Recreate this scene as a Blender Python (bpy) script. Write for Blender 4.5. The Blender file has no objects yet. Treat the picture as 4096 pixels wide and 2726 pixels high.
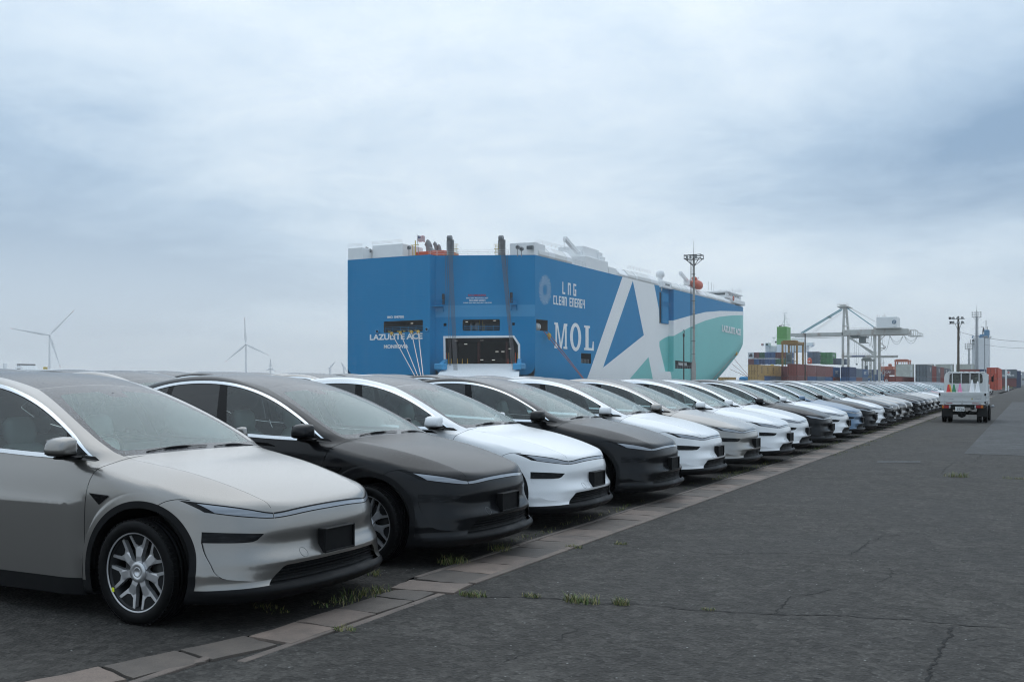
import bpy, math, random
import numpy as np
from mathutils import Vector, Matrix
random.seed(7); np.random.seed(7)
SC = bpy.context.scene; COL = SC.collection
R = math.radians
# ------------------------------------------------------------------ camera, sky, sun, exposure
FPX, VPX, HZY, CAMH = 4040.0, 4120.0, 1532.0, 1.58          # focal length and vanishing point in 4096 px units
_n = math.hypot(FPX, VPX-2048); CT, ST = FPX/_n, (VPX-2048)/_n
cam = bpy.data.objects.new('camera', bpy.data.cameras.new('camera')); COL.objects.link(cam)
cam.location = (0, 0, CAMH); cam.rotation_euler = (R(90), 0, math.atan2(ST, CT))
cam.data.sensor_width = 36; cam.data.lens = 36*FPX/4096
cam.data.shift_y = (HZY-1363)/4096.0
cam.data.clip_start = .05; cam.data.clip_end = 30000
SC.camera = cam
SC.cycles.filter_width = 1.15
SC.cycles.denoising_prefilter = 'ACCURATE'
SC.view_settings.view_transform = 'Standard'; SC.view_settings.look = 'None'
SC.view_settings.exposure = 0.0; SC.view_settings.gamma = 1; SC.view_settings.use_curve_mapping = False

class NT:
    """small helper for node trees"""
    def __init__(s, tree): s.t = tree; s.n = tree.nodes; s.l = tree.links
    def new(s, typ, **kw):
        d = s.n.new(typ)
        for k, v in kw.items(): setattr(d, k, v)
        return d
    def val(s, sock, v):
        if hasattr(v, 'is_output'): s.l.new(v, sock)
        else: sock.default_value = v
    def math(s, op, a, b=0.0, c=0.0, clamp=False):
        d = s.new('ShaderNodeMath', operation=op, use_clamp=clamp)
        for i, v in enumerate((a, b, c)): s.val(d.inputs[i], v)
        return d.outputs[0]
    def vmath(s, op, a, b=(0, 0, 0), scale=None):
        d = s.new('ShaderNodeVectorMath', operation=op)
        s.val(d.inputs[0], a); s.val(d.inputs[1], b)
        if scale is not None: s.val(d.inputs['Scale'], scale)
        return d.outputs['Value'] if op in ('DOT_PRODUCT', 'LENGTH', 'DISTANCE') else d.outputs[0]
    def mix(s, f, a, b, blend='MIX'):
        d = s.new('ShaderNodeMix', data_type='RGBA', blend_type=blend)
        s.val(d.inputs[0], f); s.val(d.inputs[6], a); s.val(d.inputs[7], b)
        return d.outputs[2]
    def ramp(s, f, pts, interp='LINEAR'):
        d = s.new('ShaderNodeValToRGB'); cr = d.color_ramp; cr.interpolation = interp
        while len(cr.elements) < len(pts): cr.elements.new(.5)
        for e, (p, c) in zip(cr.elements, pts):
            e.position = p; e.color = c if len(c) == 4 else (*c, 1)
        s.l.new(f, d.inputs[0]); return d.outputs[0]
    def noise(s, vec, scale, detail=4, rough=.55, dist=0.0, out='Fac'):
        d = s.new('ShaderNodeTexNoise'); s.val(d.inputs['Vector'], vec)
        d.inputs['Scale'].default_value = scale; d.inputs['Detail'].default_value = detail
        d.inputs['Roughness'].default_value = rough; d.inputs['Distortion'].default_value = dist
        return d.outputs[out]
    def vor(s, vec, scale, feature='F1', out='Distance', rnd=1.0):
        d = s.new('ShaderNodeTexVoronoi', feature=feature); s.val(d.inputs['Vector'], vec)
        d.inputs['Scale'].default_value = scale; d.inputs['Randomness'].default_value = rnd
        return d.outputs[out]
    def maprange(s, v, a, b, c=0.0, d=1.0, smooth=False):
        m = s.new('ShaderNodeMapRange', interpolation_type='SMOOTHSTEP' if smooth else 'LINEAR')
        for i, x in enumerate((v, a, b, c, d)): s.val(m.inputs[i], x)
        return m.outputs[0]

def g3(*c):
    return (*c, 1.0)

def srgb(r, g, b):
    f = lambda v: ((v/255+.055)/1.055)**2.4 if v > 10 else v/255/12.92
    return (f(r), f(g), f(b), 1)

def pixdir(px, py):
    """world direction of a photograph pixel (unit depth)"""
    a, b = (px-2048)/FPX, -(py-HZY)/FPX
    return Vector((-ST+a*CT, CT+a*ST, b))

SUN_EL, SUN_ROT = 56, 333          # the bright part of the overcast, up over the ship
world = bpy.data.worlds.new('World'); SC.world = world; world.use_nodes = True
def build_sky():
    k = NT(world.node_tree); k.n.clear()
    out = k.new('ShaderNodeOutputWorld')
    sky = k.new('ShaderNodeTexSky', sky_type='NISHITA', sun_disc=False)
    sky.sun_elevation = R(SUN_EL); sky.sun_rotation = R(SUN_ROT)
    sky.air_density = 1.2; sky.dust_density = 3; sky.ozone_density = 1.5
    bg1 = k.new('ShaderNodeBackground'); k.l.new(sky.outputs[0], bg1.inputs[0]); bg1.inputs[1].default_value = .1
    tc = k.new('ShaderNodeTexCoord'); d = tc.outputs['Generated']
    sx = k.new('ShaderNodeSeparateXYZ'); k.l.new(d, sx.inputs[0]); z = sx.outputs[2]
    zc = k.math('MAXIMUM', z, 0.0)
    # cloud layer seen in perspective: the direction is projected on a plane overhead
    inv = k.math('DIVIDE', 1.0, k.math('ADD', zc, .16))
    p = k.vmath('SCALE', d, scale=inv)
    p = k.vmath('MULTIPLY', p, (1, 1, .35))
    w = k.noise(p, .9, 3, .5, out='Color')
    p2 = k.vmath('ADD', p, k.vmath('SCALE', k.vmath('SUBTRACT', w, (.5, .5, .5)), scale=.55))
    n1 = k.noise(p2, .62, 7, .55); n2 = k.noise(p2, 2.0, 7, .66)
    cl = k.math('ADD', k.math('MULTIPLY', n1, .62), k.math('MULTIPLY', n2, .38))
    # broad banks of heavier cloud, each round its own direction
    def bank(px, py, wx, wy, amt):
        c = pixdir(px, py).normalized()
        rt = Vector((c.y, -c.x, 0)).normalized(); up = rt.cross(c)
        u = k.math('DIVIDE', k.vmath('DOT_PRODUCT', d, tuple(rt)), wx)
        v = k.math('DIVIDE', k.vmath('DOT_PRODUCT', d, tuple(up)), wy)
        front = k.math('GREATER_THAN', k.vmath('DOT_PRODUCT', d, tuple(c)), 0.0)
        r2 = k.math('ADD', k.math('MULTIPLY', u, u), k.math('MULTIPLY', v, v))
        return k.math('MULTIPLY', k.math('MULTIPLY', k.math('EXPONENT', k.math('MULTIPLY', r2, -1.0)), front), amt)
    dens = k.math('MULTIPLY', k.math('SUBTRACT', cl, .5), 2.0)
    for b in BANKS: dens = k.math('ADD', dens, bank(*b))
    dens = k.math('ADD', dens, .40)
    col = k.ramp(dens, [(0.0, srgb(231, 238, 244)), (.22, srgb(214, 227, 238)), (.45, srgb(194, 212, 228)),
                        (.68, srgb(164, 188, 211)), (1.0, srgb(122, 153, 184))])
    # an overcast sky is brighter overhead than at the horizon
    hz = k.maprange(z, .02, .22, 0.0, 1.0, True)
    col = k.mix(k.math('MULTIPLY', k.math('SUBTRACT', 1.0, hz), .55), col, g3(.86, .97, 1.05))
    sd = Vector((math.sin(R(SUN_ROT))*math.cos(R(SUN_EL)), math.cos(R(SUN_ROT))*math.cos(R(SUN_EL)), math.sin(R(SUN_EL))))
    toward = k.math('MAXIMUM', k.vmath('DOT_PRODUCT', d, tuple(sd)), 0.0)
    lift = k.math('ADD', k.math('ADD', 1.09, k.math('MULTIPLY', k.math('POWER', toward, 1.5), .16)), k.math('MULTIPLY', k.math('POWER', zc, 1.5), .60))
    bg2 = k.new('ShaderNodeBackground'); k.l.new(col, bg2.inputs[0]); k.l.new(lift, bg2.inputs[1])
    mx = k.new('ShaderNodeMixShader'); mx.inputs[0].default_value = .9
    k.l.new(bg1.outputs[0], mx.inputs[1]); k.l.new(bg2.outputs[0], mx.inputs[2]); k.l.new(mx.outputs[0], out.inputs[0])
# px, py, half widths (radians), amount (+ darker, - lighter)
BANKS = [(2200, 150, .34, .15, -.20), (3750, 560, .22, .075, .40), (3950, 900, .35, .07, .30), (4000, 250, .3, .12, .12),
         (430, 1120, .32, .06, .95), (1500, 1230, .28, .07, -.22), (200, 600, .22, .10, .12), (300, 60, .2, .08, -.12),
         (2900, 1000, .3, .06, -.12), (1500, 640, .3, .06, .10), (3500, 1350, .25, .05, .12), (1600, 1000, .3, .06, -.10), (1000, 860, .22, .05, .14), (3000, 480, .2, .05, -.10), (700, 980, .2, .03, -.12)]
build_sky()
sun = bpy.data.objects.new('sun', bpy.data.lights.new('sun', 'SUN')); COL.objects.link(sun)
sun.data.energy = .7; sun.data.angle = R(80); sun.data.color = (1, .985, .96)
sun.rotation_euler = Vector((math.sin(R(SUN_ROT))*math.cos(R(SUN_EL)), math.cos(R(SUN_ROT))*math.cos(R(SUN_EL)), math.sin(R(SUN_EL)))).to_track_quat('Z', 'Y').to_euler()

def build_haze():
    me = bpy.data.meshes.new('haze'); x0, x1, y0, y1, z0, z1 = -3000, 1700, -390, 3200, -4.5, 152
    me.from_pydata([(x, y, z) for z in (z0, z1) for x, y in ((x0, y0), (x1, y0), (x1, y1), (x0, y1))], [], [(0, 3, 2, 1), (4, 5, 6, 7), (0, 1, 5, 4), (1, 2, 6, 5), (2, 3, 7, 6), (3, 0, 4, 7)])
    o = bpy.data.objects.new('haze', me); COL.objects.link(o); o['kind'] = 'stuff'
    m = bpy.data.materials.new('haze'); m.use_nodes = True; k = NT(m.node_tree); k.n.clear(); out = k.new('ShaderNodeOutputMaterial')
    v = k.new('ShaderNodeVolumePrincipled'); v.inputs['Color'].default_value = (1, 1, 1, 1); v.inputs['Density'].default_value = HAZE; v.inputs['Anisotropy'].default_value = .2
    k.l.new(v.outputs[0], out.inputs['Volume']); me.materials.append(m)
HAZE = .00028
build_haze()

# ------------------------------------------------------------------ materials
MATS = {}
def mat(name, color=None, rough=.5, metal=0.0, spec=.5, coat=0.0, build=None, emit=None):
    m = bpy.data.materials.new(name); m.use_nodes = True; MATS[name] = m
    k = NT(m.node_tree); b = k.n['Principled BSDF']
    if color is not None: b.inputs['Base Color'].default_value = color if len(color) == 4 else (*color, 1)
    b.inputs['Roughness'].default_value = rough; b.inputs['Metallic'].default_value = metal
    b.inputs['Specular IOR Level'].default_value = spec
    b.inputs['Coat Weight'].default_value = coat; b.inputs['Coat Roughness'].default_value = .06
    if emit:
        b.inputs['Emission Color'].default_value = emit[0]; b.inputs['Emission Strength'].default_value = emit[1]
    if build: build(k, b)
    return m

def worn(scale=1.0, amount=.25, streak=0.0, dark=.55, bump=0.0, rust=None, rust_amt=.0):
    """painted surface: patchy tone, optional vertical run-off streaks, optional rust"""
    def f(k, b):
        co = k.new('ShaderNodeTexCoord').outputs['Object']
        base = tuple(b.inputs['Base Color'].default_value)
        n = k.noise(co, scale, 5, .6)
        c = k.mix(k.math('MULTIPLY', k.maprange(n, .35, .75), amount), base, tuple(v*dark for v in base[:3])+(1,))
        if streak:
            v = k.vmath('MULTIPLY', co, (1, 1, .06))
            s = k.maprange(k.noise(v, scale*2.2, 5, .65), .5, .78)
            c = k.mix(k.math('MULTIPLY', s, streak), c, tuple(min(1, v_*.75+.03) for v_ in base[:3])+(1,))
        if rust:
            r = k.maprange(k.noise(k.vmath('MULTIPLY', co, (1, 1, .35)), scale*1.7, 8, .7), .60-rust_amt, .72)
            c = k.mix(k.math('MULTIPLY', r, .8), c, rust)
        k.l.new(c, b.inputs['Base Color'])
        if bump:
            bp = k.new('ShaderNodeBump'); bp.inputs['Strength'].default_value = bump; bp.inputs['Distance'].default_value = .05
            k.l.new(n, bp.inputs['Height']); k.l.new(bp.outputs[0], b.inputs['Normal'])
    return f

# ------------------------------------------------------------------ mesh helpers
class MB:
    """collects simple shapes; build() links them as ONE mesh object"""
    def __init__(s): s.v = []; s.f = []; s.m = []; s.smooth = []
    def add(s, vs, fs, m=0, smooth=False):
        o = len(s.v); s.v += [tuple(v) for v in vs]
        for f in fs: s.f.append([i+o for i in f]); s.m.append(m); s.smooth.append(smooth)
        return s
    def box(s, a, b, m=0):
        (x0, y0, z0), (x1, y1, z1) = a, b
        if x0 > x1: x0, x1 = x1, x0
        if y0 > y1: y0, y1 = y1, y0
        if z0 > z1: z0, z1 = z1, z0
        vs = [(x0, y0, z0), (x1, y0, z0), (x1, y1, z0), (x0, y1, z0), (x0, y0, z1), (x1, y0, z1), (x1, y1, z1), (x0, y1, z1)]
        return s.add(vs, [(0, 3, 2, 1), (4, 5, 6, 7), (0, 1, 5, 4), (1, 2, 6, 5), (2, 3, 7, 6), (3, 0, 4, 7)], m)
    def bev(s, a, b, r=.01, m=0):
        """box with chamfered edges"""
        lo = [min(a[i], b[i]) for i in range(3)]; hi = [max(a[i], b[i]) for i in range(3)]
        r = min([r]+[.45*(hi[i]-lo[i]) for i in range(3)])
        vs = []; idx = {}
        for cx in (0, 1):
            for cy in (0, 1):
                for cz in (0, 1):
                    c = (cx, cy, cz)
                    for ax in range(3):
                        p = []
                        for i in range(3):
                            e = hi[i] if c[i] else lo[i]
                            p.append(e if i == ax else e+(-r if c[i] else r))
                        idx[(c, ax)] = len(vs); vs.append(tuple(p))
        fs = []
        for ax in range(3):
            u, v = (ax+1) % 3, (ax+2) % 3
            for side in (0, 1):
                q = []
                for (a_, b_) in ((0, 0), (1, 0), (1, 1), (0, 1)):
                    c = [0, 0, 0]; c[ax] = side; c[u] = a_; c[v] = b_; q.append(idx[(tuple(c), ax)])
                fs.append(q if side else q[::-1])
            for a_ in (0, 1):
                for b_ in (0, 1):
                    c0 = [0, 0, 0]; c0[u] = a_; c0[v] = b_; c1 = list(c0); c1[ax] = 1
                    c0, c1 = tuple(c0), tuple(c1)
                    q = [idx[(c0, u)], idx[(c1, u)], idx[(c1, v)], idx[(c0, v)]]
                    fs.append(q if (a_ ^ b_) == 0 else q[::-1])
        for c in [(x, y, z) for x in (0, 1) for y in (0, 1) for z in (0, 1)]:
            q = [idx[(c, 0)], idx[(c, 1)], idx[(c, 2)]]
            fs.append(q if sum(c) % 2 == 1 else q[::-1])
        return s.add(vs, fs, m)
    def tube(s, pts, r, n=8, m=0, cap=True, smooth=True):
        pts = [Vector(p) for p in pts]; N = len(pts)
        rs = r if isinstance(r, (list, tuple)) else [r]*N
        vs = []; fs = []; prev = None
        for i, p in enumerate(pts):
            t = (pts[min(i+1, N-1)]-pts[max(i-1, 0)]).normalized()
            if prev is None:
                a = Vector((0, 0, 1)) if abs(t.z) < .9 else Vector((1, 0, 0))
                u = t.cross(a).normalized()
            else: u = (prev-t*prev.dot(t)).normalized()
            prev = u; w = t.cross(u)
            for j in range(n):
                an = 2*math.pi*j/n
                vs.append(p+(u*math.cos(an)+w*math.sin(an))*rs[i])
        for i in range(N-1):
            for j in range(n):
                fs.append((i*n+j, i*n+(j+1) % n, (i+1)*n+(j+1) % n, (i+1)*n+j))
        s.add(vs, fs, m, smooth)
        if cap:
            s.add(vs[:n], [tuple(range(n))[::-1]], m); s.add(vs[-n:], [tuple(range(n))], m)
        return s
    def beam(s, a, b, w, h=None, m=0, up=(0, 0, 1)):
        """rectangular bar from a to b"""
        a, b = Vector(a), Vector(b); h = w if h is None else h
        t = (b-a).normalized(); u = t.cross(Vector(up))
        if u.length < 1e-4: u = t.cross(Vector((1, 0, 0)))
        u.normalize(); v = u.cross(t)
        vs = [p+u*(sx*w/2)+v*(sy*h/2) for p in (a, b) for sx, sy in ((-1, -1), (1, -1), (1, 1), (-1, 1))]
        return s.add(vs, [(0, 1, 2, 3), (7, 6, 5, 4), (0, 4, 5, 1), (1, 5, 6, 2), (2, 6, 7, 3), (3, 7, 4, 0)], m)
    def lathe(s, prof, n=24, m=0, axis='z', c=(0, 0, 0), smooth=True, arc=(0, 2*math.pi)):
        vs = []; full = abs(arc[1]-arc[0]-2*math.pi) < 1e-6; N = n if full else n+1
        for j in range(N):
            an = arc[0]+(arc[1]-arc[0])*j/n; ca, sa = math.cos(an), math.sin(an)
            for (r, h) in prof:
                v = (r*ca, r*sa, h) if axis == 'z' else ((r*ca, h, r*sa) if axis == 'y' else (h, r*ca, r*sa))
                vs.append((v[0]+c[0], v[1]+c[1], v[2]+c[2]))
        P = len(prof); fs = []
        for j in range(n):
            j2 = (j+1) % N
            for i in range(P-1): fs.append((j*P+i, j2*P+i, j2*P+i+1, j*P+i+1))
        return s.add(vs, fs, m, smooth)
    def prism(s, poly, d0, d1, to3, m=0):
        """polygon extruded between depths d0 and d1; to3(u, v, d) -> point"""
        n = len(poly)
        vs = [to3(u, v, d0) for u, v in poly]+[to3(u, v, d1) for u, v in poly]
        fs = [tuple(range(n))[::-1], tuple(range(n, 2*n))]+[(i, (i+1) % n, n+(i+1) % n, n+i) for i in range(n)]
        return s.add(vs, fs, m)
    def data(s, name, mats):
        me = bpy.data.meshes.new(name); me.from_pydata(s.v, [], s.f)
        for mm in (mats if isinstance(mats, (list, tuple)) else [mats]): me.materials.append(mm)
        me.polygons.foreach_set('material_index', s.m); me.polygons.foreach_set('use_smooth', s.smooth)
        me.update(); return me
    def build(s, name, mats, parent=None, recalc=False):
        me = s.data(name, mats)
        if recalc:
            import bmesh
            bm = bmesh.new(); bm.from_mesh(me); bmesh.ops.recalc_face_normals(bm, faces=bm.faces); bm.to_mesh(me); bm.free()
        return link(name, me, parent)

def link(name, me, parent=None):
    o = bpy.data.objects.new(name, me); COL.objects.link(o)
    if parent is not None: o.parent = parent
    return o
def tag(o, label=None, cat=None, group=None, kind=None):
    for k_, v in (('label', label), ('category', cat), ('group', group), ('kind', kind)):
        if v: o[k_] = v
    return o
def thing(name, label, cat, loc=(0, 0, 0), rz=0.0, group=None):
    o = bpy.data.objects.new(name, None); COL.objects.link(o); o.empty_display_size = .3
    o.location = loc; o.rotation_euler = (0, 0, rz); return tag(o, label, cat, group)
def copy_tree(o, parent=None):
    c = o.copy(); COL.objects.link(c)
    if parent is not None: c.parent = parent
    for ch in o.children: copy_tree(ch, c)
    return c
def text_mesh(body, size, align='CENTER', extrude=.0, bold=0.0, sx=1.0, space=1.0):
    cu = bpy.data.curves.new('txt', 'FONT'); cu.body = body; cu.size = size; cu.align_x = align; cu.align_y = 'CENTER'
    cu.extrude = extrude; cu.offset = bold; cu.space_character = space; cu.resolution_u = 3
    o = bpy.data.objects.new('txt', cu); COL.objects.link(o); o.scale = (sx, 1, 1)
    dg = bpy.context.evaluated_depsgraph_get(); me = bpy.data.meshes.new_from_object(o.evaluated_get(dg))
    COL.objects.unlink(o); bpy.data.objects.remove(o); bpy.data.curves.remove(cu)
    if sx != 1.0: me.transform(Matrix.Diagonal((sx, 1, 1, 1)))
    return me
def place_text(name, body, size, m, parent, origin, xdir, ydir, fit=None, **kw):
    """lettering laid on a surface: baseline along xdir, fit = (width, height) to scale into"""
    me = text_mesh(body, size, **kw)
    xd, yd = Vector(xdir).normalized(), Vector(ydir).normalized(); zd = xd.cross(yd)
    if fit:
        xs = [v.co.x for v in me.vertices]; ys = [v.co.y for v in me.vertices]
        w, h = max(xs)-min(xs), max(ys)-min(ys); cx, cy = (max(xs)+min(xs))/2, (max(ys)+min(ys))/2
        me.transform(Matrix.Diagonal((fit[0]/w, fit[1]/h, 1, 1)) @ Matrix.Translation((-cx, -cy, 0)))
    M = Matrix(((xd.x, yd.x, zd.x, origin[0]), (xd.y, yd.y, zd.y, origin[1]), (xd.z, yd.z, zd.z, origin[2]), (0, 0, 0, 1)))
    me.transform(M); me.materials.clear(); me.materials.append(m); me.name = name
    return link(name, me, parent)

class Spl:
    """natural cubic spline through (x, y) pairs, linear beyond the ends"""
    def __init__(s, pts):
        pts = sorted(pts); x = np.array([p[0] for p in pts], float); y = np.array([p[1] for p in pts], float)
        n = len(x); h = np.diff(x); A = np.eye(n); r = np.zeros(n)
        for i in range(1, n-1):
            A[i, i-1], A[i, i], A[i, i+1] = h[i-1], 2*(h[i-1]+h[i]), h[i]
            r[i] = 6*((y[i+1]-y[i])/h[i]-(y[i]-y[i-1])/h[i-1])
        s.x, s.y, s.h, s.M = x, y, h, np.linalg.solve(A, r)
        s.d0 = (y[1]-y[0])/h[0]-h[0]*s.M[1]/6; s.d1 = (y[-1]-y[-2])/h[-1]+h[-1]*s.M[-2]/6
    def __call__(s, t):
        t = np.asarray(t, float); i = np.clip(np.searchsorted(s.x, t)-1, 0, len(s.h)-1)
        h = s.h[i]; a = (s.x[i+1]-t)/h; b = (t-s.x[i])/h
        v = a*s.y[i]+b*s.y[i+1]+((a**3-a)*s.M[i]+(b**3-b)*s.M[i+1])*h*h/6
        v = np.where(t < s.x[0], s.y[0]+(t-s.x[0])*s.d0, v)
        return np.where(t > s.x[-1], s.y[-1]+(t-s.x[-1])*s.d1, v)

# triangle soup cutting: V (n,3), T (m,3), L (m,) labels
def cut(V, T, L, phi, mask=None, eps=1e-5):
    phi = np.where(np.abs(phi) < eps, 0.0, phi); sg = np.sign(phi)
    E = np.concatenate([T[:, [0, 1]], T[:, [1, 2]], T[:, [2, 0]]])
    cr = sg[E[:, 0]]*sg[E[:, 1]] < 0
    if mask is not None: cr &= np.concatenate([mask]*3)
    Es = np.sort(E, 1); key = Es[:, 0].astype(np.int64)*len(V)+Es[:, 1]
    uk = np.unique(key[cr])
    if len(uk) == 0: return V, T, L
    i0, i1 = uk//len(V), uk % len(V); w = phi[i0]/(phi[i0]-phi[i1])
    NV = V[i0]*(1-w)[:, None]+V[i1]*w[:, None]
    pos = np.searchsorted(uk, key); pos = np.minimum(pos, len(uk)-1); hit = uk[pos] == key
    mid = np.where(hit, pos+len(V), -1).reshape(3, -1).T       # per triangle: new vertex on edges 01, 12, 20
    cnt = (mid >= 0).sum(1); V2 = np.concatenate([V, NV])
    outT = [T[cnt == 0]]; outL = [L[cnt == 0]]
    def rot(sel, order):
        t, m_ = T[sel], mid[sel]
        for k in range(3):
            s_ = order == k
            if s_.any(): yield np.roll(t[s_], -k, 1), np.roll(m_[s_], -k, 1), L[sel][s_]
    sel = cnt == 1
    if sel.any():
        for t, m_, l in rot(sel, np.argmax(mid[sel] >= 0, 1)):
            outT += [np.stack([t[:, 0], m_[:, 0], t[:, 2]], 1), np.stack([m_[:, 0], t[:, 1], t[:, 2]], 1)]; outL += [l, l]
    sel = cnt == 2
    if sel.any():
        for t, m_, l in rot(sel, (np.argmin(mid[sel] >= 0, 1)+1) % 3):    # rotate so the uncut edge is last (20)
            outT += [np.stack([m_[:, 0], t[:, 1], m_[:, 1]], 1), np.stack([t[:, 0], m_[:, 0], m_[:, 1]], 1),
                     np.stack([t[:, 0], m_[:, 1], t[:, 2]], 1)]; outL += [l, l, l]
    sel = cnt == 3
    if sel.any():
        t, m_ = T[sel], mid[sel]; l = L[sel]
        outT += [np.stack([t[:, 0], m_[:, 0], m_[:, 2]], 1), np.stack([m_[:, 0], t[:, 1], m_[:, 1]], 1),
                 np.stack([m_[:, 2], m_[:, 1], t[:, 2]], 1), m_]; outL += [l]*4
    return V2, np.concatenate(outT), np.concatenate(outL)
def inpoly(P, poly):
    x, y = P[:, 0], P[:, 1]; r = np.zeros(len(P), bool); n = len(poly)
    for i in range(n):
        (x0, y0), (x1, y1) = poly[i], poly[(i+1) % n]
        if y0 == y1: continue
        c = ((y0 > y) != (y1 > y)) & (x < (x1-x0)*(y-y0)/(y1-y0)+x0); r ^= c
    return r
def cut_poly(V, T, L, uv, poly, where, label, closed=True, pad=.03):
    """cut the soup along a polygon given in the projection uv(V); label the triangles inside"""
    n = len(poly)
    for i in range(n if closed else n-1):
        a, b = np.array(poly[i]), np.array(poly[(i+1) % n]); d = b-a; ln = np.hypot(*d)
        if ln < 1e-6: continue
        d = d/ln; U = uv(V); ok = where(V)
        phi = (U[:, 0]-a[0])*d[1]-(U[:, 1]-a[1])*d[0]; s = (U[:, 0]-a[0])*d[0]+(U[:, 1]-a[1])*d[1]
        s0, s1 = s[T].min(1), s[T].max(1)
        m = ok[T].all(1) & (s1 > -pad*.1) & (s0 < ln+pad*.1)
        V, T, L = cut(V, T, L, phi, m)
    if label is not None:
        C = V[T].mean(1); ins = inpoly(uv(C), poly) & where(C)
        L = L.copy(); L[ins] = label
    return V, T, L
# ------------------------------------------------------------------ the parked car: skin as an implicit surface, cut into panels
S_Hc = Spl([(1.0, .63), (.86, .735), (.80, .775), (.70, .822), (.5, .893), (.3, .948), (.1, .993), (-.1, 1.027), (-.3, 1.058), (-.45, 1.078)])
S_yc = Spl([(.95, .48), (.78, .51), (.5, .555), (.128, .60), (-.125, .635), (-.41, .68)])
S_D = Spl([(1.0, .06), (.7, .085), (.47, .105), (.128, .085), (-.125, .07), (-.44, .05)])
S_belt = Spl([(-.44, 1.083), (-.8, 1.085), (-1.4, 1.10), (-2.2, 1.135), (-3.0, 1.20), (-3.5, 1.22), (-3.93, 1.16)])
S_Wx = Spl([(1.2, .95), (.6, .958), (.3, .962), (0, .960), (-.45, .952), (-1.2, .948), (-2.2, .952), (-2.87, .966), (-3.4, .956), (-4.1, .92)])
S_Wz = Spl([(.1, -.12), (.19, -.088), (.25, -.066), (.35, -.034), (.5, -.012), (.65, -.003), (.78, 0), (.86, -.004), (.93, -.020), (1.0, -.046), (1.07, -.080), (1.14, -.125), (1.3, -.26)])
S_NU = Spl([(0, .835), (.25, .825), (.45, .785), (.55, .745), (.62, .708), (.74, .61), (.82, .48), (.86, .38), (.90, .22), (.94, -.02), (.97, -.40), (1.0, -.9)])
S_NL = Spl([(0, .918), (.25, .908), (.45, .875), (.62, .82), (.74, .745), (.82, .655), (.86, .595), (.90, .52), (.94, .40), (.965, .25), (1.0, -.3)])
S_Nd = Spl([(.10, -.05), (.19, -.02), (.25, .012), (.30, -.02), (.35, -.012), (.392, .004), (.415, .016), (.44, .012), (.485, -.012), (.54, -.016), (.60, .004), (.66, .008), (.72, 0), (.8, 0)])
S_R = Spl([(0, -3.93), (.4, -3.90), (.65, -3.80), (.8, -3.62), (.9, -3.3), (.95, -2.9), (1.0, -2.3)])
S_Rd = Spl([(.1, .2), (.25, .10), (.4, .0), (.75, .0), (.95, .02), (1.15, .05), (1.3, .2)])
S_Gc = Spl([(.2, .84), (-.27, 1.065), (-.5, 1.172), (-.7, 1.266), (-.9, 1.355), (-1.2, 1.472), (-1.53, 1.577), (-1.8, 1.638), (-2.1, 1.674), (-2.4, 1.676), (-2.8, 1.636), (-3.2, 1.54), (-3.5, 1.42), (-3.8, 1.25), (-4.0, 1.10)])
S_C = Spl([(.2, .14), (-.3, .135), (-.9, .115), (-1.5, .095), (-2.2, .085), (-3.0, .10), (-4, .15)])
S_Yb = Spl([(.0, .30), (-.30, .60), (-.41, .705), (-.50, .80), (-.58, .845), (-.75, .862), (-1.2, .866), (-2.0, .866), (-2.8, .845), (-3.3, .775), (-3.7, .67), (-4.1, .50)])
AC = [(.02, .345), (-2.87, .345)]; R_IN, R_MID, R_OUT = .420, .466, .515

def smax(a, b, k):
    h = np.maximum(k-np.abs(a-b), 0)/k
    return np.maximum(a, b)+h*h*k*.25
def smin(a, b, k): return -smax(-a, -b, k)
def sstep(a, b, x):
    t = np.clip((x-a)/(b-a), 0, 1); return t*t*(3-2*t)
def f_H(x, y):
    x = np.maximum(x, -.44); yc = S_yc(x); u = y/yc
    over = np.maximum(y-yc, 0)/(.88-yc)
    return S_Hc(x)-.012*np.minimum(u, 1)**2-S_D(x)*over**1.18
def f_W(x, z):
    dz = S_Wz(z); w = S_Wx(x)
    for cx, cz in AC:
        near = 1-sstep(.45, .75, np.abs(x-cx))
        dz = np.where(z < .6, dz*(1-.75*near*(1-sstep(.4, .6, z))), dz)
    r = w+dz
    for cx, cz in AC:
        d = np.hypot(x-cx, z-cz); m = 1-sstep(R_OUT-.010, R_OUT+.012, d)
        r = r+m*np.maximum(.970-r, 0)
    return r
def f_N(y, z):
    w = np.clip((.78-z)/.42, -.4, 1.02); c = 1-sstep(.45, .82, y)*.75
    lip = .020*np.exp(-((z-.240)/.035)**2)
    return S_NU(y)*(1-w)+S_NL(y)*w+S_Nd(z)*c+lip*(1-sstep(.86, .95, y))
def f_G(x, y): return S_Gc(x)-S_C(x)*y*y
def f_GW(x, z):
    d = np.maximum(z-1.07, -.3); return S_Yb(x)-.33*d-.15*d*d*np.sign(d)
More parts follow.
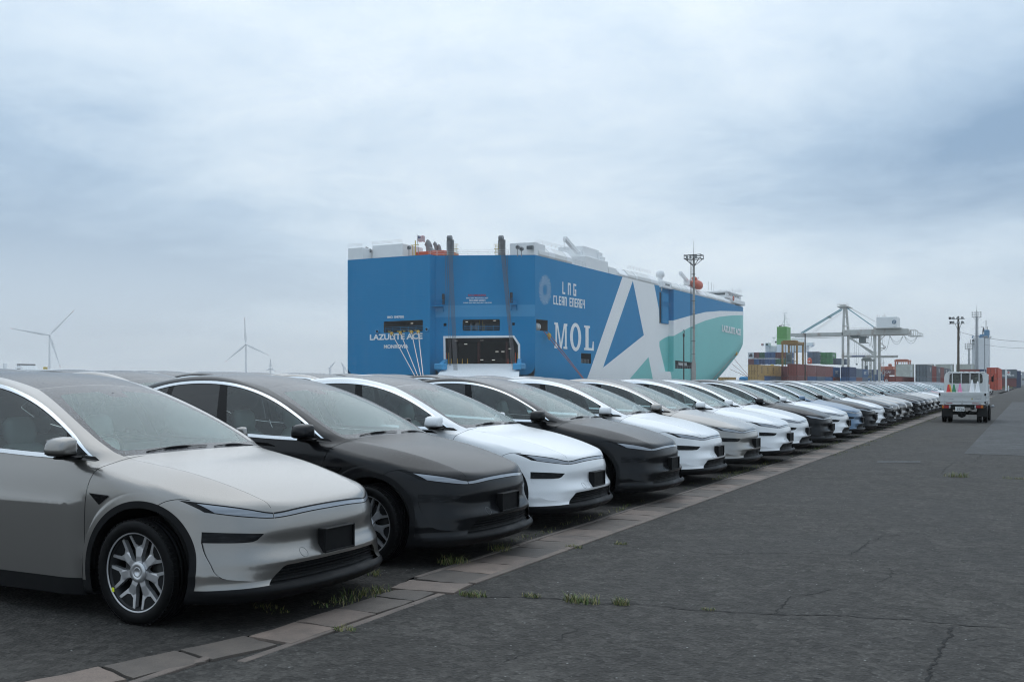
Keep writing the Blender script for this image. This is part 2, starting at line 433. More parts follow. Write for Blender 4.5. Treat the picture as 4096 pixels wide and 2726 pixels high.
def car_F(P):
    x, y, z = P[:, 0], np.abs(P[:, 1]), P[:, 2]; e = .004
    def nrm(f, a, b):
        v = f(a, b); ga = (f(a+e, b)-f(a-e, b))/(2*e); gb = (f(a, b+e)-f(a, b-e))/(2*e)
        return v, np.sqrt(1+ga*ga+gb*gb)
    def h2(a, b):
        t = sstep(-.95, -.44, a); return np.where(a > -.44, f_H(a, b), f_H(a*0-.44, b)*t+(S_belt(a)+.012)*(1-t))
    v, n = nrm(h2, x, y); top = (z-v)/n
    v, n = nrm(f_W, x, z); side = (y-v)/np.minimum(n, 1.6)
    v, n = nrm(f_N, y, z); front = (x-v)/n
    rear = ((S_R(y)+S_Rd(z))-x)/np.sqrt(1+((S_R(y+e)-S_R(y-e))/(2*e))**2)
    low = smax(side, np.maximum(front, rear*1.0), .03)
    kt = .028+.05*sstep(-.6, .1, x)*(1-.6*sstep(.35, .8, x))
    low = smax(low, top, kt); low = smax(low, .175-z, .03)
    v, n = nrm(f_G, x, y); gt = (z-v)/n
    v, n = nrm(f_GW, x, z); gs = (y-v)/n
    gr = smax(smax(gt, gs, .065), rear-.02, .04)
    return smin(low, gr, .016+.04*sstep(-.75, -.45, x))
def car_grad(P, e=.003):
    g = np.stack([car_F(P+d)-car_F(P-d) for d in np.eye(3)*e], 1)
    return g/np.maximum(np.linalg.norm(g, axis=1), 1e-9)[:, None]
def surface_nets(F, lo, hi, h):
    ax = [np.arange(lo[i], hi[i]+h, h) for i in range(3)]
    X = np.stack(np.meshgrid(*ax, indexing='ij'), -1); sh = X.shape[:3]
    G = F(X.reshape(-1, 3)).reshape(sh); ins = G < 0
    c = [(i, j, k) for i in (0, 1) for j in (0, 1) for k in (0, 1)]
    sl = lambda A, o: A[o[0]:sh[0]-1+o[0], o[1]:sh[1]-1+o[1], o[2]:sh[2]-1+o[2]]
    cnt = sum(sl(ins, o).astype(int) for o in c); act = (cnt > 0) & (cnt < 8)
    I = np.argwhere(act); acc = np.zeros((len(I), 3)); num = np.zeros(len(I))
    for a in c:
        for d in range(3):
            if a[d]: continue
            b = list(a); b[d] = 1
            ga = G[I[:, 0]+a[0], I[:, 1]+a[1], I[:, 2]+a[2]]; gb = G[I[:, 0]+b[0], I[:, 1]+b[1], I[:, 2]+b[2]]
            m = (ga < 0) != (gb < 0); t = np.where(m, ga/np.where(m, ga-gb, 1), 0)
            p = np.array(a, float)[None]+np.zeros((len(I), 3)); p[:, d] += t
            acc[m] += p[m]; num[m] += 1
    V = (I+acc/num[:, None])*h+np.array([a[0] for a in ax])
    idx = -np.ones(act.shape, int); idx[tuple(I.T)] = np.arange(len(I))
    Q = []
    for d in range(3):
        u, v = (d+1) % 3, (d+2) % 3
        s0 = [slice(None)]*3; s1 = [slice(None)]*3; s0[d] = slice(0, -1); s1[d] = slice(1, None)
        A, B = ins[tuple(s0)], ins[tuple(s1)]; E = np.argwhere(A != B)
        E = E[(E[:, u] > 0) & (E[:, v] > 0) & (E[:, u] < sh[u]-1) & (E[:, v] < sh[v]-1)]
        def at(du, dv):
            q = E.copy(); q[:, u] += du; q[:, v] += dv; return idx[tuple(q.T)]
        q = np.stack([at(-1, -1), at(0, -1), at(0, 0), at(-1, 0)], 1); fl = ~A[tuple(E.T)]
        q[fl] = q[fl][:, ::-1]; Q.append(q[(q >= 0).all(1)])
    return V, np.concatenate(Q)

CAR = {}
def car_skin():
    V, Q = surface_nets(car_F, (-4.0, -.03, .14), (.98, 1.0, 1.72), .02)
    T = np.concatenate([Q[:, [0, 1, 2]], Q[:, [0, 2, 3]]])
    for _ in range(3):
        f = car_F(V); V = V-car_grad(V)*np.clip(f, -.02, .02)[:, None]
    L = np.zeros(len(T), int)
    V, T, L = cut(V, T, L, V[:, 1].copy()); k = V[T].mean(1)[:, 1] > 0; T, L = T[k], L[k]
    st = {'V': V, 'T': T, 'L': L}; names = ['body']
    def lab(n):
        if n not in names: names.append(n)
        return names.index(n)
    XZ = lambda V: V[:, [0, 2]]; YZ = lambda V: V[:, [1, 2]]; XY = lambda V: V[:, [0, 1]]
    def poly(uv, pts, where, n, closed=True):
        st['V'], st['T'], st['L'] = cut_poly(st['V'], st['T'], st['L'], uv, pts, where, None if n is None else lab(n), closed)
    def seam(uv, pts, where, w=.0028):
        P = np.array(pts, float); d = np.gradient(P, axis=0); d /= np.linalg.norm(d, axis=1)[:, None]
        nn = np.stack([-d[:, 1], d[:, 0]], 1)*w
        poly(uv, [tuple(p) for p in P+nn]+[tuple(p) for p in (P-nn)[::-1]], where, 'seam')
    def sm(pts, n=16):
        """smooth curve through points"""
        P = np.array(pts, float); s = np.r_[0, np.cumsum(np.linalg.norm(np.diff(P, axis=0), axis=1))]
        t = np.linspace(0, s[-1], n); a, b = Spl(list(zip(s, P[:, 0]))), Spl(list(zip(s, P[:, 1])))
        return list(zip(a(t).tolist(), b(t).tolist()))
    side = lambda V: (V[:, 1] > .60)
    lowside = lambda V: (V[:, 1] > .55) & (V[:, 2] < 1.09)
    WEX, WEY = [-1.75, -1.474, -1.204, -.883, -.61, -.452, -.405], [.55, .535, .598, .668, .702, .697, .684]
    glass_side = lambda V: (V[:, 1] > np.where(V[:, 0] > -1.75, np.interp(V[:, 0], WEX, WEY)+.016, f_GW(V[:, 0], V[:, 2])-.06)) & (V[:, 2] > 1.04)
    topside = lambda V: (V[:, 2] > 1.03)
    nose = lambda V: (V[:, 0] > .1)
    # hood, fenders, doors, bumper
    hx = np.linspace(.80, -.41, 14); cr = [(x, float(S_yc(x))) for x in hx]
    cowl = [(-.405, .684), (-.375, .60), (-.345, .45), (-.32, .25), (-.31, 0)]
    hood = [(.90, -.01), (.90, .49)]+cr+sm(cowl, 8)[1:]+[(-.31, -.01)]
    up = lambda V: (V[:, 2] > .70) & (V[:, 0] > -.5)
    poly(XY, hood, up, 'hood')
    fd = sm([(-.33, 1.085), (-.385, 1.045), (-.428, .984), (-.466, .824), (-.482, .62), (-.471, .25)], 14)
    fs = sm([(.36, .822), (.30, .828), (.24, .822), (.19, .806), (.155, .785)], 8)
    poly(XZ, [(.42, .80)]+fs+[(.14, .3), (.14, .15), (-.471, .15)]+fd[::-1]+[(-.40, 1.10), (.1, 1.1), (.5, .98), (.9, .80), (.80, .72)],
         lambda V: (V[:, 1] > np.where(V[:, 0] > -.41, S_yc(V[:, 0])-.004, .66)) & (V[:, 0] > -.52) & (V[:, 2] > .14), 'fender')
    d2 = sm([(-1.60, 1.12), (-1.605, .8), (-1.56, .5), (-1.54, .25)], 8)
    poly(XZ, fd+[(-.471, .255), (-1.54, .255)]+d2[::-1]+[(-1.6, 1.08)], lambda V: (V[:, 1] > .7) & (V[:, 2] < 1.1), 'front_door')
    d3 = sm([(-2.62, 1.20), (-2.60, 1.0), (-2.50, .86), (-2.36, .62), (-2.28, .255)], 10)
    poly(XZ, d2+[(-1.54, .255), (-2.28, .255)]+d3[::-1], lambda V: (V[:, 1] > .7) & (V[:, 2] < 1.15), 'rear_door')
    poly(XZ, [(1.1, .1), (1.1, .80), (.9, .76), (.60, .76), (.37, .82)]+fs[1:]+[(.155, .1)],
         lambda V: (V[:, 0] > .0) & (V[:, 2] < .83) & ((V[:, 1] > .5) | (V[:, 2] < .76)), None)
    C = st['V'][st['T']].mean(1); L = st['L']
    bmp = (C[:, 0] > .14) & (L == 0) & (C[:, 2] < .84) & ((C[:, 0] > .5) | (C[:, 2] < np.interp(C[:, 0], [.155, .19, .24, .30, .37, .5], [.785, .806, .822, .828, .822, .80])))
    L[bmp] = lab('front_bumper')
    # black sill and lower lip
    sill = lambda V: (V[:, 2] < .5)
    poly(XZ, [(.75, .10), (.75, .262), (-3.9, .262), (-3.9, .10)], lambda V: (V[:, 1] > .62) & (V[:, 2] < .5), None, True)
    yl = np.linspace(0, .93, 9)
    poly(YZ, [(-.05, .10), (-.05, .280)]+[(y, .280-.018*(y/.93)**3) for y in yl[1:]]+[(1.0, .258), (1.0, .10)], lambda V: (V[:, 0] > .3) & (V[:, 2] < .4), 'lower_lip')
    C = st['V'][st['T']].mean(1); st['L'][(C[:, 2] < .262) & (C[:, 0] <= .3)] = lab('sill')
    # grille, fog lamps, headlamps
    fr = lambda V: (V[:, 0] > .3) & (V[:, 2] < .7)
    poly(YZ, [(-.02, .398), (.30, .396), (.475, .392), (.505, .382), (.545, .345), (.612, .277), (-.02, .281)], fr, 'lower_grille')
    fog = [(.852, .628), (.72, .617), (.595, .604), (.60, .597), (.635, .566), (.665, .556), (.72, .555), (.862, .560)]
    poly(YZ, fog, fr, 'fog_lamp')
    rec = [(.862, .562)]+sm([(.862, .55), (.864, .48), (.861, .415), (.853, .365), (.832, .338), (.79, .326)], 12)+[(.70, .312), (.58, .312), (.545, .33), (.50, .40), (.45, .56), (.60, .595)]
    poly(YZ, rec, fr, None)
    C = st['V'][st['T']].mean(1); L = st['L']
    L[(L == lab('front_bumper')) & inpoly(YZ(C), rec) & fr(C)] = lab('recess')
    yt = [0, .25, .43, .505, .60, .70, .78, .852]; zt = Spl([(0, .752), (.25, .748), (.43, .736), (.505, .732), (.62, .758), (.74, .790), (.86, .822)])
    zb = Spl([(0, .711), (.25, .708), (.43, .697), (.505, .694), (.625, .706), (.73, .724), (.80, .742), (.83, .752)])
    ends = lambda V: (V[:, 0] > .25) & (V[:, 2] > .6)
    a = np.linspace(.51, .862, 9); b = np.linspace(.825, .51, 8)
    hl = [(y, float(zt(y))) for y in a]+[(y, float(zb(y))) for y in b]
    poly(YZ, hl, ends, 'headlamp')
    ins = [(y, float(zt(y))-.009) for y in np.linspace(.514, .825, 8)]+[(y, float(zb(y))+.007) for y in np.linspace(.795, .514, 7)]
    poly(YZ, ins, ends, 'headlamp_lens')
    c = np.linspace(-.02, .507, 8)
    poly(YZ, [(y, float(zt(abs(y)))) for y in c]+[(y, float(zb(abs(y)))) for y in c[::-1]], ends, 'light_bar')
    poly(YZ, [(y, float(zt(abs(y)))-.010) for y in c]+[(y, float(zb(abs(y)))+.007) for y in c[::-1]], ends, 'light_bar_lens')
    # wheel arches
    for i, (cx, cz) in enumerate(AC):
        low = lambda V: (V[:, 1] > .66) & (V[:, 2] < .9)
        circ = lambda r, n: [(cx+r*math.cos(a_), cz+r*math.sin(a_)) for a_ in np.linspace(0, 2*math.pi, n, endpoint=False)]
        n0 = len(names)
        V = st['V']
        for r, nm in ((R_OUT+.012, None), (R_OUT+.001, None), (R_OUT-.010, None), (R_MID, 'wheel_arch_trim'), (R_IN, 'hole')):
            phi = np.hypot(st['V'][:, 0]-cx, st['V'][:, 2]-cz)-r
            st['V'], st['T'], st['L'] = cut(st['V'], st['T'], st['L'], phi, low(st['V'])[st['T']].all(1))
            if nm is None: continue
            C = st['V'][st['T']].mean(1)
            st['L'][(np.hypot(C[:, 0]-cx, C[:, 2]-cz) < r) & low(C)] = lab(nm if nm == 'hole' else nm+('' if i == 0 else '_back'))
    # side windows
    topc = sm([(-.535, 1.066), (-.63, 1.130), (-.735, 1.194), (-.95, 1.305), (-1.196, 1.414), (-1.482, 1.510), (-1.76, 1.571), (-2.0, 1.597), (-2.25, 1.602), (-2.55, 1.583), (-2.85, 1.528), (-3.10, 1.448), (-3.28, 1.36)], 34)
    botc = sm([(-3.28, 1.345), (-3.10, 1.215), (-2.95, 1.172), (-2.5, 1.132), (-2.0, 1.102), (-1.46, 1.078), (-1.05, 1.062), (-.535, 1.056)], 22)
    poly(XZ, topc+botc, glass_side, 'window_trim')
    topi = sm([(-.575, 1.082), (-.64, 1.122), (-.73, 1.175), (-.944, 1.286), (-1.157, 1.381), (-1.446, 1.481), (-1.74, 1.545), (-2.0, 1.572), (-2.25, 1.577), (-2.54, 1.558), (-2.83, 1.504), (-3.07, 1.426), (-3.23, 1.352)], 34)
    boti = sm([(-3.23, 1.338), (-3.08, 1.240), (-2.93, 1.200), (-2.5, 1.160), (-2.0, 1.130), (-1.46, 1.106), (-1.05, 1.090), (-.59, 1.082)], 22)
    poly(XZ, topi+boti, glass_side, 'pillar_panel')
    ipb = lambda x: float(np.interp(x, [p[0] for p in boti], [p[1] for p in boti])); ipt = lambda x: float(np.interp(-x, [-p[0] for p in topi], [p[1] for p in topi]))
    def win(x0b, x0t, x1b, x1t, nm):
        xs = np.linspace(x0t, x1t, 12); xb = np.linspace(x1b, x0b, 8)
        poly(XZ, [(x, ipt(x)-.004) for x in xs]+[(x, ipb(x)+.004) for x in xb], glass_side, nm)
    win(-.745, -.845, -1.69, -1.845, 'front_window'); win(-1.83, -1.945, -2.58, -2.56, 'rear_window_side'); win(-2.66, -2.63, -3.10, -3.05, 'quarter_window')
    # windscreen, roof glass, tailgate glass
    we = sm([(-.405, .684), (-.452, .697), (-.61, .702), (-.883, .668), (-1.204, .598), (-1.474, .535)], 12)
    hd = [(-1.474, .535), (-1.478, .40), (-1.486, .2), (-1.49, 0)]
    top2 = lambda V: (V[:, 2] > 1.02) & (V[:, 1] < .72)
    poly(XY, sm(cowl, 8)[::-1]+we[1:]+sm(hd, 8)[1:]+[(-1.49, -.02), (-.31, -.02)], top2, 'windscreen_band')
    wi = [(-.398, 0), (-.405, .29), (-.43, .50), (-.465, .62), (-.495, .655), (-.55, .664)]+sm([(-.55, .664), (-.69, .655), (-.815, .628), (-1.139, .535), (-1.27, .495)], 7)[1:]+[(-1.305, .475), (-1.318, .44), (-1.322, .11), (-1.20, .075), (-1.20, -.02), (-.398, -.02)]
    poly(XY, wi, top2, 'windscreen')
    seam_h = [(x-.004, y) for x, y in sm(hd, 8)]
    poly(XY, seam_h+[(-1.494, -.02)]+[(-2.98, -.02), (-2.98, .40), (-2.93, .50), (-2.5, .545), (-2.1, .555), (-1.75, .548)], top2, 'roof_glass')
    poly(XY, [(-3.04, -.02), (-3.04, .40), (-3.0, .48), (-3.35, .45), (-3.62, .40), (-3.66, -.02)], top2, 'tailgate_glass')
    # panel gaps
    seam(XZ, [(p[0], p[1]) for p in fd], lowside); seam(XZ, d2, lowside); seam(XZ, d3, lambda V: (V[:, 1] > .6) & (V[:, 2] < 1.16))
    seam(XZ, fs, lambda V: (V[:, 1] > .6) & (V[:, 0] > .1) & (V[:, 2] > .74), .0022)
    seam(XY, cr[:-1]+[(-.40, .678)], lambda V: (V[:, 2] > .76) & (V[:, 0] > -.45), .0013)
    V, T, L = st['V'], st['T'], st['L']
    N = car_grad(V)
    CAR.update(V=V, T=T, L=L, N=N, names=names)
    return names

def soup(V, N, T, name, mats, L=None, parent=None, smooth_auto=False):
    u, inv = np.unique(T.reshape(-1), return_inverse=True); t = inv.reshape(-1, 3)
    me = bpy.data.meshes.new(name)
    me.vertices.add(len(u)); me.vertices.foreach_set('co', V[u].astype(np.float32).reshape(-1))
    me.loops.add(len(t)*3); me.loops.foreach_set('vertex_index', t.reshape(-1).astype(np.int32))
    me.polygons.add(len(t)); me.polygons.foreach_set('loop_start', np.arange(0, len(t)*3, 3, dtype=np.int32))
    for m in (mats if isinstance(mats, (list, tuple)) else [mats]): me.materials.append(m)
    if L is not None: me.polygons.foreach_set('material_index', L.astype(np.int32))
    me.polygons.foreach_set('use_smooth', np.ones(len(t), bool)); me.update(calc_edges=True)
    if N is not None: me.normals_split_custom_set_from_vertices(N[u].tolist())
    return me
MIR = np.array([1, -1, 1.0])
def skin_part(labels, sides=(1, -1), push=0.0, mats=None, matmap=None, name='part', autonorm=False, thick=0.0):
    """mesh made of all triangles with these labels, on the given side(s)"""
    V, T, L, N = CAR['V'], CAR['T'], CAR['L'], CAR['N']; ids = [CAR['names'].index(l) for l in labels]
    sel = np.isin(L, ids); t = T[sel]; l = L[sel]
    Vs, Ns, Ts, Ls = [], [], [], []; off = 0
    for s in sides:
        v = V+N*push; n = N
        if s < 0: v, n, tt = v*MIR, n*MIR, t[:, ::-1]
        else: tt = t
        Vs.append(v); Ns.append(n); Ts.append(tt+off); Ls.append(l); off += len(V)
    Vc, Nc, Tc, Lc = np.concatenate(Vs), np.concatenate(Ns), np.concatenate(Ts), np.concatenate(Ls)
    mi = None
    if matmap: mi = np.array([matmap[CAR['names'][i]] for i in Lc])
    return soup(Vc, None if autonorm else Nc, Tc, name, mats, mi)
# ------------------------------------------------------------------ car materials
def _paint(k, b):
    oi = k.new('ShaderNodeObjectInfo'); co = k.new('ShaderNodeTexCoord').outputs['Object']
    k.l.new(oi.outputs['Color'], b.inputs['Base Color']); k.l.new(oi.outputs['Alpha'], b.inputs['Metallic'])
    d = k.vor(co, 150, 'F1'); drop = k.maprange(d, .12, .55, 1, 0, True)
    n = k.noise(co, 60, 3, .6); drop = k.math('MULTIPLY', drop, k.maprange(n, .38, .6))
    geo = k.new('ShaderNodeNewGeometry'); sx = k.new('ShaderNodeSeparateXYZ'); k.l.new(geo.outputs['Normal'], sx.inputs[0])
    up = k.maprange(sx.outputs[2], .10, .85, .04, 1.0)
    bp = k.new('ShaderNodeBump'); bp.inputs['Distance'].default_value = .0016
    k.l.new(drop, bp.inputs['Height']); k.l.new(k.math('MULTIPLY', up, .42), bp.inputs['Strength'])
    k.l.new(bp.outputs[0], b.inputs['Coat Normal'])
    bw = k.new('ShaderNodeRGBToBW'); k.l.new(oi.outputs['Color'], bw.inputs[0]); k.l.new(k.math('ADD', .42, k.math('MULTIPLY', .5, k.math('MULTIPLY', bw.outputs[0], 4.0, clamp=True))), b.inputs['Coat Weight'])
    k.l.new(bp.outputs[0], b.inputs['Normal'])
    k.l.new(k.math('ADD', .012, k.math('MULTIPLY', up, .13)), b.inputs['Coat Roughness'])
M_PAINT = mat('car_paint', (.5, .5, .5), .28, spec=.05, coat=.42, build=_paint)
def _plastic(k, b):
    co = k.new('ShaderNodeTexCoord').outputs['Object']
    n = k.noise(co, 90, 3, .6); bp = k.new('ShaderNodeBump'); bp.inputs['Strength'].default_value = .25; bp.inputs['Distance'].default_value = .001
    k.l.new(n, bp.inputs['Height']); k.l.new(bp.outputs[0], b.inputs['Normal'])
    k.l.new(k.maprange(k.noise(co, 7, 3, .6), .3, .7, .38, .58), b.inputs['Roughness'])
M_PLAST = mat('black_plastic', (.006, .0062, .007), .5, spec=.16, build=_plastic)
M_BLACK = mat('piano_black', (.004, .004, .0045), .16, spec=.2)
M_SEAM = mat('panel_gap', (.004, .004, .004), .8, spec=.1)
M_CHROME = mat('satin_trim', (.74, .77, .80), .22, metal=.9)
M_RUBBER = mat('tyre_rubber', (.006, .006, .0063), .8, spec=.12, build=_plastic)
M_RIM = mat('wheel_silver', (.60, .60, .61), .34, metal=.75)
M_RIMB = mat('wheel_insert', (.008, .0085, .0095), .5, spec=.2)
M_BARREL = mat('wheel_barrel', (.035, .035, .036), .5, metal=.5)
M_DISC = mat('brake_metal', (.05, .05, .05), .5, metal=.6)
M_YEL = mat('yellow_sticker', (.72, .80, .02), .5)
M_DARK = mat('cabin_trim', (.06, .066, .065), .75)
M_SEAT = mat('seat_cover_film', (.60, .66, .64), .32, spec=.5)
M_STRIP = mat('door_trim_light', (.72, .78, .78), .6)
M_GREYTRIM = mat('cabin_grey', (.16, .17, .17), .75)
def _glass(tint, film, droptint, base=.10):
    def f(k, b):
        k.n.clear(); out = k.new('ShaderNodeOutputMaterial'); co = k.new('ShaderNodeTexCoord').outputs['Object']
        tr = k.new('ShaderNodeBsdfTransparent'); tr.inputs[0].default_value = tint
        gl = k.new('ShaderNodeBsdfGlossy'); gl.inputs['Roughness'].default_value = .025
        d = k.vor(co, 120, 'F1'); drop = k.math('MULTIPLY', k.maprange(d, .15, .5, 1, 0, True), k.maprange(k.noise(co, 45, 3, .6), .35, .6))
        bp = k.new('ShaderNodeBump'); bp.inputs['Strength'].default_value = .3; bp.inputs['Distance'].default_value = .0015
        k.l.new(drop, bp.inputs['Height']); k.l.new(bp.outputs[0], gl.inputs['Normal'])
        fr = k.new('ShaderNodeFresnel'); fr.inputs[0].default_value = 1.52
        fac = k.math('MINIMUM', k.math('ADD', k.math('MULTIPLY', fr.outputs[0], .92), base*.35), 1.0)
        mx = k.new('ShaderNodeMixShader'); k.l.new(fac, mx.inputs[0]); k.l.new(tr.outputs[0], mx.inputs[1]); k.l.new(gl.outputs[0], mx.inputs[2])
        df = k.new('ShaderNodeBsdfDiffuse'); df.inputs[0].default_value = droptint
        mx2 = k.new('ShaderNodeMixShader'); k.l.new(k.math('ADD', film*.6, k.math('MULTIPLY', drop, film*.8)), mx2.inputs[0])
        k.l.new(mx.outputs[0], mx2.inputs[1]); k.l.new(df.outputs[0], mx2.inputs[2]); k.l.new(mx2.outputs[0], out.inputs[0])
    return f
M_GLASS = mat('windscreen_glass', build=_glass((.86, .98, .96, 1), .19, (.56, .80, .77, 1)))
M_GLASS2 = mat('side_glass', build=_glass((.66, .77, .75, 1), .08, (.48, .57, .55, 1)))
M_PRIV = mat('dark_glass', build=_glass((.035, .038, .04, 1), .05, (.30, .32, .33, 1)))
def _roofg(k, b):
    co = k.new('ShaderNodeTexCoord').outputs['Object']
    d = k.vor(co, 130, 'F1'); drop = k.math('MULTIPLY', k.maprange(d, .15, .55, 1, 0, True), k.maprange(k.noise(co, 40, 3, .6), .35, .6))
    bp = k.new('ShaderNodeBump'); bp.inputs['Strength'].default_value = .6; bp.inputs['Distance'].default_value = .002
    k.l.new(drop, bp.inputs['Height']); k.l.new(bp.outputs[0], b.inputs['Normal'])
    k.l.new(k.mix(k.math('MULTIPLY', drop, .8), g3(.018, .018, .02), g3(.33, .345, .38)), b.inputs['Base Color'])  # pale droplet colour stands in for sky reflected off the wet glass
M_ROOF = mat('roof_glass', (.012, .012, .014), .22, coat=.0, build=_roofg)
M_FRIT = mat('frit_band', (.012, .012, .013), .16, build=_roofg)
def _lens(k, b):
    co = k.new('ShaderNodeTexCoord').outputs['Object']; sx = k.new('ShaderNodeSeparateXYZ'); k.l.new(co, sx.inputs[0])
    n = k.noise(k.vmath('MULTIPLY', co, (1, 2, 70)), 1.0, 1, .5)
    k.l.new(k.mix(k.maprange(n, .35, .65), g3(.20, .22, .25), g3(.30, .325, .365)), b.inputs['Base Color'])
M_LENS = mat('lamp_lens', (.45, .48, .54), .12, coat=1.0, build=_lens)
def _foglens(k, b):
    co = k.new('ShaderNodeTexCoord').outputs['Object']
    n = k.noise(k.vmath('MULTIPLY', co, (1, 6, 18)), 2.6, 3, .6)
    k.l.new(k.mix(k.maprange(n, .45, .7), g3(.006, .0065, .0075), g3(.02, .021, .024)), b.inputs['Base Color'])
M_FOG = mat('fog_lens', (.02, .02, .022), .14, spec=.14, build=_foglens)

# ------------------------------------------------------------------ car pieces
def build_wheel():
    tyre = MB(); Ro, Ri, w = .349, .262, .128
    prof = [(Ri-.012, -w+.03), (Ri, -w+.012), (Ri+.02, -w+.004), (.318, -w), (.336, -w+.012), (Ro-.004, -w+.03), (Ro, -w+.05)]
    for g in (-.052, -.018, .018, .052): prof += [(Ro, g-.006), (Ro-.008, g-.004), (Ro-.008, g+.004), (Ro, g+.006)]
    prof += [(Ro, w-.05), (Ro-.004, w-.03), (.336, w-.012), (.318, w), (Ri+.02, w-.004), (Ri, w-.012), (Ri-.012, w-.03)]
    tyre.lathe(prof, 56, 0, 'y')
    for i in range(60):                                             # shoulder blocks of the tread
        for s in (-1, 1):
            a = 2*math.pi*(i+.25*s)/60; ca, sa = math.cos(a), math.sin(a)
            def to3(u, v, d): r = Ro-.006+d; return (r*ca-u*sa, v, r*sa+u*ca)
            tyre.prism([(-.013, s*(w-.044)), (.013, s*(w-.044)), (.013, s*(w-.014)), (-.013, s*(w-.014))], -.012, .0045, to3)
    rim = MB()
    # axis y, outer face at y = -o (towards -y)
    rim.lathe([(.258, .10), (.250, .06), (.232, -.02), (.236, -.075), (.250, -.098)], 56, 2, 'y'); rim.lathe([(.250, -.098), (.263, -.108), (.2655, -.1125), (.261, -.1145), (.252, -.110)], 56, 0, 'y')
    N = 7
    for i in range(N):
        a = math.pi/2+2*math.pi*i/N+.0; ca, sa = math.cos(a), math.sin(a)
        def dish(r): return -.098+.022*(1-min(1, abs(r-.15)/.15))+(.0 if r > .08 else .012)
        def spoke(poly, m, dz, th=.03):
            n = len(poly); vs = []
            for dd in (0, th):
                for (r, t) in poly:
                    y = dish(r)+dz+dd; vs.append((r*ca-t*sa, y, r*sa+t*ca))
            fs = [tuple(range(n)), tuple(range(n, 2*n))[::-1]]+[(j, n+j, n+(j+1) % n, (j+1) % n) for j in range(n)]
            rim.add(vs, fs, m)
        # stem of the Y, two prongs
        spoke([(.050, -.028), (.050, .028), (.10, .023), (.150, .036), (.166, .020), (.166, -.020), (.150, -.036), (.10, -.023)], 0, 0)
        for s in (-1, 1):
            pr = [(.150, s*.0), (.148, s*.038), (.250, s*.090), (.254, s*.072), (.182, s*.030), (.170, 0)]
            spoke(pr if s > 0 else pr[::-1], 0, 0)
        spoke([(.171, 0), (.183, .028), (.2535, .070), (.259, 0), (.2535, -.070), (.183, -.028)], 1, .003, .02)
    hub = [(.0, -.084), (.020, -.084), (.022, -.094), (.032, -.098), (.034, -.094), (.036, -.098), (.066, -.096), (.070, -.085), (.070, -.05)]
    rim.lathe(hub, 28, 0, 'y')
    for i in range(5):
        a = math.pi/2+2*math.pi*i/5+.3
        rim.lathe([(0, -.0905), (.0105, -.0905), (.0115, -.0925), (.0135, -.0895)], 10, 1, 'y', (.052*math.cos(a), 0, .052*math.sin(a)))
    rim.lathe([(0, -.0775), (.016, -.0775)], 14, 1, 'y')
    disc = MB(); disc.lathe([(.06, -.02), (.175, -.02), (.178, -.012), (.178, .012), (.06, .012)], 40, 0, 'y')
    disc.bev((-.165, -.05, -.07), (-.095, .03, .07), .012, 0)
    st = MB(); st.add([(-.02, -.1165, 0), (.018, -.1165, .002), (.018, -.1165, .03), (-.02, -.1165, .028)], [(0, 1, 2, 3)])
    return [('tyre', tyre.data('tyre', [M_RUBBER])), ('rim', rim.data('rim', [M_RIM, M_RIMB, M_BARREL])), ('brake_disc', disc.data('brake_disc', [M_DISC]))]

def superseat():
    """front seat: cushion, backrest, headrest, as one soft mesh (car forward = +x)"""
    b = MB()
    def slab(path, w, t, n=10):
        rows = []
        for (x, z, wi, th, nx, nz) in path:
            ring = []
            for j in range(n):
                a = 2*math.pi*j/n; c, s = math.cos(a), math.sin(a)
                e = lambda v: math.copysign(abs(v)**.55, v)
                ring.append((x+nx*e(s)*th, e(c)*wi, z+nz*e(s)*th))
            rows.append(ring)
        vs = [v for r_ in rows for v in r_]; fs = []
        for i in range(len(rows)-1):
            for j in range(n): fs.append((i*n+j, i*n+(j+1) % n, (i+1)*n+(j+1) % n, (i+1)*n+j))
        fs += [tuple(range(n))[::-1], tuple(range((len(rows)-1)*n, len(rows)*n))]
        b.add(vs, fs, 0, True)
    slab([(.30, .50, .20, .05, 0, 1), (.26, .51, .25, .08, 0, 1), (0, .47, .26, .09, 0, 1), (-.22, .46, .25, .09, .2, 1)], 0, 0)
    slab([(-.20, .46, .23, .07, 1, .3), (-.28, .62, .26, .085, 1, .3), (-.36, .85, .26, .08, 1, .3), (-.44, 1.05, .22, .06, 1, .3), (-.46, 1.10, .15, .04, 1, .3)], 0, 0)
    slab([(-.455, 1.10, .10, .04, 1, .2), (-.47, 1.17, .135, .055, 1, .2), (-.49, 1.27, .13, .05, 1, .2), (-.495, 1.31, .09, .03, 1, .2)], 0, 0)
    return b

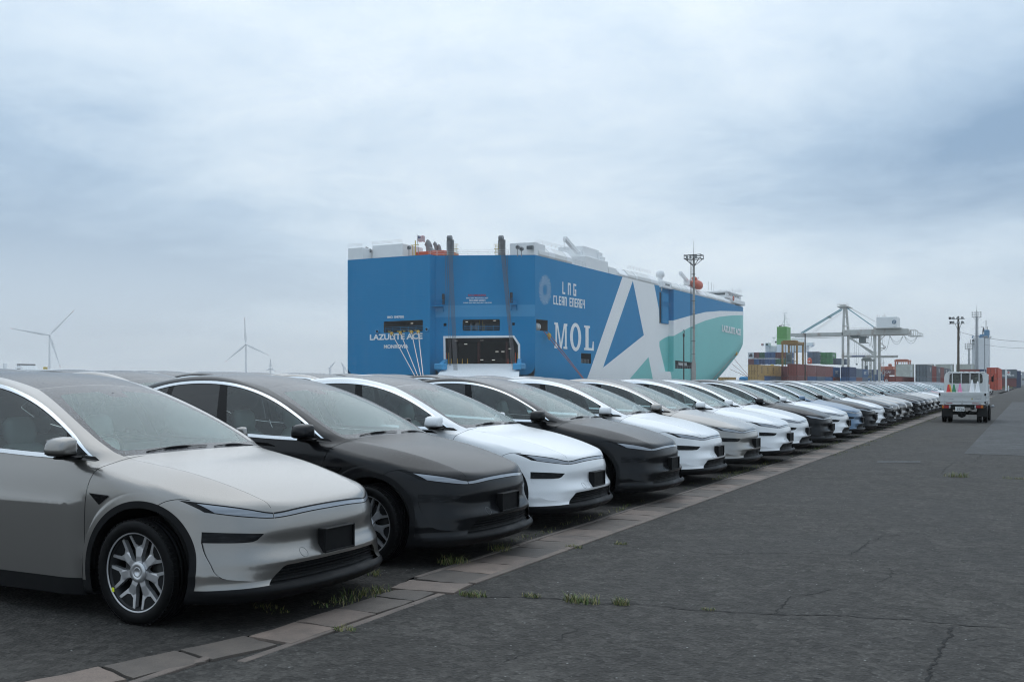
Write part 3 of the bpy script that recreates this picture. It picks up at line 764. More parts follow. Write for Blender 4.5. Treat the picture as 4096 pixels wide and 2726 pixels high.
CAR_PARTS = []      # (name, mesh, painted, location, sub-parts, near)
def part(name, me, painted=False, loc=(0, 0, 0), subs=(), far=True, rot=0.0, scale=None):
    CAR_PARTS.append(dict(name=name, me=me, painted=painted, loc=loc, subs=list(subs), far=far, rot=rot, scale=scale))
def make_car_parts():
    names = car_skin(); T = CAR['T']; V = CAR['V']
    fn = np.cross(V[T[:, 1]]-V[T[:, 0]], V[T[:, 2]]-V[T[:, 0]]); dot = (fn*CAR['N'][T].mean(1)).sum(1)
    fl = dot < 0; CAR['T'][fl] = CAR['T'][fl][:, ::-1]
    ok = np.linalg.norm(fn, axis=1) > 1e-10; CAR['T'] = CAR['T'][ok]; CAR['L'] = CAR['L'][ok]
    P = [M_PAINT]; both = (1, -1)
    # recess of the bumper pushed in, fading towards the middle
    V, T, L, N = CAR['V'], CAR['T'], CAR['L'], CAR['N']
    part('body', skin_part(['body'], both, 0, P, name='body'), True)
    sm_ = skin_part(['seam'], both, -.006, [M_SEAM], name='panel_gaps'); part('panel_gaps', sm_)
    part('hood', skin_part(['hood'], both, 0, P, name='hood'), True)
    Vb = V.copy(); d = .013*sstep(.50, .84, V[:, 1])*sstep(.30, .36, V[:, 2]); CAR['V'] = Vb-N*d[:, None]
    rec = [skin_part(['recess'], (s,), 0, P, name='recess', autonorm=True) for s in both]; CAR['V'] = V
    part('front_bumper', skin_part(['front_bumper'], both, 0, P, name='front_bumper'), True, subs=[('bumper_recess', r_, True) for r_ in rec])
    for s, sd in ((-1, 'r'), (1, 'l')):
        part('fender', skin_part(['fender'], (s,), 0, P, name='fender'), True)
        h = MB(); y = s*(.962); h.bev((-1.50, y-.006, .800), (-1.30, y+.002, .822), .004)
        part('front_door', skin_part(['front_door'], (s,), 0, P, name='front_door'), True)
        part('rear_door', skin_part(['rear_door'], (s,), 0, P, name='rear_door'), True)
        part('headlamp', skin_part(['headlamp'], (s,), -.003, [M_BLACK], name='headlamp'), subs=[('headlamp_lens', skin_part(['headlamp_lens'], (s,), 0.0, [M_LENS], name='headlamp_lens'), False)])
        part('fog_lamp', skin_part(['fog_lamp'], (s,), -.006, [M_FOG], name='fog_lamp'))
        part('window_trim', skin_part(['window_trim'], (s,), .006, [M_CHROME], name='window_trim'))
        part('pillar_panel', skin_part(['pillar_panel'], (s,), .001, [M_BLACK], name='pillar_panel'))
        part('front_window', skin_part(['front_window'], (s,), 0, [M_GLASS2], name='front_window'))
        part('rear_window', skin_part(['rear_window_side'], (s,), 0, [M_PRIV], name='rear_window'))
        part('quarter_window', skin_part(['quarter_window'], (s,), 0, [M_PRIV], name='quarter_window'))
        for nm in ('wheel_arch_trim', 'wheel_arch_trim_back'):
            part('wheel_arch_trim', skin_part([nm], (s,), .004, [M_PLAST], name='wheel_arch_trim'), far=nm == 'wheel_arch_trim')
        part('sill', skin_part(['sill'], (s,), .002, [M_PLAST], name='sill'), far=True)
    part('light_bar', skin_part(['light_bar'], both, -.003, [M_BLACK], name='light_bar'), subs=[('light_bar_lens', skin_part(['light_bar_lens'], both, 0, [M_LENS], name='light_bar_lens'), False)])
    g = skin_part(['lower_grille'], both, -.03, [M_PLAST], name='lower_grille')
    bars = MB()
    for i, z in enumerate((.378, .356, .334, .312, .292)):
        ys = np.linspace(-.60+i*.0, .60, 17); lim = float(np.interp(z, [.277, .345, .382, .395], [.60, .54, .50, .46]))
        pts = [(float(f_N(np.array([abs(y)]), np.array([z]))[0])-.022, y, z) for y in np.linspace(-lim, lim, 17)]
        bars.tube(pts, .0042, 6)
    part('lower_grille', g, subs=[('grille_bars', bars.data('grille_bars', [M_PLAST]), False)])
    part('lower_lip', skin_part(['lower_lip'], both, .004, [M_PLAST], name='lower_lip'))
    part('windscreen_band', skin_part(['windscreen_band'], both, 0, [M_FRIT], name='windscreen_band'))
    part('windscreen', skin_part(['windscreen'], both, 0, [M_GLASS], name='windscreen'))
    part('roof_glass', skin_part(['roof_glass'], both, 0, [M_ROOF], name='roof_glass'))
    part('tailgate_glass', skin_part(['tailgate_glass'], both, 0, [M_PRIV], name='tailgate_glass'))
    # plate bracket
    b = MB(); b.bev((.87, -.168, .425), (.925, .168, .592), .006)
    for (a, c) in (((.92, -.168, .425), (.940, -.155, .592)), ((.92, .155, .425), (.940, .168, .592)), ((.92, -.168, .425), (.940, .168, .438)), ((.92, -.168, .580), (.940, .168, .592))): b.bev(a, c, .004)
    part('plate_bracket', b.data('plate_bracket', [M_PLAST]))
    # wipers
    for (y0, y1, x0, x1) in ((-.50, .05, -.385, -.345), (.12, .60, -.335, -.385)):
        w = MB(); zz = lambda x, y: float(max(f_G(np.array([x]), np.array([y]))[0], 1.0))+.010
        pts = []
        for t in np.linspace(0, 1, 9):
            y = y0+(y1-y0)*t; x = x0+(x1-x0)*t-.006*math.sin(math.pi*t); pts.append((x, y, zz(x, y)))
        w.tube(pts, [.004]*3+[.009]*3+[.004]*3, 6)
        part('wiper', w.data('wiper', [M_PLAST]), far=False)
    # side repeater, towing cap, mirrors
    for s in (-1, 1):
        r = MB(); yy = lambda x, z: float(f_W(np.array([x]), np.array([z]))[0])
        P3 = [(-.432, .843), (-.262, .836), (-.258, .826), (-.335, .772)]
        vs = [(x, s*(yy(x, z)-.01), z) for x, z in P3]+[(x, s*(yy(x, z)+.006), z) for x, z in P3]
        f4 = [(4, 5, 6, 7), (0, 1, 5, 4), (1, 2, 6, 5), (2, 3, 7, 6), (3, 0, 4, 7)]
        r.add(vs, [f if s < 0 else f[::-1] for f in f4])
        part('side_camera', r.data('side_camera', [M_BLACK]), far=False)
        # mirror: foot, cap, lower shell, glass; the one on the left is folded back along the door
        RING = [(.925, 1.082), (.99, 1.080), (1.06, 1.085), (1.085, 1.100), (1.092, 1.125), (1.082, 1.165), (1.062, 1.195), (1.03, 1.210), (.98, 1.216), (.94, 1.214), (.926, 1.20), (.923, 1.14)]
        def fold(v):
            if s < 0: return (v[0], -v[1], v[2])
            x, y = v[0]+.62, v[1]-.90                          # turned about its foot
            return (-.735-y*.98+x*.15, .905+y*.10-x*.45+.03, v[2]-.01)
        def shell(zlo, zhi, grow):
            m = MB(); n = len(RING); rows = []; cy, cz = 1.005, 1.145
            for x, sc in ((-.715, .90), (-.705, .97), (-.66, 1.0), (-.615, .985), (-.585, .93), (-.565, .82), (-.555, .62), (-.552, .3)):
                rows.append([fold((x, cy+(y-cy)*sc*grow, min(max(cz+(z-cz)*sc*grow, zlo), zhi))) for y, z in RING])
            vs = [v for q in rows for v in q]; fs = []
            for i in range(len(rows)-1):
                for j in range(n): fs.append((i*n+j, (i+1)*n+j, (i+1)*n+(j+1) % n, i*n+(j+1) % n))
            fs += [tuple(range(n)), tuple(range((len(rows)-1)*n, len(rows)*n))[::-1]]
            if s < 0: fs = [f[::-1] for f in fs]
            return m.add(vs, fs, 0, True)
        cap = shell(1.098, 9, 1.0).data('mirror_cap', [M_PAINT]); cap2 = shell(1.078, 1.100, .97)
        for a_, b_ in (((-.70, .86, 1.064), (-.58, 1.03, 1.082)), ):
            bx = MB(); bx.bev(a_, b_, .008); cap2.add([fold(v) for v in bx.v], bx.f)
        cap2.add([(-.80, s*.870, 1.088), (-.40, s*.893, 1.058), (-.46, s*.878, 1.082), (-.80, s*.868, 1.10), (-.80, s*.90, 1.07), (-.42, s*.912, 1.052)],
                 [(0, 1, 2, 3), (0, 4, 5, 1)] if s > 0 else [(3, 2, 1, 0), (1, 5, 4, 0)])
        gl = MB(); gl.add([fold(v) for v in ((-.719, .935, 1.10), (-.719, 1.075, 1.10), (-.719, 1.06, 1.195), (-.719, .94, 1.20))], [(0, 1, 2, 3)])
        part('side_mirror', cap, True, subs=[('mirror_base', cap2.data('mirror_base', [M_PLAST]), False), ('mirror_glass', gl.data('mirror_glass', [M_CHROME]), False)])
    t = MB(); cx, cy, cz = float(f_N(np.array([.33]), np.array([.455]))[0]), -.33, .455
    ring = []
    for j in range(25):
        a = 2*math.pi*j/24; y, z = cy+.030*math.cos(a), cz+.030*math.sin(a)
        ring.append((float(f_N(np.array([abs(y)]), np.array([z]))[0])+.0005, y, z))
    t.tube(ring, .0014, 4); part('towing_cap', t.data('towing_cap', [M_GREYTRIM]), far=False)
    # wheel wells and floor pan: keep the daylight out
    f = MB(); f.box((-3.75, -.62, .20), (.62, .62, .27))
    for cx, cz in AC:
        for s in (-1, 1):
            f.lathe([(R_IN+.006, s*.50), (R_IN+.006, s*.93)], 24, 0, 'y', (cx, 0, cz), True, (-.25, math.pi+.25))
            f.box((cx-.46, s*.50, .2), (cx+.46, s*.53, .86))
    f.box((-2.45, -.90, .20), (-.42, .90, .30)); f.box((-3.6, -.6, .26), (.5, .6, .30)); f.box((.40, -.68, .21), (.56, .68, .52))
    part('underbody', f.data('underbody', [M_SEAM]))
    # cabin
    c = MB()
    c.box((-3.3, -.80, .30), (-.60, .80, .36)); c.box((-.62, -.80, .30), (-.56, .80, 1.02))
    c.add([(-.42, -.66, 1.035), (-.42, .66, 1.035), (-.84, .74, 1.03), (-.84, -.74, 1.03)], [(0, 3, 2, 1)])
    c.bev((-.90, -.76, .86), (-.66, .76, 1.025), .03)
    c.bev((-.98, -.19, .92), (-.965, .19, 1.12), .006)
    for s in (-1, 1):
        c.add([(-.60, s*.865, 1.05), (-2.6, s*.865, 1.09), (-2.6, s*.80, .33), (-.60, s*.80, .33)], [(0, 1, 2, 3)])
        c.add([(-.62, s*.86, 1.05), (-2.5, s*.86, 1.085), (-2.5, s*.80, 1.075), (-.62, s*.80, 1.045)], [(0, 1, 2, 3)])
    c.add([(-1.50, -.55, 1.53), (-1.50, .55, 1.53), (-2.0, .60, 1.615), (-2.0, -.60, 1.615)], [(0, 1, 2, 3)])
    c.add([(-2.0, -.60, 1.615), (-2.0, .60, 1.615), (-3.2, .5, 1.46), (-3.2, -.5, 1.46)], [(0, 1, 2, 3)])
    c.box((-2.95, -.72, .5), (-2.75, .72, 1.12))
    part('cabin', c.data('cabin', [M_DARK]))
    st = superseat().data('seat', [M_SEAT])
    for y in (-.38, .38): part('seat', st, loc=(-1.42, y, 0))
    bench = MB()
    for y in (-.42, .0, .42): bench.v += []; bench.bev((-2.72, y-.20, .5), (-2.58, y+.20, 1.12), .05); bench.bev((-2.74, y-.11, 1.14), (-2.66, y+.11, 1.28), .03)
    part('rear_seat', bench.data('rear_seat', [M_SEAT]), far=False)
    sw = MB(); ctr = Vector((-.98, -.38, 1.03)); ax = Vector((-.9, 0, .42)).normalized(); u = Vector((0, 1, 0)); v = ax.cross(u)
    sw.tube([ctr+(u*math.cos(a)+v*math.sin(a))*.18 for a in np.linspace(0, 2*math.pi, 25)], .014, 6, cap=False)
    sw.beam(ctr-u*.17, ctr+u*.17, .04, .02); sw.tube([ctr, ctr-ax*.18], .03, 6)
    part('steering_wheel', sw.data('steering_wheel', [M_DARK]))
    im = MB(); im.bev((-1.27, -.10, 1.40), (-1.25, .10, 1.45), .01); im.beam((-1.26, 0, 1.44), (-1.30, 0, 1.50), .02)
    part('inner_mirror', im.data('inner_mirror', [M_DARK]), far=False)
    wh = build_wheel()
    for cx, cz in AC:
        for s in (-1, 1):
            part('wheel', wh[1][1], loc=(cx-.02, s*.842, .345), rot=0.0 if s < 0 else math.pi, subs=[('tyre', wh[0][1], False), ('brake_disc', wh[2][1], False)], far=(s < 0 or True))
    stk = MB(); a = R(213); rr = .235
    stk.add([(rr*math.cos(a)-.012, -.118, rr*math.sin(a)-.014), (rr*math.cos(a)+.012, -.118, rr*math.sin(a)-.014), (rr*math.cos(a)+.012, -.118, rr*math.sin(a)+.014), (rr*math.cos(a)-.012, -.118, rr*math.sin(a)+.014)], [(0, 1, 2, 3)])
    part('rim_sticker', stk.data('rim_sticker', [M_YEL]), loc=(0, -.842, .345), far=False)

COLORS = {'silver': (.27, .258, .243, .78), 'black': (.008, .0083, .0095, .0), 'white': (.80, .81, .82, 0.0), 'blue': (.11, .175, .26, .5), 'red': (.42, .02, .02, .3), 'grey': (.10, .104, .112, .6)}
def make_car(x, y, colour, label, group, near=True, yaw=0.0):
    root = thing('parked_car', label, 'car', (x, y, 0), yaw, group); c = COLORS[colour]
    for p in CAR_PARTS:
        if not near and not p['far']: continue
        o = link(p['name'], p['me'], root); o.location = p['loc']; o.color = c
        if p['rot']: o.rotation_euler = (0, 0, p['rot'])
        if near or p['name'] not in ('wheel', 'side_mirror'):
            for (n, me, pt) in p['subs']:
                q = link(n, me, o); q.color = c
        elif p['name'] == 'wheel':
            n, me, pt = p['subs'][0]; link(n, me, o)
    return root
make_car_parts()
# ------------------------------------------------------------------ the car carrier at the quay
S1 = lambda x, y: (1360+.39545*x, 900+.39545*y)
S2 = lambda x, y: (2060+.39552*x, 900+.39552*y)
S3 = lambda x, y: (2500+.35714*x, 960+.35714*y)
S4 = lambda x, y: (2960+.22959*x, 1180+.22959*y)
S5 = lambda x, y: (3400+.29542*x, 1180+.29542*y)
S6 = lambda x, y: (.59423*x, 1180+.59423*y)
def on_plane(p, p0, n):
    """where the line of sight through a photograph point meets a real surface"""
    d = pixdir(*p); o = Vector((0, 0, CAMH)); n = Vector(n)
    return o+d*((Vector(p0)-o).dot(n)/d.dot(n))
XS, XP = -98.8, -141.9                       # starboard and port sides
def on_side(p, x=XS): return on_plane(p, (x, 0, 0), (1, 0, 0))
def on_stern(p, y=192.5): return on_plane(p, (0, y, 0), (0, 1, 0))
QA, QB = Vector((-119.3, 194.8, 0)), Vector((-98.8, 204, 0)); QX = (QB-QA).normalized(); QN = Vector((QX.y, -QX.x, 0))
def on_quarter(p, off=0.0): return on_plane(p, QA+QN*off, QN)
def at_depth(p, Z):
    d = pixdir(*p); return Vector((0, 0, CAMH))+d*Z

def _hull(k, b):
    co = k.new('ShaderNodeTexCoord').outputs['Object']; base = tuple(b.inputs['Base Color'].default_value)
    n = k.noise(co, .12, 5, .6); st = k.noise(k.vmath('MULTIPLY', co, (1, 1, .05)), .55, 6, .65)
    c = k.mix(k.math('MULTIPLY', k.maprange(n, .4, .7), .20), base, tuple(v*.8 for v in base[:3])+(1,))
    lt = tuple(min(1, v*.9+.05) for v in base[:3])+(1,)
    c = k.mix(k.math('MULTIPLY', k.maprange(st, .52, .80), .30), c, lt)
    br = k.new('ShaderNodeTexBrick'); k.l.new(k.vmath('ADD', k.vmath('MULTIPLY', co, (.0, 0, 0)), k.new('ShaderNodeCombineXYZ').outputs[0]), br.inputs['Vector'])
    k.l.new(c, b.inputs['Base Color'])
    sx = k.new('ShaderNodeSeparateXYZ'); k.l.new(co, sx.inputs[0])
    # plate seams stand slightly proud: fine relief
    u = k.math('ADD', sx.outputs[0], sx.outputs[1])
    cv = k.new('ShaderNodeCombineXYZ'); k.l.new(u, cv.inputs[0]); k.l.new(sx.outputs[2], cv.inputs[1])
    k.l.new(cv.outputs[0], br.inputs['Vector']); br.inputs['Scale'].default_value = 1.0
    br.inputs['Brick Width'].default_value = 9; br.inputs['Row Height'].default_value = 2.7; br.inputs['Mortar Size'].default_value = .05
    bp = k.new('ShaderNodeBump'); bp.inputs['Strength'].default_value = .35; bp.inputs['Distance'].default_value = .05
    k.l.new(k.math('ADD', k.math('MULTIPLY', br.outputs['Fac'], .5), k.math('MULTIPLY', k.noise(co, .35, 3, .5), .6)), bp.inputs['Height']); k.l.new(bp.outputs[0], b.inputs['Normal'])
M_HB = mat('hull_blue', (.006, .225, .47), .5, spec=.12, build=_hull)
M_HBL = mat('hull_blue_faded', (.035, .28, .53), .5, build=_hull)
M_HW = mat('hull_white', (.90, .90, .89), .45, build=_hull)
M_HT = mat('hull_teal', (.16, .56, .53), .42, build=_hull)
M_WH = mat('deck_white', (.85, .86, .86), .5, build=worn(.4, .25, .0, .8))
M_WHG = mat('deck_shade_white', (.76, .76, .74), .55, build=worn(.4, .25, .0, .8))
M_GREY = mat('deck_grey', (.25, .26, .27), .6, build=worn(.5, .3))
M_ORG = mat('signal_orange', (.62, .09, .03), .5, build=worn(.8, .3))
M_BLK = mat('black_steel', (.015, .015, .017), .45)
M_CABLE = mat('steel_cable', (.12, .11, .11), .6)
M_ROPE = mat('mooring_rope', (.72, .62, .55), .9)
M_ROPER = mat('rope_red', (.35, .13, .10), .9)
M_FLOAT = mat('rope_guard_yellow', (.62, .36, .04), .6)
M_TXT = mat('lettering_white', (.86, .87, .87), .5)
M_TXTR = mat('lettering_red', (.40, .03, .06), .5)
M_HOLD = mat('cargo_hold', (.016, .015, .013), .8, build=worn(.3, .5))
M_HOLD2 = mat('mooring_deck', (.10, .082, .062), .8, build=worn(.4, .5))
M_LAMP = mat('hold_lamp', (.8, .8, .8), .5, emit=((1, .98, .92, 1), .75))
M_RAIL = mat('rail_white', (.68, .69, .69), .5)
M_YELP = mat('yellow_paint', (.58, .42, .06), .5)
M_GLZ = mat('wheelhouse_glass', (.05, .07, .08), .1)
M_REDP = mat('red_paint', (.40, .03, .02), .5)

ship = thing('car_carrier_ship', 'huge blue, white and teal car carrier ship moored beyond the parked cars', 'ship', (-110, 290, -3))
SHO = Vector(ship.location)
def sp(mb, name, mats, parent=None):
    """part of the ship given in world coordinates"""
    o = mb.build(name, mats, None); par = ship if parent is None else parent
    o.data.transform(Matrix.Translation(-SHO)); o.parent = par
    if parent is not None: o.location = (0, 0, 0)
    return o
def sp_mesh(me, name, parent=None):
    me.transform(Matrix.Translation(-SHO)); return link(name, me, ship if parent is None else parent)
def ztop(y): return 30.35+(np.asarray(y)-204)*.0042
def bow(y, z):
    """inset of the side from its flat plane"""
    zz = np.array([-4, 1, 4, 7.1, 12.85, 16.7, 20, 40]); yq = np.array([300, 326, 338, 350, 371, 381, 382, 382])
    ys = np.interp(z, zz, yq); yb = ys+np.interp(z, zz, [62, 58, 54, 50, 42, 36, 35, 34])
    t = np.clip((y-ys)/(yb-ys), 0, 1); return 21.5*(1-np.sqrt(np.maximum(1-t*t, 0))), yb

def hull():
    zs = np.concatenate([np.linspace(-3, 17, 15), np.linspace(18.2, 1.0, 0), np.linspace(18.4, 31, 9)]); ts = np.concatenate([np.linspace(0, .8, 50), np.linspace(.8, 1, 28)[1:]])
    V = []; nz, nt = len(zs), len(ts)
    for t in ts:
        for z in zs:
            _, yb = bow(np.array(0.0), np.array(z)); y = 204+(float(yb)-204)*t
            zz = -3+(z+3)*(float(ztop(y))+3)/34.0; _, yb = bow(np.array(0.0), np.array(zz)); y = 204+(float(yb)-204)*t
            ins, _ = bow(np.array(y), np.array(zz)); tuck = max(0, (5.6-zz)/8.6)**2*3.0*max(0, 1-(y-204)/40)
            V.append((XS-float(ins)-tuck, y, zz))
    T = []
    for i in range(nt-1):
        for j in range(nz-1):
            a, b, c, d = i*nz+j, (i+1)*nz+j, (i+1)*nz+j+1, i*nz+j+1; T += [(a, b, c), (a, c, d)]
    V = np.array(V); T = np.array(T); L = np.zeros(len(T), int); uv = lambda V: V[:, 1:3]; al = lambda V: V[:, 0] > -200
    yz = lambda pts: [tuple(on_side(p)[1:]) for p in pts]
    low = [(430, 1140), (490, 1098), (545, 1072), (650, 1015), (760, 958), (900, 900), (1060, 858), (1200, 842), (1345, 840)]
    teal = yz([S3(*p) for p in low])+[(440, 20), (440, -5), (285, -5)]+yz([S3(520, 1522)])
    upb = [(388, 955), (490, 912), (545, 898), (650, 868), (760, 838), (900, 805), (1060, 792), (1345, 798)]
    white = yz([S2(1085, 530), S2(1410, 612), S2(1455, 850)])+yz([S3(*p) for p in upb])+yz([S3(*p) for p in low[::-1]])+yz([S3(520, 1522)])+[(on_side(S3(527, 1560)).y, -3.2)]
    q = on_side(S2(742, 1522)); top = on_side(S2(1085, 530)); k = (q.y-top.y)/(q.z-top.z)
    white += [(q.y+k*(-3.2-q.z), -3.2)]
    w0, w1 = white[0], white[1]; white = [(w0[0]-k*-1.5, w0[1]+1.5), (w1[0], w1[1]+1.5)]+white[1:]
    V, T, L = cut_poly(V, T, L, uv, teal, al, 2, pad=1)
    V, T, L = cut_poly(V, T, L, uv, white, al, 1, pad=1)
    V, T, L = cut_poly(V, T, L, uv, yz([S2(1192, 562), S2(1303, 1112), S2(890, 1440)]), al, 0, pad=1)
    a, b, c = yz([S2(1350, 1332), S2(1185, 1525), S2(1388, 1525)])
    ext = lambda p, q_: (p[0]+(q_[0]-p[0])*(p[1]+3.2)/(p[1]-q_[1]), -3.2)
    V, T, L = cut_poly(V, T, L, uv, [a, ext(a, b), ext(a, c)], al, 2, pad=1)
    # openings in the side
    holes = []
    for nm, pts in (('mooring', [S2(215, 950), S2(330, 962), S2(330, 1074), S2(215, 1062)]), ('port', [S2(668, 1292), S2(768, 1300), S2(768, 1400), S2(668, 1393)]),
                    ('bow', [S3(562, 1345), S3(755, 1368), S3(755, 1440), S3(562, 1436)])):
        pl = yz(pts); V, T, L = cut_poly(V, T, L, uv, pl, al, 9, pad=1); holes.append((nm, pl))
    # recess of the side ramp
    rec = [(289.4, 5.2), (303, 5.2), (303, 33), (289.4, 33)]
    keep = L.copy(); V, T, L = cut_poly(V, T, L, uv, rec, al, None, pad=1)
    C = V[T].mean(1); r = inpoly(C[:, 1:3], rec)
    Vr = V.copy(); Vr[:, 0] -= 1.6
    V2 = np.concatenate([V, Vr]); T2 = np.concatenate([T[~r], T[r]+len(V)]); L2 = np.concatenate([L[~r], L[r]])
    ok = L2 != 9
    me = soup(V2, None, T2[ok], 'hull', [M_HB, M_HW, M_HT], L2[ok])
    me.polygons.foreach_set('use_smooth', [True]*len(me.polygons))
    sp_mesh(me, 'hull_side')
    w = MB(); x0, x1 = XS-1.6, XS; zt = float(ztop(303))
    zb_ = on_side(S3(545, 898)).z; zw = on_side(S3(545, 1072)).z
    for (a, b, m) in ((5.2, zw, 2), (zw, zb_, 1), (zb_, zt, 0)):
        w.add([(x0, 303, a), (x1, 303, a), (x1, 303, b), (x0, 303, b)], [(0, 1, 2, 3)], m)
    w.add([(x0, 289.4, 5.2), (x1, 289.4, 5.2), (x1, 303, 5.2), (x0, 303, 5.2)], [(0, 1, 2, 3)], 2)
    w.add([(x0, 289.4, 5.2), (x1, 289.4, 5.2), (x1, 289.4, zt), (x0, 289.4, zt)], [(3, 2, 1, 0)], 1)
    sp(w, 'ramp_recess', [M_HB, M_HW, M_HT])
    return holes
side_holes = hull()
# inner box behind an opening: walls, back, lamps
def recess_box(poly, origin, ux, nrm, depth, m, name):
    """poly in (u, z) on a plane through origin; nrm points outward"""
    b = MB(); n = len(poly); o = Vector(origin); ux, nrm = Vector(ux), Vector(nrm)
    P = [o+ux*u+Vector((0, 0, z)) for u, z in poly]; Qp = [p-nrm*depth for p in P]
    b.add(P+Qp, [(i, (i+1) % n, n+(i+1) % n, n+i) for i in range(n)]+[tuple(range(n, 2*n))], 0)
    return sp(b, name, [m])
def ordered(pl):  # keep winding the same for every opening
    a = sum(pl[i][0]*pl[(i+1) % len(pl)][1]-pl[(i+1) % len(pl)][0]*pl[i][1] for i in range(len(pl)))
    return pl if a > 0 else pl[::-1]
for nm, pl in side_holes:
    pl = ordered(pl); recess_box(pl, (XS, 0, 0), (0, 1, 0), (1, 0, 0), 4.0, M_HOLD2 if nm == 'mooring' else M_HOLD, 'side_opening')
    ys = [p[0] for p in pl]; zs = [p[1] for p in pl]; y0, y1, z0, z1 = min(ys), max(ys), min(zs), max(zs)
    g = MB()
    if nm == 'mooring':
        for k in range(4): g.box((XS-3.6, y0+.3+k*(y1-y0)/4, z0), (XS-3.3, y0+.7+k*(y1-y0)/4, z1), 0)
        g.lathe([(.0, 0), (.9, 0), (.9, .3), (.5, .3), (.5, 1.2), (.9, 1.2), (.9, 1.5), (0, 1.5)], 14, 1, 'y', (XS-1.0, y0+1.2, z0+.9))
        sp(g, 'mooring_winch', [M_YELP, M_RAIL])
    else:
        for k in range(7): g.tube([(XS-.5, y0+(k+.5)*(y1-y0)/7, z0), (XS-.5, y0+(k+.5)*(y1-y0)/7, z0+.4*(z1-z0))], .07, 5)
        for h in (.2, .4): g.tube([(XS-.5, y0, z0+h*(z1-z0)), (XS-.5, y1, z0+h*(z1-z0))], .06, 5)
        if nm == 'bow': g.box((XS-1.6, y0+.42*(y1-y0), z0+.45*(z1-z0)), (XS-1.3, y0+.9*(y1-y0), z0+.85*(z1-z0)), 1)
        sp(g, 'opening_railing', [M_GREY, M_WH])

# stern: transom, corner facet and the quarter with the cargo door
def panel(name, O, ux, W, ztp, openings, extra=None, bottom=3.5, rl=2.0, rr=2.0):
    """upright hull panel from O along ux; openings are polygons in (u, z)"""
    O, ux = Vector(O), Vector(ux); nu, nz = max(2, int(W/1.2)), 24
    us, zs = np.linspace(0, W, nu+1), np.linspace(bottom, ztp, nz+1)
    uvp = np.array([(u, z) for u in us for z in zs]); T = []
    for i in range(nu):
        for j in range(nz):
            a, b, c, d = i*(nz+1)+j, (i+1)*(nz+1)+j, (i+1)*(nz+1)+j+1, i*(nz+1)+j+1; T += [(a, b, c), (a, c, d)]
    V = np.array([(O.x+ux.x*u, O.y+ux.y*u, z) for u, z in uvp]); T = np.array(T); L = np.zeros(len(T), int)
    UV = lambda V: np.stack([(V[:, 0]-O.x)*ux.x+(V[:, 1]-O.y)*ux.y, V[:, 2]], 1); al = lambda V: V[:, 2] > -99
    for r, sgn, u0 in ((rl, 1, 0.0), (rr, -1, W)):
        if not r: continue
        arc = [(u0+sgn*r*(1-math.cos(a)), bottom+r*(1-math.sin(a))) for a in np.linspace(0, math.pi/2, 7)]
        V, T, L = cut_poly(V, T, L, UV, [(u0-sgn*1, bottom+r)]+arc+[(u0+sgn*r, bottom-1), (u0-sgn*1, bottom-1)], al, 9, pad=.5)
    for pl in openings: V, T, L = cut_poly(V, T, L, UV, pl, al, 9, pad=.5)
    for pl, m in (extra or []): V, T, L = cut_poly(V, T, L, UV, pl, lambda V: V[:, 2] > -99, m, pad=.5)
    ok = L != 9
    return sp_mesh(soup(V, None, T[ok], name, [M_HB, M_HBL], L[ok]), name)
def rrect(pts, r, n=4):
    """quadrilateral with rounded corners"""
    out = []; N = len(pts)
    for i in range(N):
        p, a, b = Vector(pts[i]), Vector(pts[i-1]), Vector(pts[(i+1) % N])
        d0, d1 = (a-p).normalized(), (b-p).normalized()
        for k in range(n+1):
            t = k/n; q = p+d0*r*(1-t)**2+d1*r*t**2; out.append((q.x, q.y))
    return out
tu = lambda p: (on_stern(p).x-XP, on_stern(p).z)
qu = lambda p: ((on_quarter(p)-QA).dot(QX), on_quarter(p).z)
WT, WQ = -119.3-XP, (QB-QA).length
op_t = ordered(rrect([tu(S1(442, 975)), tu(S1(838, 957)), tu(S1(838, 1072)), tu(S1(442, 1090))], .35))
panel('transom', (XP, 192.5, 0), (1, 0, 0), WT, 30.35, [op_t], rl=2.2, rr=0)
op_w = ordered(rrect([qu(S1(1240, 955)), qu(S1(1617, 951)), qu(S1(1617, 1068)), qu(S1(1240, 1068))], .35))
door_out = ordered([qu(S1(*p)) for p in ((1045, 1122), (1762, 1115), (1822, 1205), (1825, 1410), (1050, 1412))])
door_in = ordered([qu(S1(*p)) for p in ((1066, 1142), (1752, 1136), (1800, 1212), (1803, 1402), (1070, 1404))])
sq = [ordered([qu(S1(x0, y0)), qu(S1(x1, y0)), qu(S1(x1, y1)), qu(S1(x0, y1))]) for x0, y0, x1, y1 in ((1048, 992, 1077, 1021), (1742, 985, 1768, 1013))]
panel('quarter', QA, QX, WQ, 30.35, [op_w, door_in]+sq, [([qu(S1(940, 812)), qu(S1(1990, 804)), qu(S1(1990, 921)), qu(S1(940, 930))], 1)], rl=2.0, rr=2.2)
f = MB(); f.add([(-119.3, 192.5, 3.5), (-119.3, 194.8, 3.5), (-119.3, 194.8, 30.35), (-119.3, 192.5, 30.35)], [(0, 1, 2, 3)]); sp(f, 'corner_facet', [M_HB])
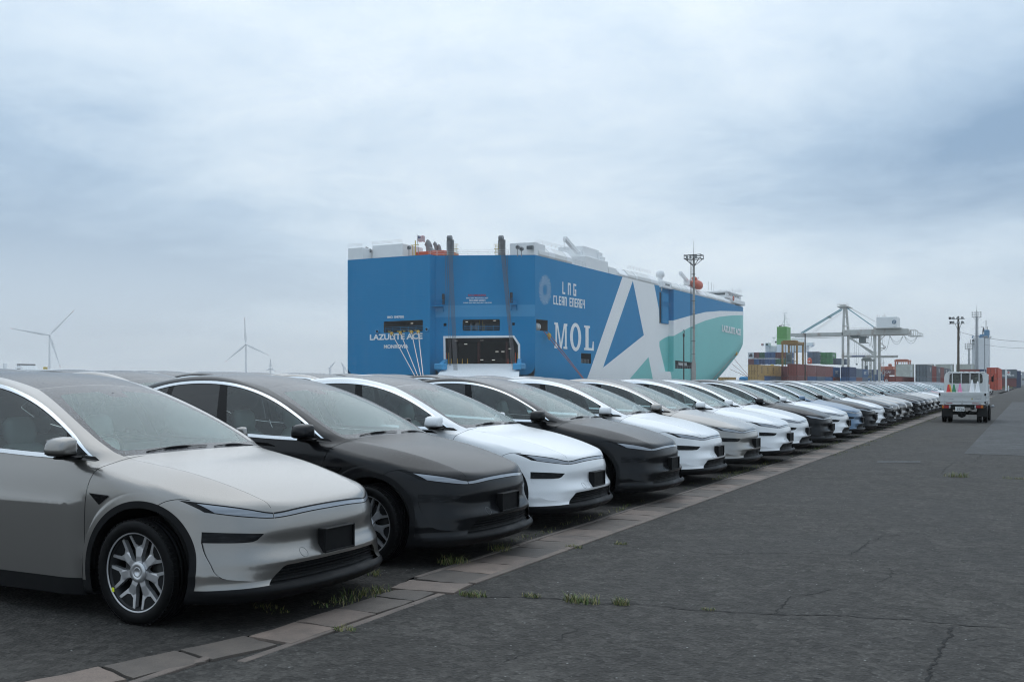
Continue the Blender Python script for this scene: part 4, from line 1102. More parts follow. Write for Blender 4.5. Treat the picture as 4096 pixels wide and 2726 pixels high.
# lower overhang and the rest of the hull (port side, bottom, deck)
h = MB()
h.add([(XP+2, 193, 3.55), (-119.3, 193, 3.55), (-117, 205, -3), (XP+4, 205, -3)], [(0, 1, 2, 3)])
h.add([QA+QX*1.5+Vector((0, 0, 3.55)), QB-QX*1.5+Vector((0, 0, 3.55)), (XS-4, 214, -3), (-117, 205, -3)], [(0, 1, 2, 3)])
h.add([(XP, 192.5, 4), (XP, 192.5, 30.35), (XP, 380, 31), (XP, 370, -3), (XP+3, 205, -3)], [(0, 1, 2, 3, 4)])
h.add([(XP, 380, 31), (XP, 370, -3), (-120.3, 384, -3), (-120.3, 414, 31)], [(0, 1, 2, 3)])
sp(h, 'hull_underside', [M_HB])
d = MB(); ys = np.linspace(303, 415, 15)
edge = [(XP, 192.5), (-119.3, 192.5), (-119.3, 194.8), (-98.8, 204), (-98.8, 289.4), (-100.4, 289.4), (-100.4, 303), (-98.8, 303)]+[(XS-float(bow(np.array(y), np.array(30.0))[0]), y) for y in np.linspace(304, 415.9, 16)]+[(-141.8, 385), (XP, 380)]
d.add([(x, y, float(ztop(y))-.02) for x, y in edge], [tuple(range(len(edge)))])
sp(d, 'weather_deck', [M_GREY])
recess_box(op_t, (XP, 192.5, 0), (1, 0, 0), (0, -1, 0), 9, M_HOLD2, 'mooring_opening')
recess_box(op_w, QA, QX, QN, 7, M_HOLD2, 'stern_opening')
recess_box(door_in, QA, QX, QN, 26, M_HOLD, 'cargo_hold')
for s in sq: recess_box(s, QA, QX, QN, 1.0, M_HOLD, 'small_port')
fr = MB(); n = len(door_out)
F0 = [QA+QX*u+Vector((0, 0, z))+QN*.12 for u, z in door_out]; F1 = [QA+QX*u+Vector((0, 0, z))+QN*.12 for u, z in door_in]; F2 = [p-QN*.5 for p in F1]; F3 = [p-QN*.15 for p in F0]
fr.add(F0+F1+F2+F3, [(i, (i+1) % n, n+(i+1) % n, n+i) for i in range(n)]+[(n+i, n+(i+1) % n, 2*n+(i+1) % n, 2*n+i) for i in range(n)]+[(3*n+i, 3*n+(i+1) % n, (i+1) % n, i) for i in range(n)])
sp(fr, 'cargo_door_frame', [M_WH])
def qpt(p, off=0.0): return on_quarter(p, off)
# lamps, pillars and stanchions inside
for (x, y) in ((1175, 1165), (1300, 1150), (1435, 1163), (1272, 1203), (1718, 1248), (1588, 1277), (1648, 1277), (1435, 1360), (1552, 1362)):
    dpt = on_plane(S1(x, y), QA-QN*(6+(1400-y)*.03 if y < 1260 else 16), QN); l = MB()
    l.bev(dpt-Vector((.38, .1, .07)), dpt+Vector((.38, .1, .05)), .02); sp(l, 'hold_lamp', [M_LAMP])
for (x, y) in ((478, 1015), (538, 1002), (600, 980), (727, 993), (812, 968)):
    dpt = on_plane(S1(x, y), (0, 197, 0), (0, 1, 0)); l = MB(); l.bev(dpt-Vector((.3, .05, .07)), dpt+Vector((.3, .05, .06)), .02); sp(l, 'deck_lamp', [M_LAMP])
for (x, y) in ((1282, 977), (1563, 965)):
    dpt = on_plane(S1(x, y), QA-QN*3, QN); l = MB(); l.bev(dpt-Vector((.3, .05, .07)), dpt+Vector((.3, .05, .06)), .02); sp(l, 'deck_lamp', [M_LAMP])
pl = MB()
for x in (1105, 1405, 1690): pl.beam(on_plane(S1(x, 1180), QA-QN*7, QN), on_plane(S1(x, 1400), QA-QN*7, QN), .5)
sp(pl, 'hold_pillar', [mat('hold_pillar_red', (.10, .02, .015), .6)])
for (x, m) in ((1078, M_ORG), (1100, M_FLOAT), (1126, M_FLOAT), (1187, M_FLOAT), (1237, M_FLOAT), (1290, M_FLOAT), (1700, M_ORG), (1735, M_ORG), (1775, M_ORG), (1798, M_FLOAT)):
    a = on_plane(S1(x, 1400), QA-QN*1.5, QN); c = MB(); hh = 2.6 if x in (1100, 1798, 1775, 1078) else 1.2
    c.lathe([(.16, 0), (.10, .1), (.06, hh*.9), (.0, hh)], 8, 0, 'z', tuple(a)); sp(c, 'hold_marker', [m])
# stern lettering
def stern_text(body, p0, p1, h, m, name='lettering', **kw):
    a, b = on_stern(p0), on_stern(p1); mid = (a+b)/2; mid.y = 192.46
    o = place_text(name, body, 1, m, None, mid, (1, 0, (b.z-a.z)/(b.x-a.x)*.3), (0, 0, 1), fit=(abs(b.x-a.x), h), extrude=.012, bold=.035, **kw)
    o.data.transform(Matrix.Translation(-SHO)); o.parent = ship
PXM = 17.85/.39545
stern_text('LAZULITE ACE', S1(303, 1136), S1(835, 1119), 62/PXM, M_TXT)
stern_text('MONROVIA', S1(445, 1229), S1(692, 1224), 40/PXM, M_TXT)
stern_text('IMO 1047005', S1(480, 932), S1(648, 926), 26/PXM, M_TXT)
def quarter_text(body, x0, x1, y0, y1, m):
    a, b = qpt(S1(x0, (y0+y1)/2), .05), qpt(S1(x1, (y0+y1)/2), .05)
    o = place_text('lettering', body, 1, m, None, (a+b)/2, QX, (0, 0, 1), fit=((b-a).length, (y1-y0)/PXM), extrude=.01, bold=.03)
    o.data.transform(Matrix.Translation(-SHO)); o.parent = ship
quarter_text('NO SMOKING', 1297, 1477, 698, 720, M_TXTR)
quarter_text('SWL-150T MAX.AXLE.L-60T', 1277, 1500, 730, 744, M_TXT)
quarter_text('MAX.SPEED 20KM/H', 1308, 1470, 754, 768, M_TXT)
quarter_text('CLEAR (H)5.2M/3.3M/2.8M X (B)13.5M', 1245, 1533, 779, 793, M_TXT)
# side lettering from strokes and polygons
def side_glyph(mb, polys, p_bl, p_tr, x=XS+.03):
    a, b = on_side(p_bl), on_side(p_tr)
    for poly in polys:
        mb.prism([(u, v) for u, v in poly], 0, .025, lambda u, v, d_: (x+d_, a.y+(b.y-a.y)*u, a.z+(b.z-a.z)*v))
mol = MB()
Mg = [[(0, 0), (.26, 0), (.26, .09), (.19, .09), (.19, .80), (.21, .80), (.44, 0), (.56, 0), (.79, .80), (.81, .80), (.81, .09), (.70, .09), (.70, 0), (1, 0), (1, .09), (.95, .09), (.95, .91), (1, .91), (1, 1), (.74, 1), (.50, .22), (.26, 1), (0, 1), (0, .91), (.08, .91), (.08, .09), (0, .09)]]
side_glyph(mol, Mg, S2(397, 1243), S2(527, 998))
O_out = [(.5+.5*math.cos(a), .5+.5*math.sin(a)) for a in np.linspace(0, 2*math.pi, 33)]; O_in = [(.5+.25*math.cos(a), .5+.37*math.sin(a)) for a in np.linspace(0, 2*math.pi, 33)]
side_glyph(mol, [[O_out[i], O_out[i+1], O_in[i+1], O_in[i]] for i in range(32)], S2(555, 1270), S2(667, 996))
Lg = [[(0, 0), (1, 0), (1, .38), (.90, .38), (.82, .10), (.46, .10), (.46, .91), (.60, .91), (.60, 1), (0, 1), (0, .91), (.14, .91), (.14, .09), (0, .09)]]
side_glyph(mol, Lg, S2(697, 1262), S2(795, 1025))
sp(mol, 'lettering', [M_TXT])
B = .30
GL = {'L': [(0, 0, B, 1), (B, 0, 1, .16)], 'N': [(0, 0, B, 1), (1-B, 0, 1, 1), (B, .84, 1-B, 1)], 'G': [(0, 0, B, 1), (B, .84, 1, 1), (B, 0, 1, .16), (1-B, .16, 1, .55), (.5, .42, 1-B, .55)],
      'C': [(0, 0, B, 1), (B, .84, 1, 1), (B, 0, 1, .16)], 'E': [(0, 0, B, 1), (B, .84, 1, 1), (B, 0, 1, .16), (B, .42, .9, .58)], 'A': [(0, 0, B, 1), (1-B, 0, 1, 1), (B, .84, 1-B, 1), (B, .36, 1-B, .5)],
      'R': [(0, 0, B, 1), (B, .84, 1, 1), (1-B, .5, 1, .84), (B, .42, .95, .55), (1-B-.05, 0, 1, .42)], 'Y': [(0, .5, B, 1), (1-B, 0, 1, 1), (B, .40, 1-B, .54), ]}
lng = MB()
def word(s, p0, p1, hpx, gap=.28, skew=0):
    (x0, y0), (x1, y1) = p0, p1; n = len(s); w = (x1-x0)/(n+gap*(n-1))
    for i, ch in enumerate(s):
        a = x0+i*w*(1+gap); ya = y0+(y1-y0)*(a-x0)/(x1-x0); yb = y0+(y1-y0)*(a+w-x0)/(x1-x0)
        side_glyph(lng, [[(u0, v0), (u1, v0), (u1, v1), (u0, v1)] for u0, v0, u1, v1 in GL[ch]], S2(a, (ya+yb)/2), S2(a+w, (ya+yb)/2-hpx))
word('LNG', (478, 692), (617, 716), 116, 1.0); word('CLEAN', (387, 797), (521, 816), 86); word('ENERGY', (550, 820), (705, 843), 86, .22)
sp(lng, 'lettering', [M_TXT])
em = MB(); c = S2(302, 655)
for ring, (ra, sz) in enumerate(((.42, 4.6), (.54, 5.6), (.67, 6.8), (.82, 8.0), (.965, 7.0))):
    n = 20
    for i in range(n):
        a = 2*math.pi*(i+.5*(ring % 2)+.12*ring)/n; px, py = 302+62*ra*math.cos(a), 655-150*ra*math.sin(a); o = on_side(S2(px, py)); s = sz/45*.98*(.75 if ring == 4 and i % 2 else 1)
        em.prism([(math.cos(t)*s*.95, math.sin(t)*s*1.0) for t in np.linspace(0, 2*math.pi, 9)[:-1]], 0, .02, lambda u, v, d_: (XS+.03+d_, o.y+u*1.25, o.z+v))
sp(em, 'clean_energy_emblem', [M_TXT])
a, b = on_side(S3(1087, 990), XS+.15), on_side(S3(1297, 1028), XS+.15)
o = place_text('lettering', 'LAZULITE ACE', 1, M_TXT, None, Vector((XS+.18, (a.y+b.y)/2, (a.z+b.z)/2)), (0, 1, -.012), (0, 0, 1), fit=(b.y-a.y, 2.5), extrude=.02, bold=.045); o.data.transform(Matrix.Translation(-SHO)); o.parent = ship

# deck works along the starboard edge: boxes given by their outer face
def edge_box(p0, p1, ptop, depth, x=XS-.35, m=M_WH, name='deckhouse', zb=None, bevel=0.0, mb=None):
    a, b, t = on_side(p0, x), on_side(p1, x), on_side(ptop, x); z0 = float(ztop(a.y)) if zb is None else zb
    q = mb or MB()
    if bevel:
        prof = [(x-depth, z0), (x, z0), (x+.25, z0+.5), (x+.15, t.z-1.4*bevel), (x-1.1*bevel, t.z), (x-depth, t.z)]
        vs = [(px_, yy, pz) for yy in (a.y, b.y) for px_, pz in prof]; n = len(prof)
        q.add(vs, [tuple(range(n))[::-1][::-1], tuple(range(n, 2*n))[::-1]]+[(i, n+i, n+(i+1) % n, (i+1) % n) for i in range(n)])
    else: q.bev((x-depth, a.y, z0), (x, b.y, t.z), .08)
    if mb is None: return sp(q, name, [m])
edge_box(S2(205, 300), S2(232, 300), S2(205, 166), 6.5)
wb = MB()
for (x0, x1, y0, y1) in ((118, 190, 210, 245),):
    a, b = qpt(S2(x0, y0), .1), qpt(S2(x1, y1), .1); wb.bev((a.x, a.y-.1, b.z), (b.x, b.y, a.z), .03)
sp(wb, 'deckhouse_window', [M_GLZ])
cb = MB(); a, b = on_plane(S2(98, 300), (0, 203.6, 0), (0, 1, 0)), on_plane(S2(205, 300), (0, 203.6, 0), (0, 1, 0)); t = on_plane(S2(150, 166), (0, 203.6, 0), (0, 1, 0))
cb.bev((a.x, 204.2, 30.3), (XS-.3, 210, t.z), .15); sp(cb, 'deckhouse', [M_WH])
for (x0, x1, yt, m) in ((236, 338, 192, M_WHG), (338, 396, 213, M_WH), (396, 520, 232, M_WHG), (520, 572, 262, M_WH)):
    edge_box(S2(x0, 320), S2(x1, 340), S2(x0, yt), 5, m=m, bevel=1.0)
edge_box(S2(718, 430), S2(942, 480), S2(718, 308), 9); edge_box(S2(690, 310), S2(850, 330), S2(690, 207), 7, x=XS-2.5)
edge_box(S2(850, 330), S2(886, 330), S2(850, 272), 2, x=XS-2); edge_box(S2(880, 350), S2(912, 350), S2(880, 318), 2, x=XS-1.5)
edge_box(S2(948, 480), S2(1022, 490), S2(948, 418), 3)
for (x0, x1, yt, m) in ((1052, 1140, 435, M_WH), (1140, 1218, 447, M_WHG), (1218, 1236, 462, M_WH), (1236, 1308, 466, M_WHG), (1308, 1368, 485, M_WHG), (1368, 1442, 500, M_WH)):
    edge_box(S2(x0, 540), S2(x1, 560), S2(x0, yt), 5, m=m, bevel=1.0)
edge_box(S3(425, 540), S3(522, 555), S3(425, 452), 5)
gw = MB(); a, b = on_side(S3(455, 485), XS-.28), on_side(S3(502, 515), XS-.28); gw.bev((XS-.4, a.y, b.z), (XS-.28, b.y, a.z), .02); sp(gw, 'deckhouse_window', [M_GLZ])
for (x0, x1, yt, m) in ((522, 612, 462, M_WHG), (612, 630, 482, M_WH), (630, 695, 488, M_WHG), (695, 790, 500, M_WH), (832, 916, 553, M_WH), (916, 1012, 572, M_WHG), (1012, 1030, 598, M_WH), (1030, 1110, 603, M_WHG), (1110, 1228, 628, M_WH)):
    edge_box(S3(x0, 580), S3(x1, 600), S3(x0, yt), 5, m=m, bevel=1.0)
# wheelhouse with its wing
a, b = on_side(S3(1150, 620), XS-.2), on_side(S3(1310, 640), XS-.2); z0, z1 = on_side(S3(1225, 660)).z, on_side(S3(1225, 602)).z
br = MB(); br.bev((XS-32, a.y, z0), (XS-.6, b.y, z1), .1, 0); br.bev((XS-33, a.y-1, z1), (XS-.1, b.y+1, z1+.5), .08, 0); br.bev((XS-30, a.y+2, float(ztop(380))), (XS-6, b.y-2, z0), .1, 0)
br.bev((XS-5, a.y+5, z0-1.6), (XS+.6, b.y+2, z0), .2, 0); bridge = sp(br, 'wheelhouse', [M_WH])
for k in range(4):
    w_ = MB(); y0 = a.y+3+k*(b.y-a.y-5)/4; w_.bev((XS-.7, y0, z0+1.0), (XS-.55, y0+(b.y-a.y-5)/4-.7, z1-.25), .02); sp(w_, 'wheelhouse_window', [M_GLZ])
w_ = MB(); w_.bev((XS-25, a.y-.06, z0+1.0), (XS-1.2, a.y+.05, z1-.25), .02); sp(w_, 'wheelhouse_window', [M_GLZ])
lb = MB(); c_ = on_side(S3(1215, 652), XS+.7); lb.tube([c_+Vector((0, .75*math.cos(t), .75*math.sin(t))) for t in np.linspace(0, 2*math.pi, 17)], .16, 6, cap=False); sp(lb, 'life_ring', [M_ORG])
ms = MB()
for (x, y0, y1) in ((1072, 585, 548), (1205, 590, 540), (1288, 590, 530), (1140, 590, 548), (938, 560, 460), (968, 565, 475), (995, 570, 492)):
    p, q = on_side(S3(x, y0), XS-5), on_side(S3(x, y1), XS-5); ms.tube([p, q], .09, 5)
sp(ms, 'deck_mast', [M_RAIL])
# satellite dome, cranes, railing, ventilation
dm = MB(); p = on_side(S2(1468, 500), XS-2); dm.lathe([(0, 1.5), (.8, 1.25), (1.25, .7), (1.35, 0), (1.25, -.7), (.7, -1.0)], 18, 0, 'z', tuple(p)); dm.tube([p-Vector((0, 0, 1)), p-Vector((0, 0, 5))], [.8, .6], 10); sp(dm, 'radar_dome', [M_WH])
def deck_crane(pb, pm, pt, name='deck_crane'):
    c = MB(); p0, p1, p2 = on_side(pb, XS-4), on_side(pm, XS-4), on_side(pt, XS-4); c.tube([p0, p1], [1.1, .9], 10); c.bev(p1-Vector((1.2, 1.2, .6)), p1+Vector((1.2, 1.2, 1.3)), .15)
    c.beam(p1+Vector((0, 0, .6)), p2, .9, .8); c.beam(p2, p2-Vector((0, 0, 1.0)), .5); hook = on_side((pt[0], pt[1]+(pm[1]-pt[1])*.62), XS-4); c.tube([p2, hook], .06, 4); c.tube([p1+Vector((0, 0, 1.6)), p2], .07, 4)
    return sp(c, name, [M_WH])
deck_crane(S2(640, 420), S2(645, 318), S2(502, 130)); deck_crane(S3(700, 560), S3(705, 488), S3(618, 362))
def rail(pts, name='railing', h=1.15, step=2.2, m=M_RAIL):
    r = MB(); P = [Vector(p) for p in pts]
    for i in range(len(P)-1):
        a, b = P[i], P[i+1]; n = max(1, int((b-a).length/step))
        for k in range(n+1): q = a.lerp(b, k/n); r.tube([q, q+Vector((0, 0, h))], .035, 4, cap=False)
        for hh in (h, h*.66, h*.33): r.tube([a+Vector((0, 0, hh)), b+Vector((0, 0, hh))], .03, 4, cap=False)
    return sp(r, name, [m])
zt = 30.35
rail([QA+QX*.5+Vector((0, 0, zt)), QB-QX*6+Vector((0, 0, zt))]); rail([(XP+22, 193, zt), (-119.5, 193, zt), (-119.2, 195.2, zt)])
rail([on_side(S2(574, 385), XS-.4), on_side(S2(720, 425), XS-.4)]); rail([on_side(S2(942, 482), XS-.4), on_side(S2(1052, 522), XS-.4)])
rail([on_side(S3(1050, 590), XS-3), on_side(S3(1305, 592), XS-3)]); rail([on_side(S3(1265, 740), XS-.6), on_side(S3(1318, 756), XS-1.2)])
rail([on_side(S2(232, 188), XS-2), on_side(S2(540, 262), XS-2)], h=.9); rail([on_side(S2(1140, 440), XS-2), on_side(S2(1370, 492), XS-2)], h=.9)
# big boxes on the transom edge
def stern_box(p0, p1, ptop, y, depth, zb, name='deckhouse', m=M_WH):
    a, b, t = on_stern(p0, y), on_stern(p1, y), on_stern(ptop, y); q = MB(); q.bev((a.x, y, zb), (b.x, y+depth, t.z), .1); return sp(q, name, [m])
stern_box(S1(80, 300), S1(225, 300), S1(150, 228), 192.9, 8, 30.3); stern_box(S1(325, 300), S1(630, 300), S1(330, 205), 196.5, 9, 30.9)
rail([on_stern(S1(82, 228), 193.2), on_stern(S1(222, 222), 193.2)], h=.8); rail([on_stern(S1(328, 204), 197), on_stern(S1(628, 180), 197)], h=.8)
stern_box(S1(765, 280), S1(1048, 280), S1(900, 262), 200, 7, 30.3, 'funnel_top', M_ORG)
def vent(p, r, h, bend, y=203):
    v = MB(); o = on_stern(p, y); o.z = 30.6; pts = [o, o+Vector((0, 0, h*.55))]
    for t in np.linspace(.25, 1, 5): pts.append(o+Vector((-bend*(1-math.cos(t*1.5)), -bend*.5*(1-math.cos(t*1.5)), h*.55+h*.45*math.sin(t*1.5))))
    v.tube(pts, r, 14, cap=False); v.tube([pts[-1]-(pts[-1]-pts[-2])*.2, pts[-1]], r*.93, 14, 1); return sp(v, 'exhaust_pipe', [M_GREY, M_BLK])
vent(S1(905, 260), .8, 4.2, .8); vent(S1(975, 260), .45, 3.9, .6); vent(S1(1012, 260), .38, 3.3, .5); vent(S1(945, 260), .5, 2.2, .9, 201)
tp = MB(); p = on_stern(S1(715, 190), 197); tp.tube([(p.x, 199, 30.3), (p.x, 199, p.z+1.0)], .12, 6); tp.tube([(p.x-.7, 199, 30.3), (p.x-.7, 199, p.z)], .1, 6); tp.beam((p.x-1.3, 199, p.z), (p.x+1, 199, p.z), .12); sp(tp, 'vent_post', [M_YELP])
for x, y0, y1 in ((268, 330, 240), (300, 330, 258), (697, 300, 228), (1797, 296, 222), (1836, 296, 240)):
    q = MB(); a = on_stern(S1(x, y0), 196); b = on_stern(S1(x, y1), 196); q.tube([a-Vector((0, 0, .5)), b], .09, 6); q.lathe([(0, .45), (.42, .35), (.5, -.1), (.25, -.2)], 10, 0, 'y', (b.x, b.y, b.z)); sp(q, 'search_light', [M_GREY])
# ramp masts with sheaves, hoisting wires, ramp
def mast(x0, x1):
    m = MB(); a, b = qpt(S1(x0, 300), -.8), qpt(S1(x1, 300), -.8); t = qpt(S1((x0+x1)/2, 150), -.8)
    c = (a+b)/2; w = (b-a).length
    for s in (-1, 1): m.beam(c+QX*s*w*.42+Vector((0, 0, -.5)), c+QX*s*w*.42+Vector((0, 0, t.z-c.z)), .35, .9)
    m.bev(Vector((c.x-w*.4, c.y-.6, t.z-1.2)), Vector((c.x+w*.4, c.y+.6, t.z+.1)), .1)
    for k in range(4): m.lathe([(0, -.09), (.65, -.09), (.55, 0), (.65, .09), (0, .09)], 14, 0, 'x', (c.x-w*.36+k*w*.24, c.y-.3, t.z+.35))
    for k in range(10): m.box((c.x-w*.42, c.y-.2, c.z+k*(t.z-c.z)/9), (c.x+w*.42, c.y-.05, c.z+k*(t.z-c.z)/9+.12))
    sp(m, 'ramp_mast', [M_GREY]); return c, t, w
for (x0, x1, xa, xb, ld) in ((1096, 1136, 1152, 1186, 1), (1616, 1656, 1745, 1776, -1)):
    c, t, w = mast(x0, x1)
    wires = MB()
    for k in range(5):
        u = k/4; top = c+QX*w*(u-.5)*.85+QN*.9+Vector((0, 0, t.z-c.z)); bot = qpt(S1(xa+(xb-xa)*u, 1470), 6.5); wires.tube([top, bot], .05, 4)
    sp(wires, 'hoisting_wires', [M_CABLE])
    lad = MB(); e = c+QX*ld*(w*.5+.7)
    for s in (-.35, .35): lad.tube([e+QX*s, e+QX*s+Vector((0, 0, t.z-c.z-1))], .05, 4)
    for k in range(9): lad.tube([e-QX*.35+Vector((0, 0, (t.z-c.z-1)*k/8)), e+QX*.35+Vector((0, 0, (t.z-c.z-1)*k/8))], .035, 4)
    for hh in (.45, .7, 1.0): lad.beam(e-QX*.6+Vector((0, 0, (t.z-c.z)*hh-1)), e+QX*.7+Vector((0, 0, (t.z-c.z)*hh-1)), .1)
    sp(lad, 'mast_ladder', [M_YELP])
tw = MB()
for xa, ya, xb, yb in ((1065, 290, 1072, 760), (1083, 290, 1108, 1440), (1100, 300, 1120, 1440), (1668, 290, 1715, 760), (1690, 290, 1728, 1400)): tw.tube([qpt(S1(xa, ya), .5), qpt(S1(xb, yb), 1.5)], .045, 4)
sp(tw, 'guide_wires', [M_CABLE])
for (x0, x1, y0, y1) in ((928, 1050, 815, 870), (1735, 1790, 800, 862)):
    g = MB(); a, b = qpt(S1(x0, y0), 0), qpt(S1(x1, y0), 0); n = QN*1.6
    g.add([a, b, b+n, a+n, a-Vector((0, 0, .25)), b-Vector((0, 0, .25)), b+n-Vector((0, 0, .25)), a+n-Vector((0, 0, .25))], [(0, 1, 2, 3), (7, 6, 5, 4), (3, 2, 6, 7), (0, 3, 7, 4), (1, 5, 6, 2)])
    for p in (a, b): g.beam(p-Vector((0, 0, 1.3)), p+n, .16); g.tube([p+n, p+n+Vector((0, 0, 1.2))], .05, 4)
    for hh in (.6, 1.2): g.tube([a+n+Vector((0, 0, hh)), b+n+Vector((0, 0, hh))], .045, 4); g.tube([b+Vector((0, 0, hh)), b+n+Vector((0, 0, hh))], .045, 4)
    sp(g, 'work_platform', [M_HB])
    k = MB(); p = b if x0 < 1000 else a; p = p+n*.6; k.bev(p-Vector((.25, .25, -.2)), p+Vector((.25, .25, 2.6)), .08); sp(k, 'fairlead_block', [M_BLK])
r = MB(); A0, B0 = qpt(S1(1070, 1408), .1), qpt(S1(1815, 1405), .1); L_ = 26; DN = (QN*.96+Vector((.1, 0, 0))).normalized()
z0 = A0.z; A1, B1 = A0+QN*L_+QX*-1, B0+QN*L_+QX*1; A1.z = B1.z = .35
r.add([A0, B0, B1, A1]+[p-Vector((0, 0, .5)) for p in (A0, B0, B1, A1)], [(0, 3, 2, 1), (4, 5, 6, 7), (0, 4, 7, 3), (1, 2, 6, 5), (3, 7, 6, 2), (0, 1, 5, 4)]); sp(r, 'stern_ramp', [M_WH])
for (P0, P1) in ((A0, A1), (B0, B1)):
    q = MB(); m1 = P0.lerp(P1, .28); q.beam(P0+Vector((0, 0, .6)), m1+Vector((0, 0, .9)), .9, 1.2); q.bev(m1-Vector((1.1, 1.1, -.2)), m1+Vector((1.1, 1.1, 1.6)), .2); sp(q, 'ramp_girder', [M_HBL])
# fittings round the openings
wn = MB(); p = on_plane(S1(1368, 1035), QA-QN*3, QN)
wn.lathe([(0, -.8), (1.15, -.8), (1.15, -.6), (.6, -.6), (.6, .6), (1.15, .6), (1.15, .8), (0, .8)], 16, 0, 'x', tuple(p)); wn.bev(p-Vector((2, .8, 1.4)), p+Vector((2, .8, -1.0)), .1); sp(wn, 'mooring_winch', [M_GREY])
ld = MB(); a = on_plane(S1(1400, 960), QA-QN*2.5, QN)
for s in (0, .7): ld.tube([a+QX*(s+.3), a+QX*(s+.3)-Vector((0, 0, 1.0))], .06, 4)
for s in (1.0, 1.3): ld.tube([a+QX*s-Vector((0, 0, 1.0)), a+QX*s-Vector((0, 0, 3.2))], .06, 4)
for k in range(5): ld.tube([a+QX*1.0-Vector((0, 0, 1.2+k*.42)), a+QX*1.3-Vector((0, 0, 1.2+k*.42))], .05, 4)
sp(ld, 'inner_ladder', [M_YELP])
def mouth_rail(f, x0, x1, yb, xt):
    m = MB(); a, b = f(S1(x0, yb)), f(S1(x1, yb-(x1-x0)*xt))
    for hh in (.4, .8, 1.15): m.tube([a+Vector((0, .5, hh)), b+Vector((0, .5, hh))], .04, 4)
    for k in range(6): q = a.lerp(b, k/5); m.tube([q+Vector((0, .5, 0)), q+Vector((0, .5, 1.15))], .05, 4)
    sp(m, 'mooring_railing', [M_HBL])
mouth_rail(on_stern, 445, 836, 1085, .04); mouth_rail(qpt, 1243, 1614, 1066, 0)
for (x, y) in ((497, 1080), (590, 1075), (612, 1075), (650, 1072), (700, 1070), (768, 1068)):
    bl = MB(); p = on_stern(S1(x, y), 193.4); bl.lathe([(.26, -.3), (.26, .1), (.38, .16), (.38, .26), (0, .3)], 12, 0, 'z', tuple(p)); sp(bl, 'mooring_bollard', [M_YELP])
for (x, y) in ((377, 1076), (877, 1053)):
    e = MB(); p = on_stern(S1(x, y), 192.42); e.tube([p+Vector((.42*math.cos(t), -.05, .42*math.sin(t))) for t in np.linspace(0, 2*math.pi, 15)], .13, 6, cap=False); e.lathe([(0, 0), (.34, 0)], 12, 1, 'y', (p.x, p.y+.03, p.z)); sp(e, 'fairlead', [M_HBL, M_HOLD])
# mooring ropes are things of their own
def rope(pts, label, m, r=.07, group=None, name='mooring_rope', sag=0.0):
    o = MB(); P = []
    for i in range(len(pts)-1):
        for t in np.linspace(0, 1, 9)[(1 if i else 0):]: P.append(Vector(pts[i]).lerp(Vector(pts[i+1]), float(t))-Vector((0, 0, sag*4*t*(1-t))))
    o.tube(P, r, 6); return tag(o.build(name, [m]), label, 'rope', group)
for i, (x0, y0, x1, y1, nm) in enumerate(((520, 1090, 740, 1493, 'first'), (608, 1085, 775, 1495, 'second'), (722, 1075, 812, 1497, 'third'), (790, 1072, 838, 1498, 'fourth'))):
    a = on_stern(S1(x0, y0), 192.2); b = on_plane(S1(x1, y1), (0, 176-3*i, 0), (0, 1, 0)); c = a+(b-a)*1.25; c.z = max(c.z, .3)
    rope([a, c], 'pale mooring rope from the stern opening, %s from the left under the ship name' % nm, M_ROPE, .085, 'stern mooring ropes')
    fl = MB(); fl.lathe([(0, .45), (.3, .3), (.42, 0), (.3, -.3), (0, -.5)], 10, 0, 'z', tuple(a+(b-a)*.02)); sp(fl, 'rope_guard', [M_FLOAT])
for i, (x0, y0, x1, y1) in enumerate(((290, 1072, 640, 1495), (330, 1078, 668, 1515))):
    a = on_side(S2(x0, y0), XS+.2); b = on_side(S2(x1, y1), XS+9); rope([a, a+(b-a)*1.2], 'reddish mooring rope down the ship side past the large letters, %s one' % ('left hand' if i == 0 else 'right hand'), M_ROPER, .08, 'side mooring ropes')
fl = MB(); fl.lathe([(0, .6), (.4, .4), (.5, 0), (.35, -.5), (0, -1.2)], 10, 0, 'z', tuple(on_side(S2(345, 1115), XS+1.0))); sp(fl, 'rope_guard', [M_FLOAT])
p0 = on_side(S3(1245, 1270), XS-.5)
for i, (x, y) in enumerate(((1005, 1535), (1365, 1495), (1360, 1515), (1372, 1530))):
    b = on_side(S3(x, y), XS+6+2*i); a = p0-Vector((0, 3*i, 2.0*i)); rope([a, a+(b-a)*1.1], ('red mooring rope falling steeply from the bow', 'brown bow rope running to the quay, topmost', 'brown bow rope running to the quay, middle', 'brown bow rope running to the quay, lowest')[i], M_ROPER, .07, 'bow mooring ropes')
fl = MB(); fl.lathe([(0, .8), (.5, .5), (.6, 0), (.4, -.5), (0, -.9)], 10, 0, 'z', tuple(p0)); sp(fl, 'rope_guard', [M_FLOAT])
# side ramp in its recess
sr = MB(); x = XS-1.5
a, b = on_side(S3(402, 585), x), on_side(S3(498, 590), x); lo = on_side(S3(440, 935), x)
sr.bev((x-.1, a.y, lo.z), (x+.45, b.y-2.0, a.z), .12); sp(sr, 'side_ramp', [M_HB])
dk = MB(); dk.box((x-.1, 289.6, lo.z), (x+.02, a.y-.15, a.z)); sp(dk, 'side_door_gap_shade', [M_HOLD])  # near-black slab stands in for the shadow in the slot beside the ramp
rail([(x+.6, a.y, on_side(S3(440, 752), x).z), (x+.6, b.y-1, on_side(S3(440, 752), x).z)], 'side_platform', 1.6, 1.0, M_HB)
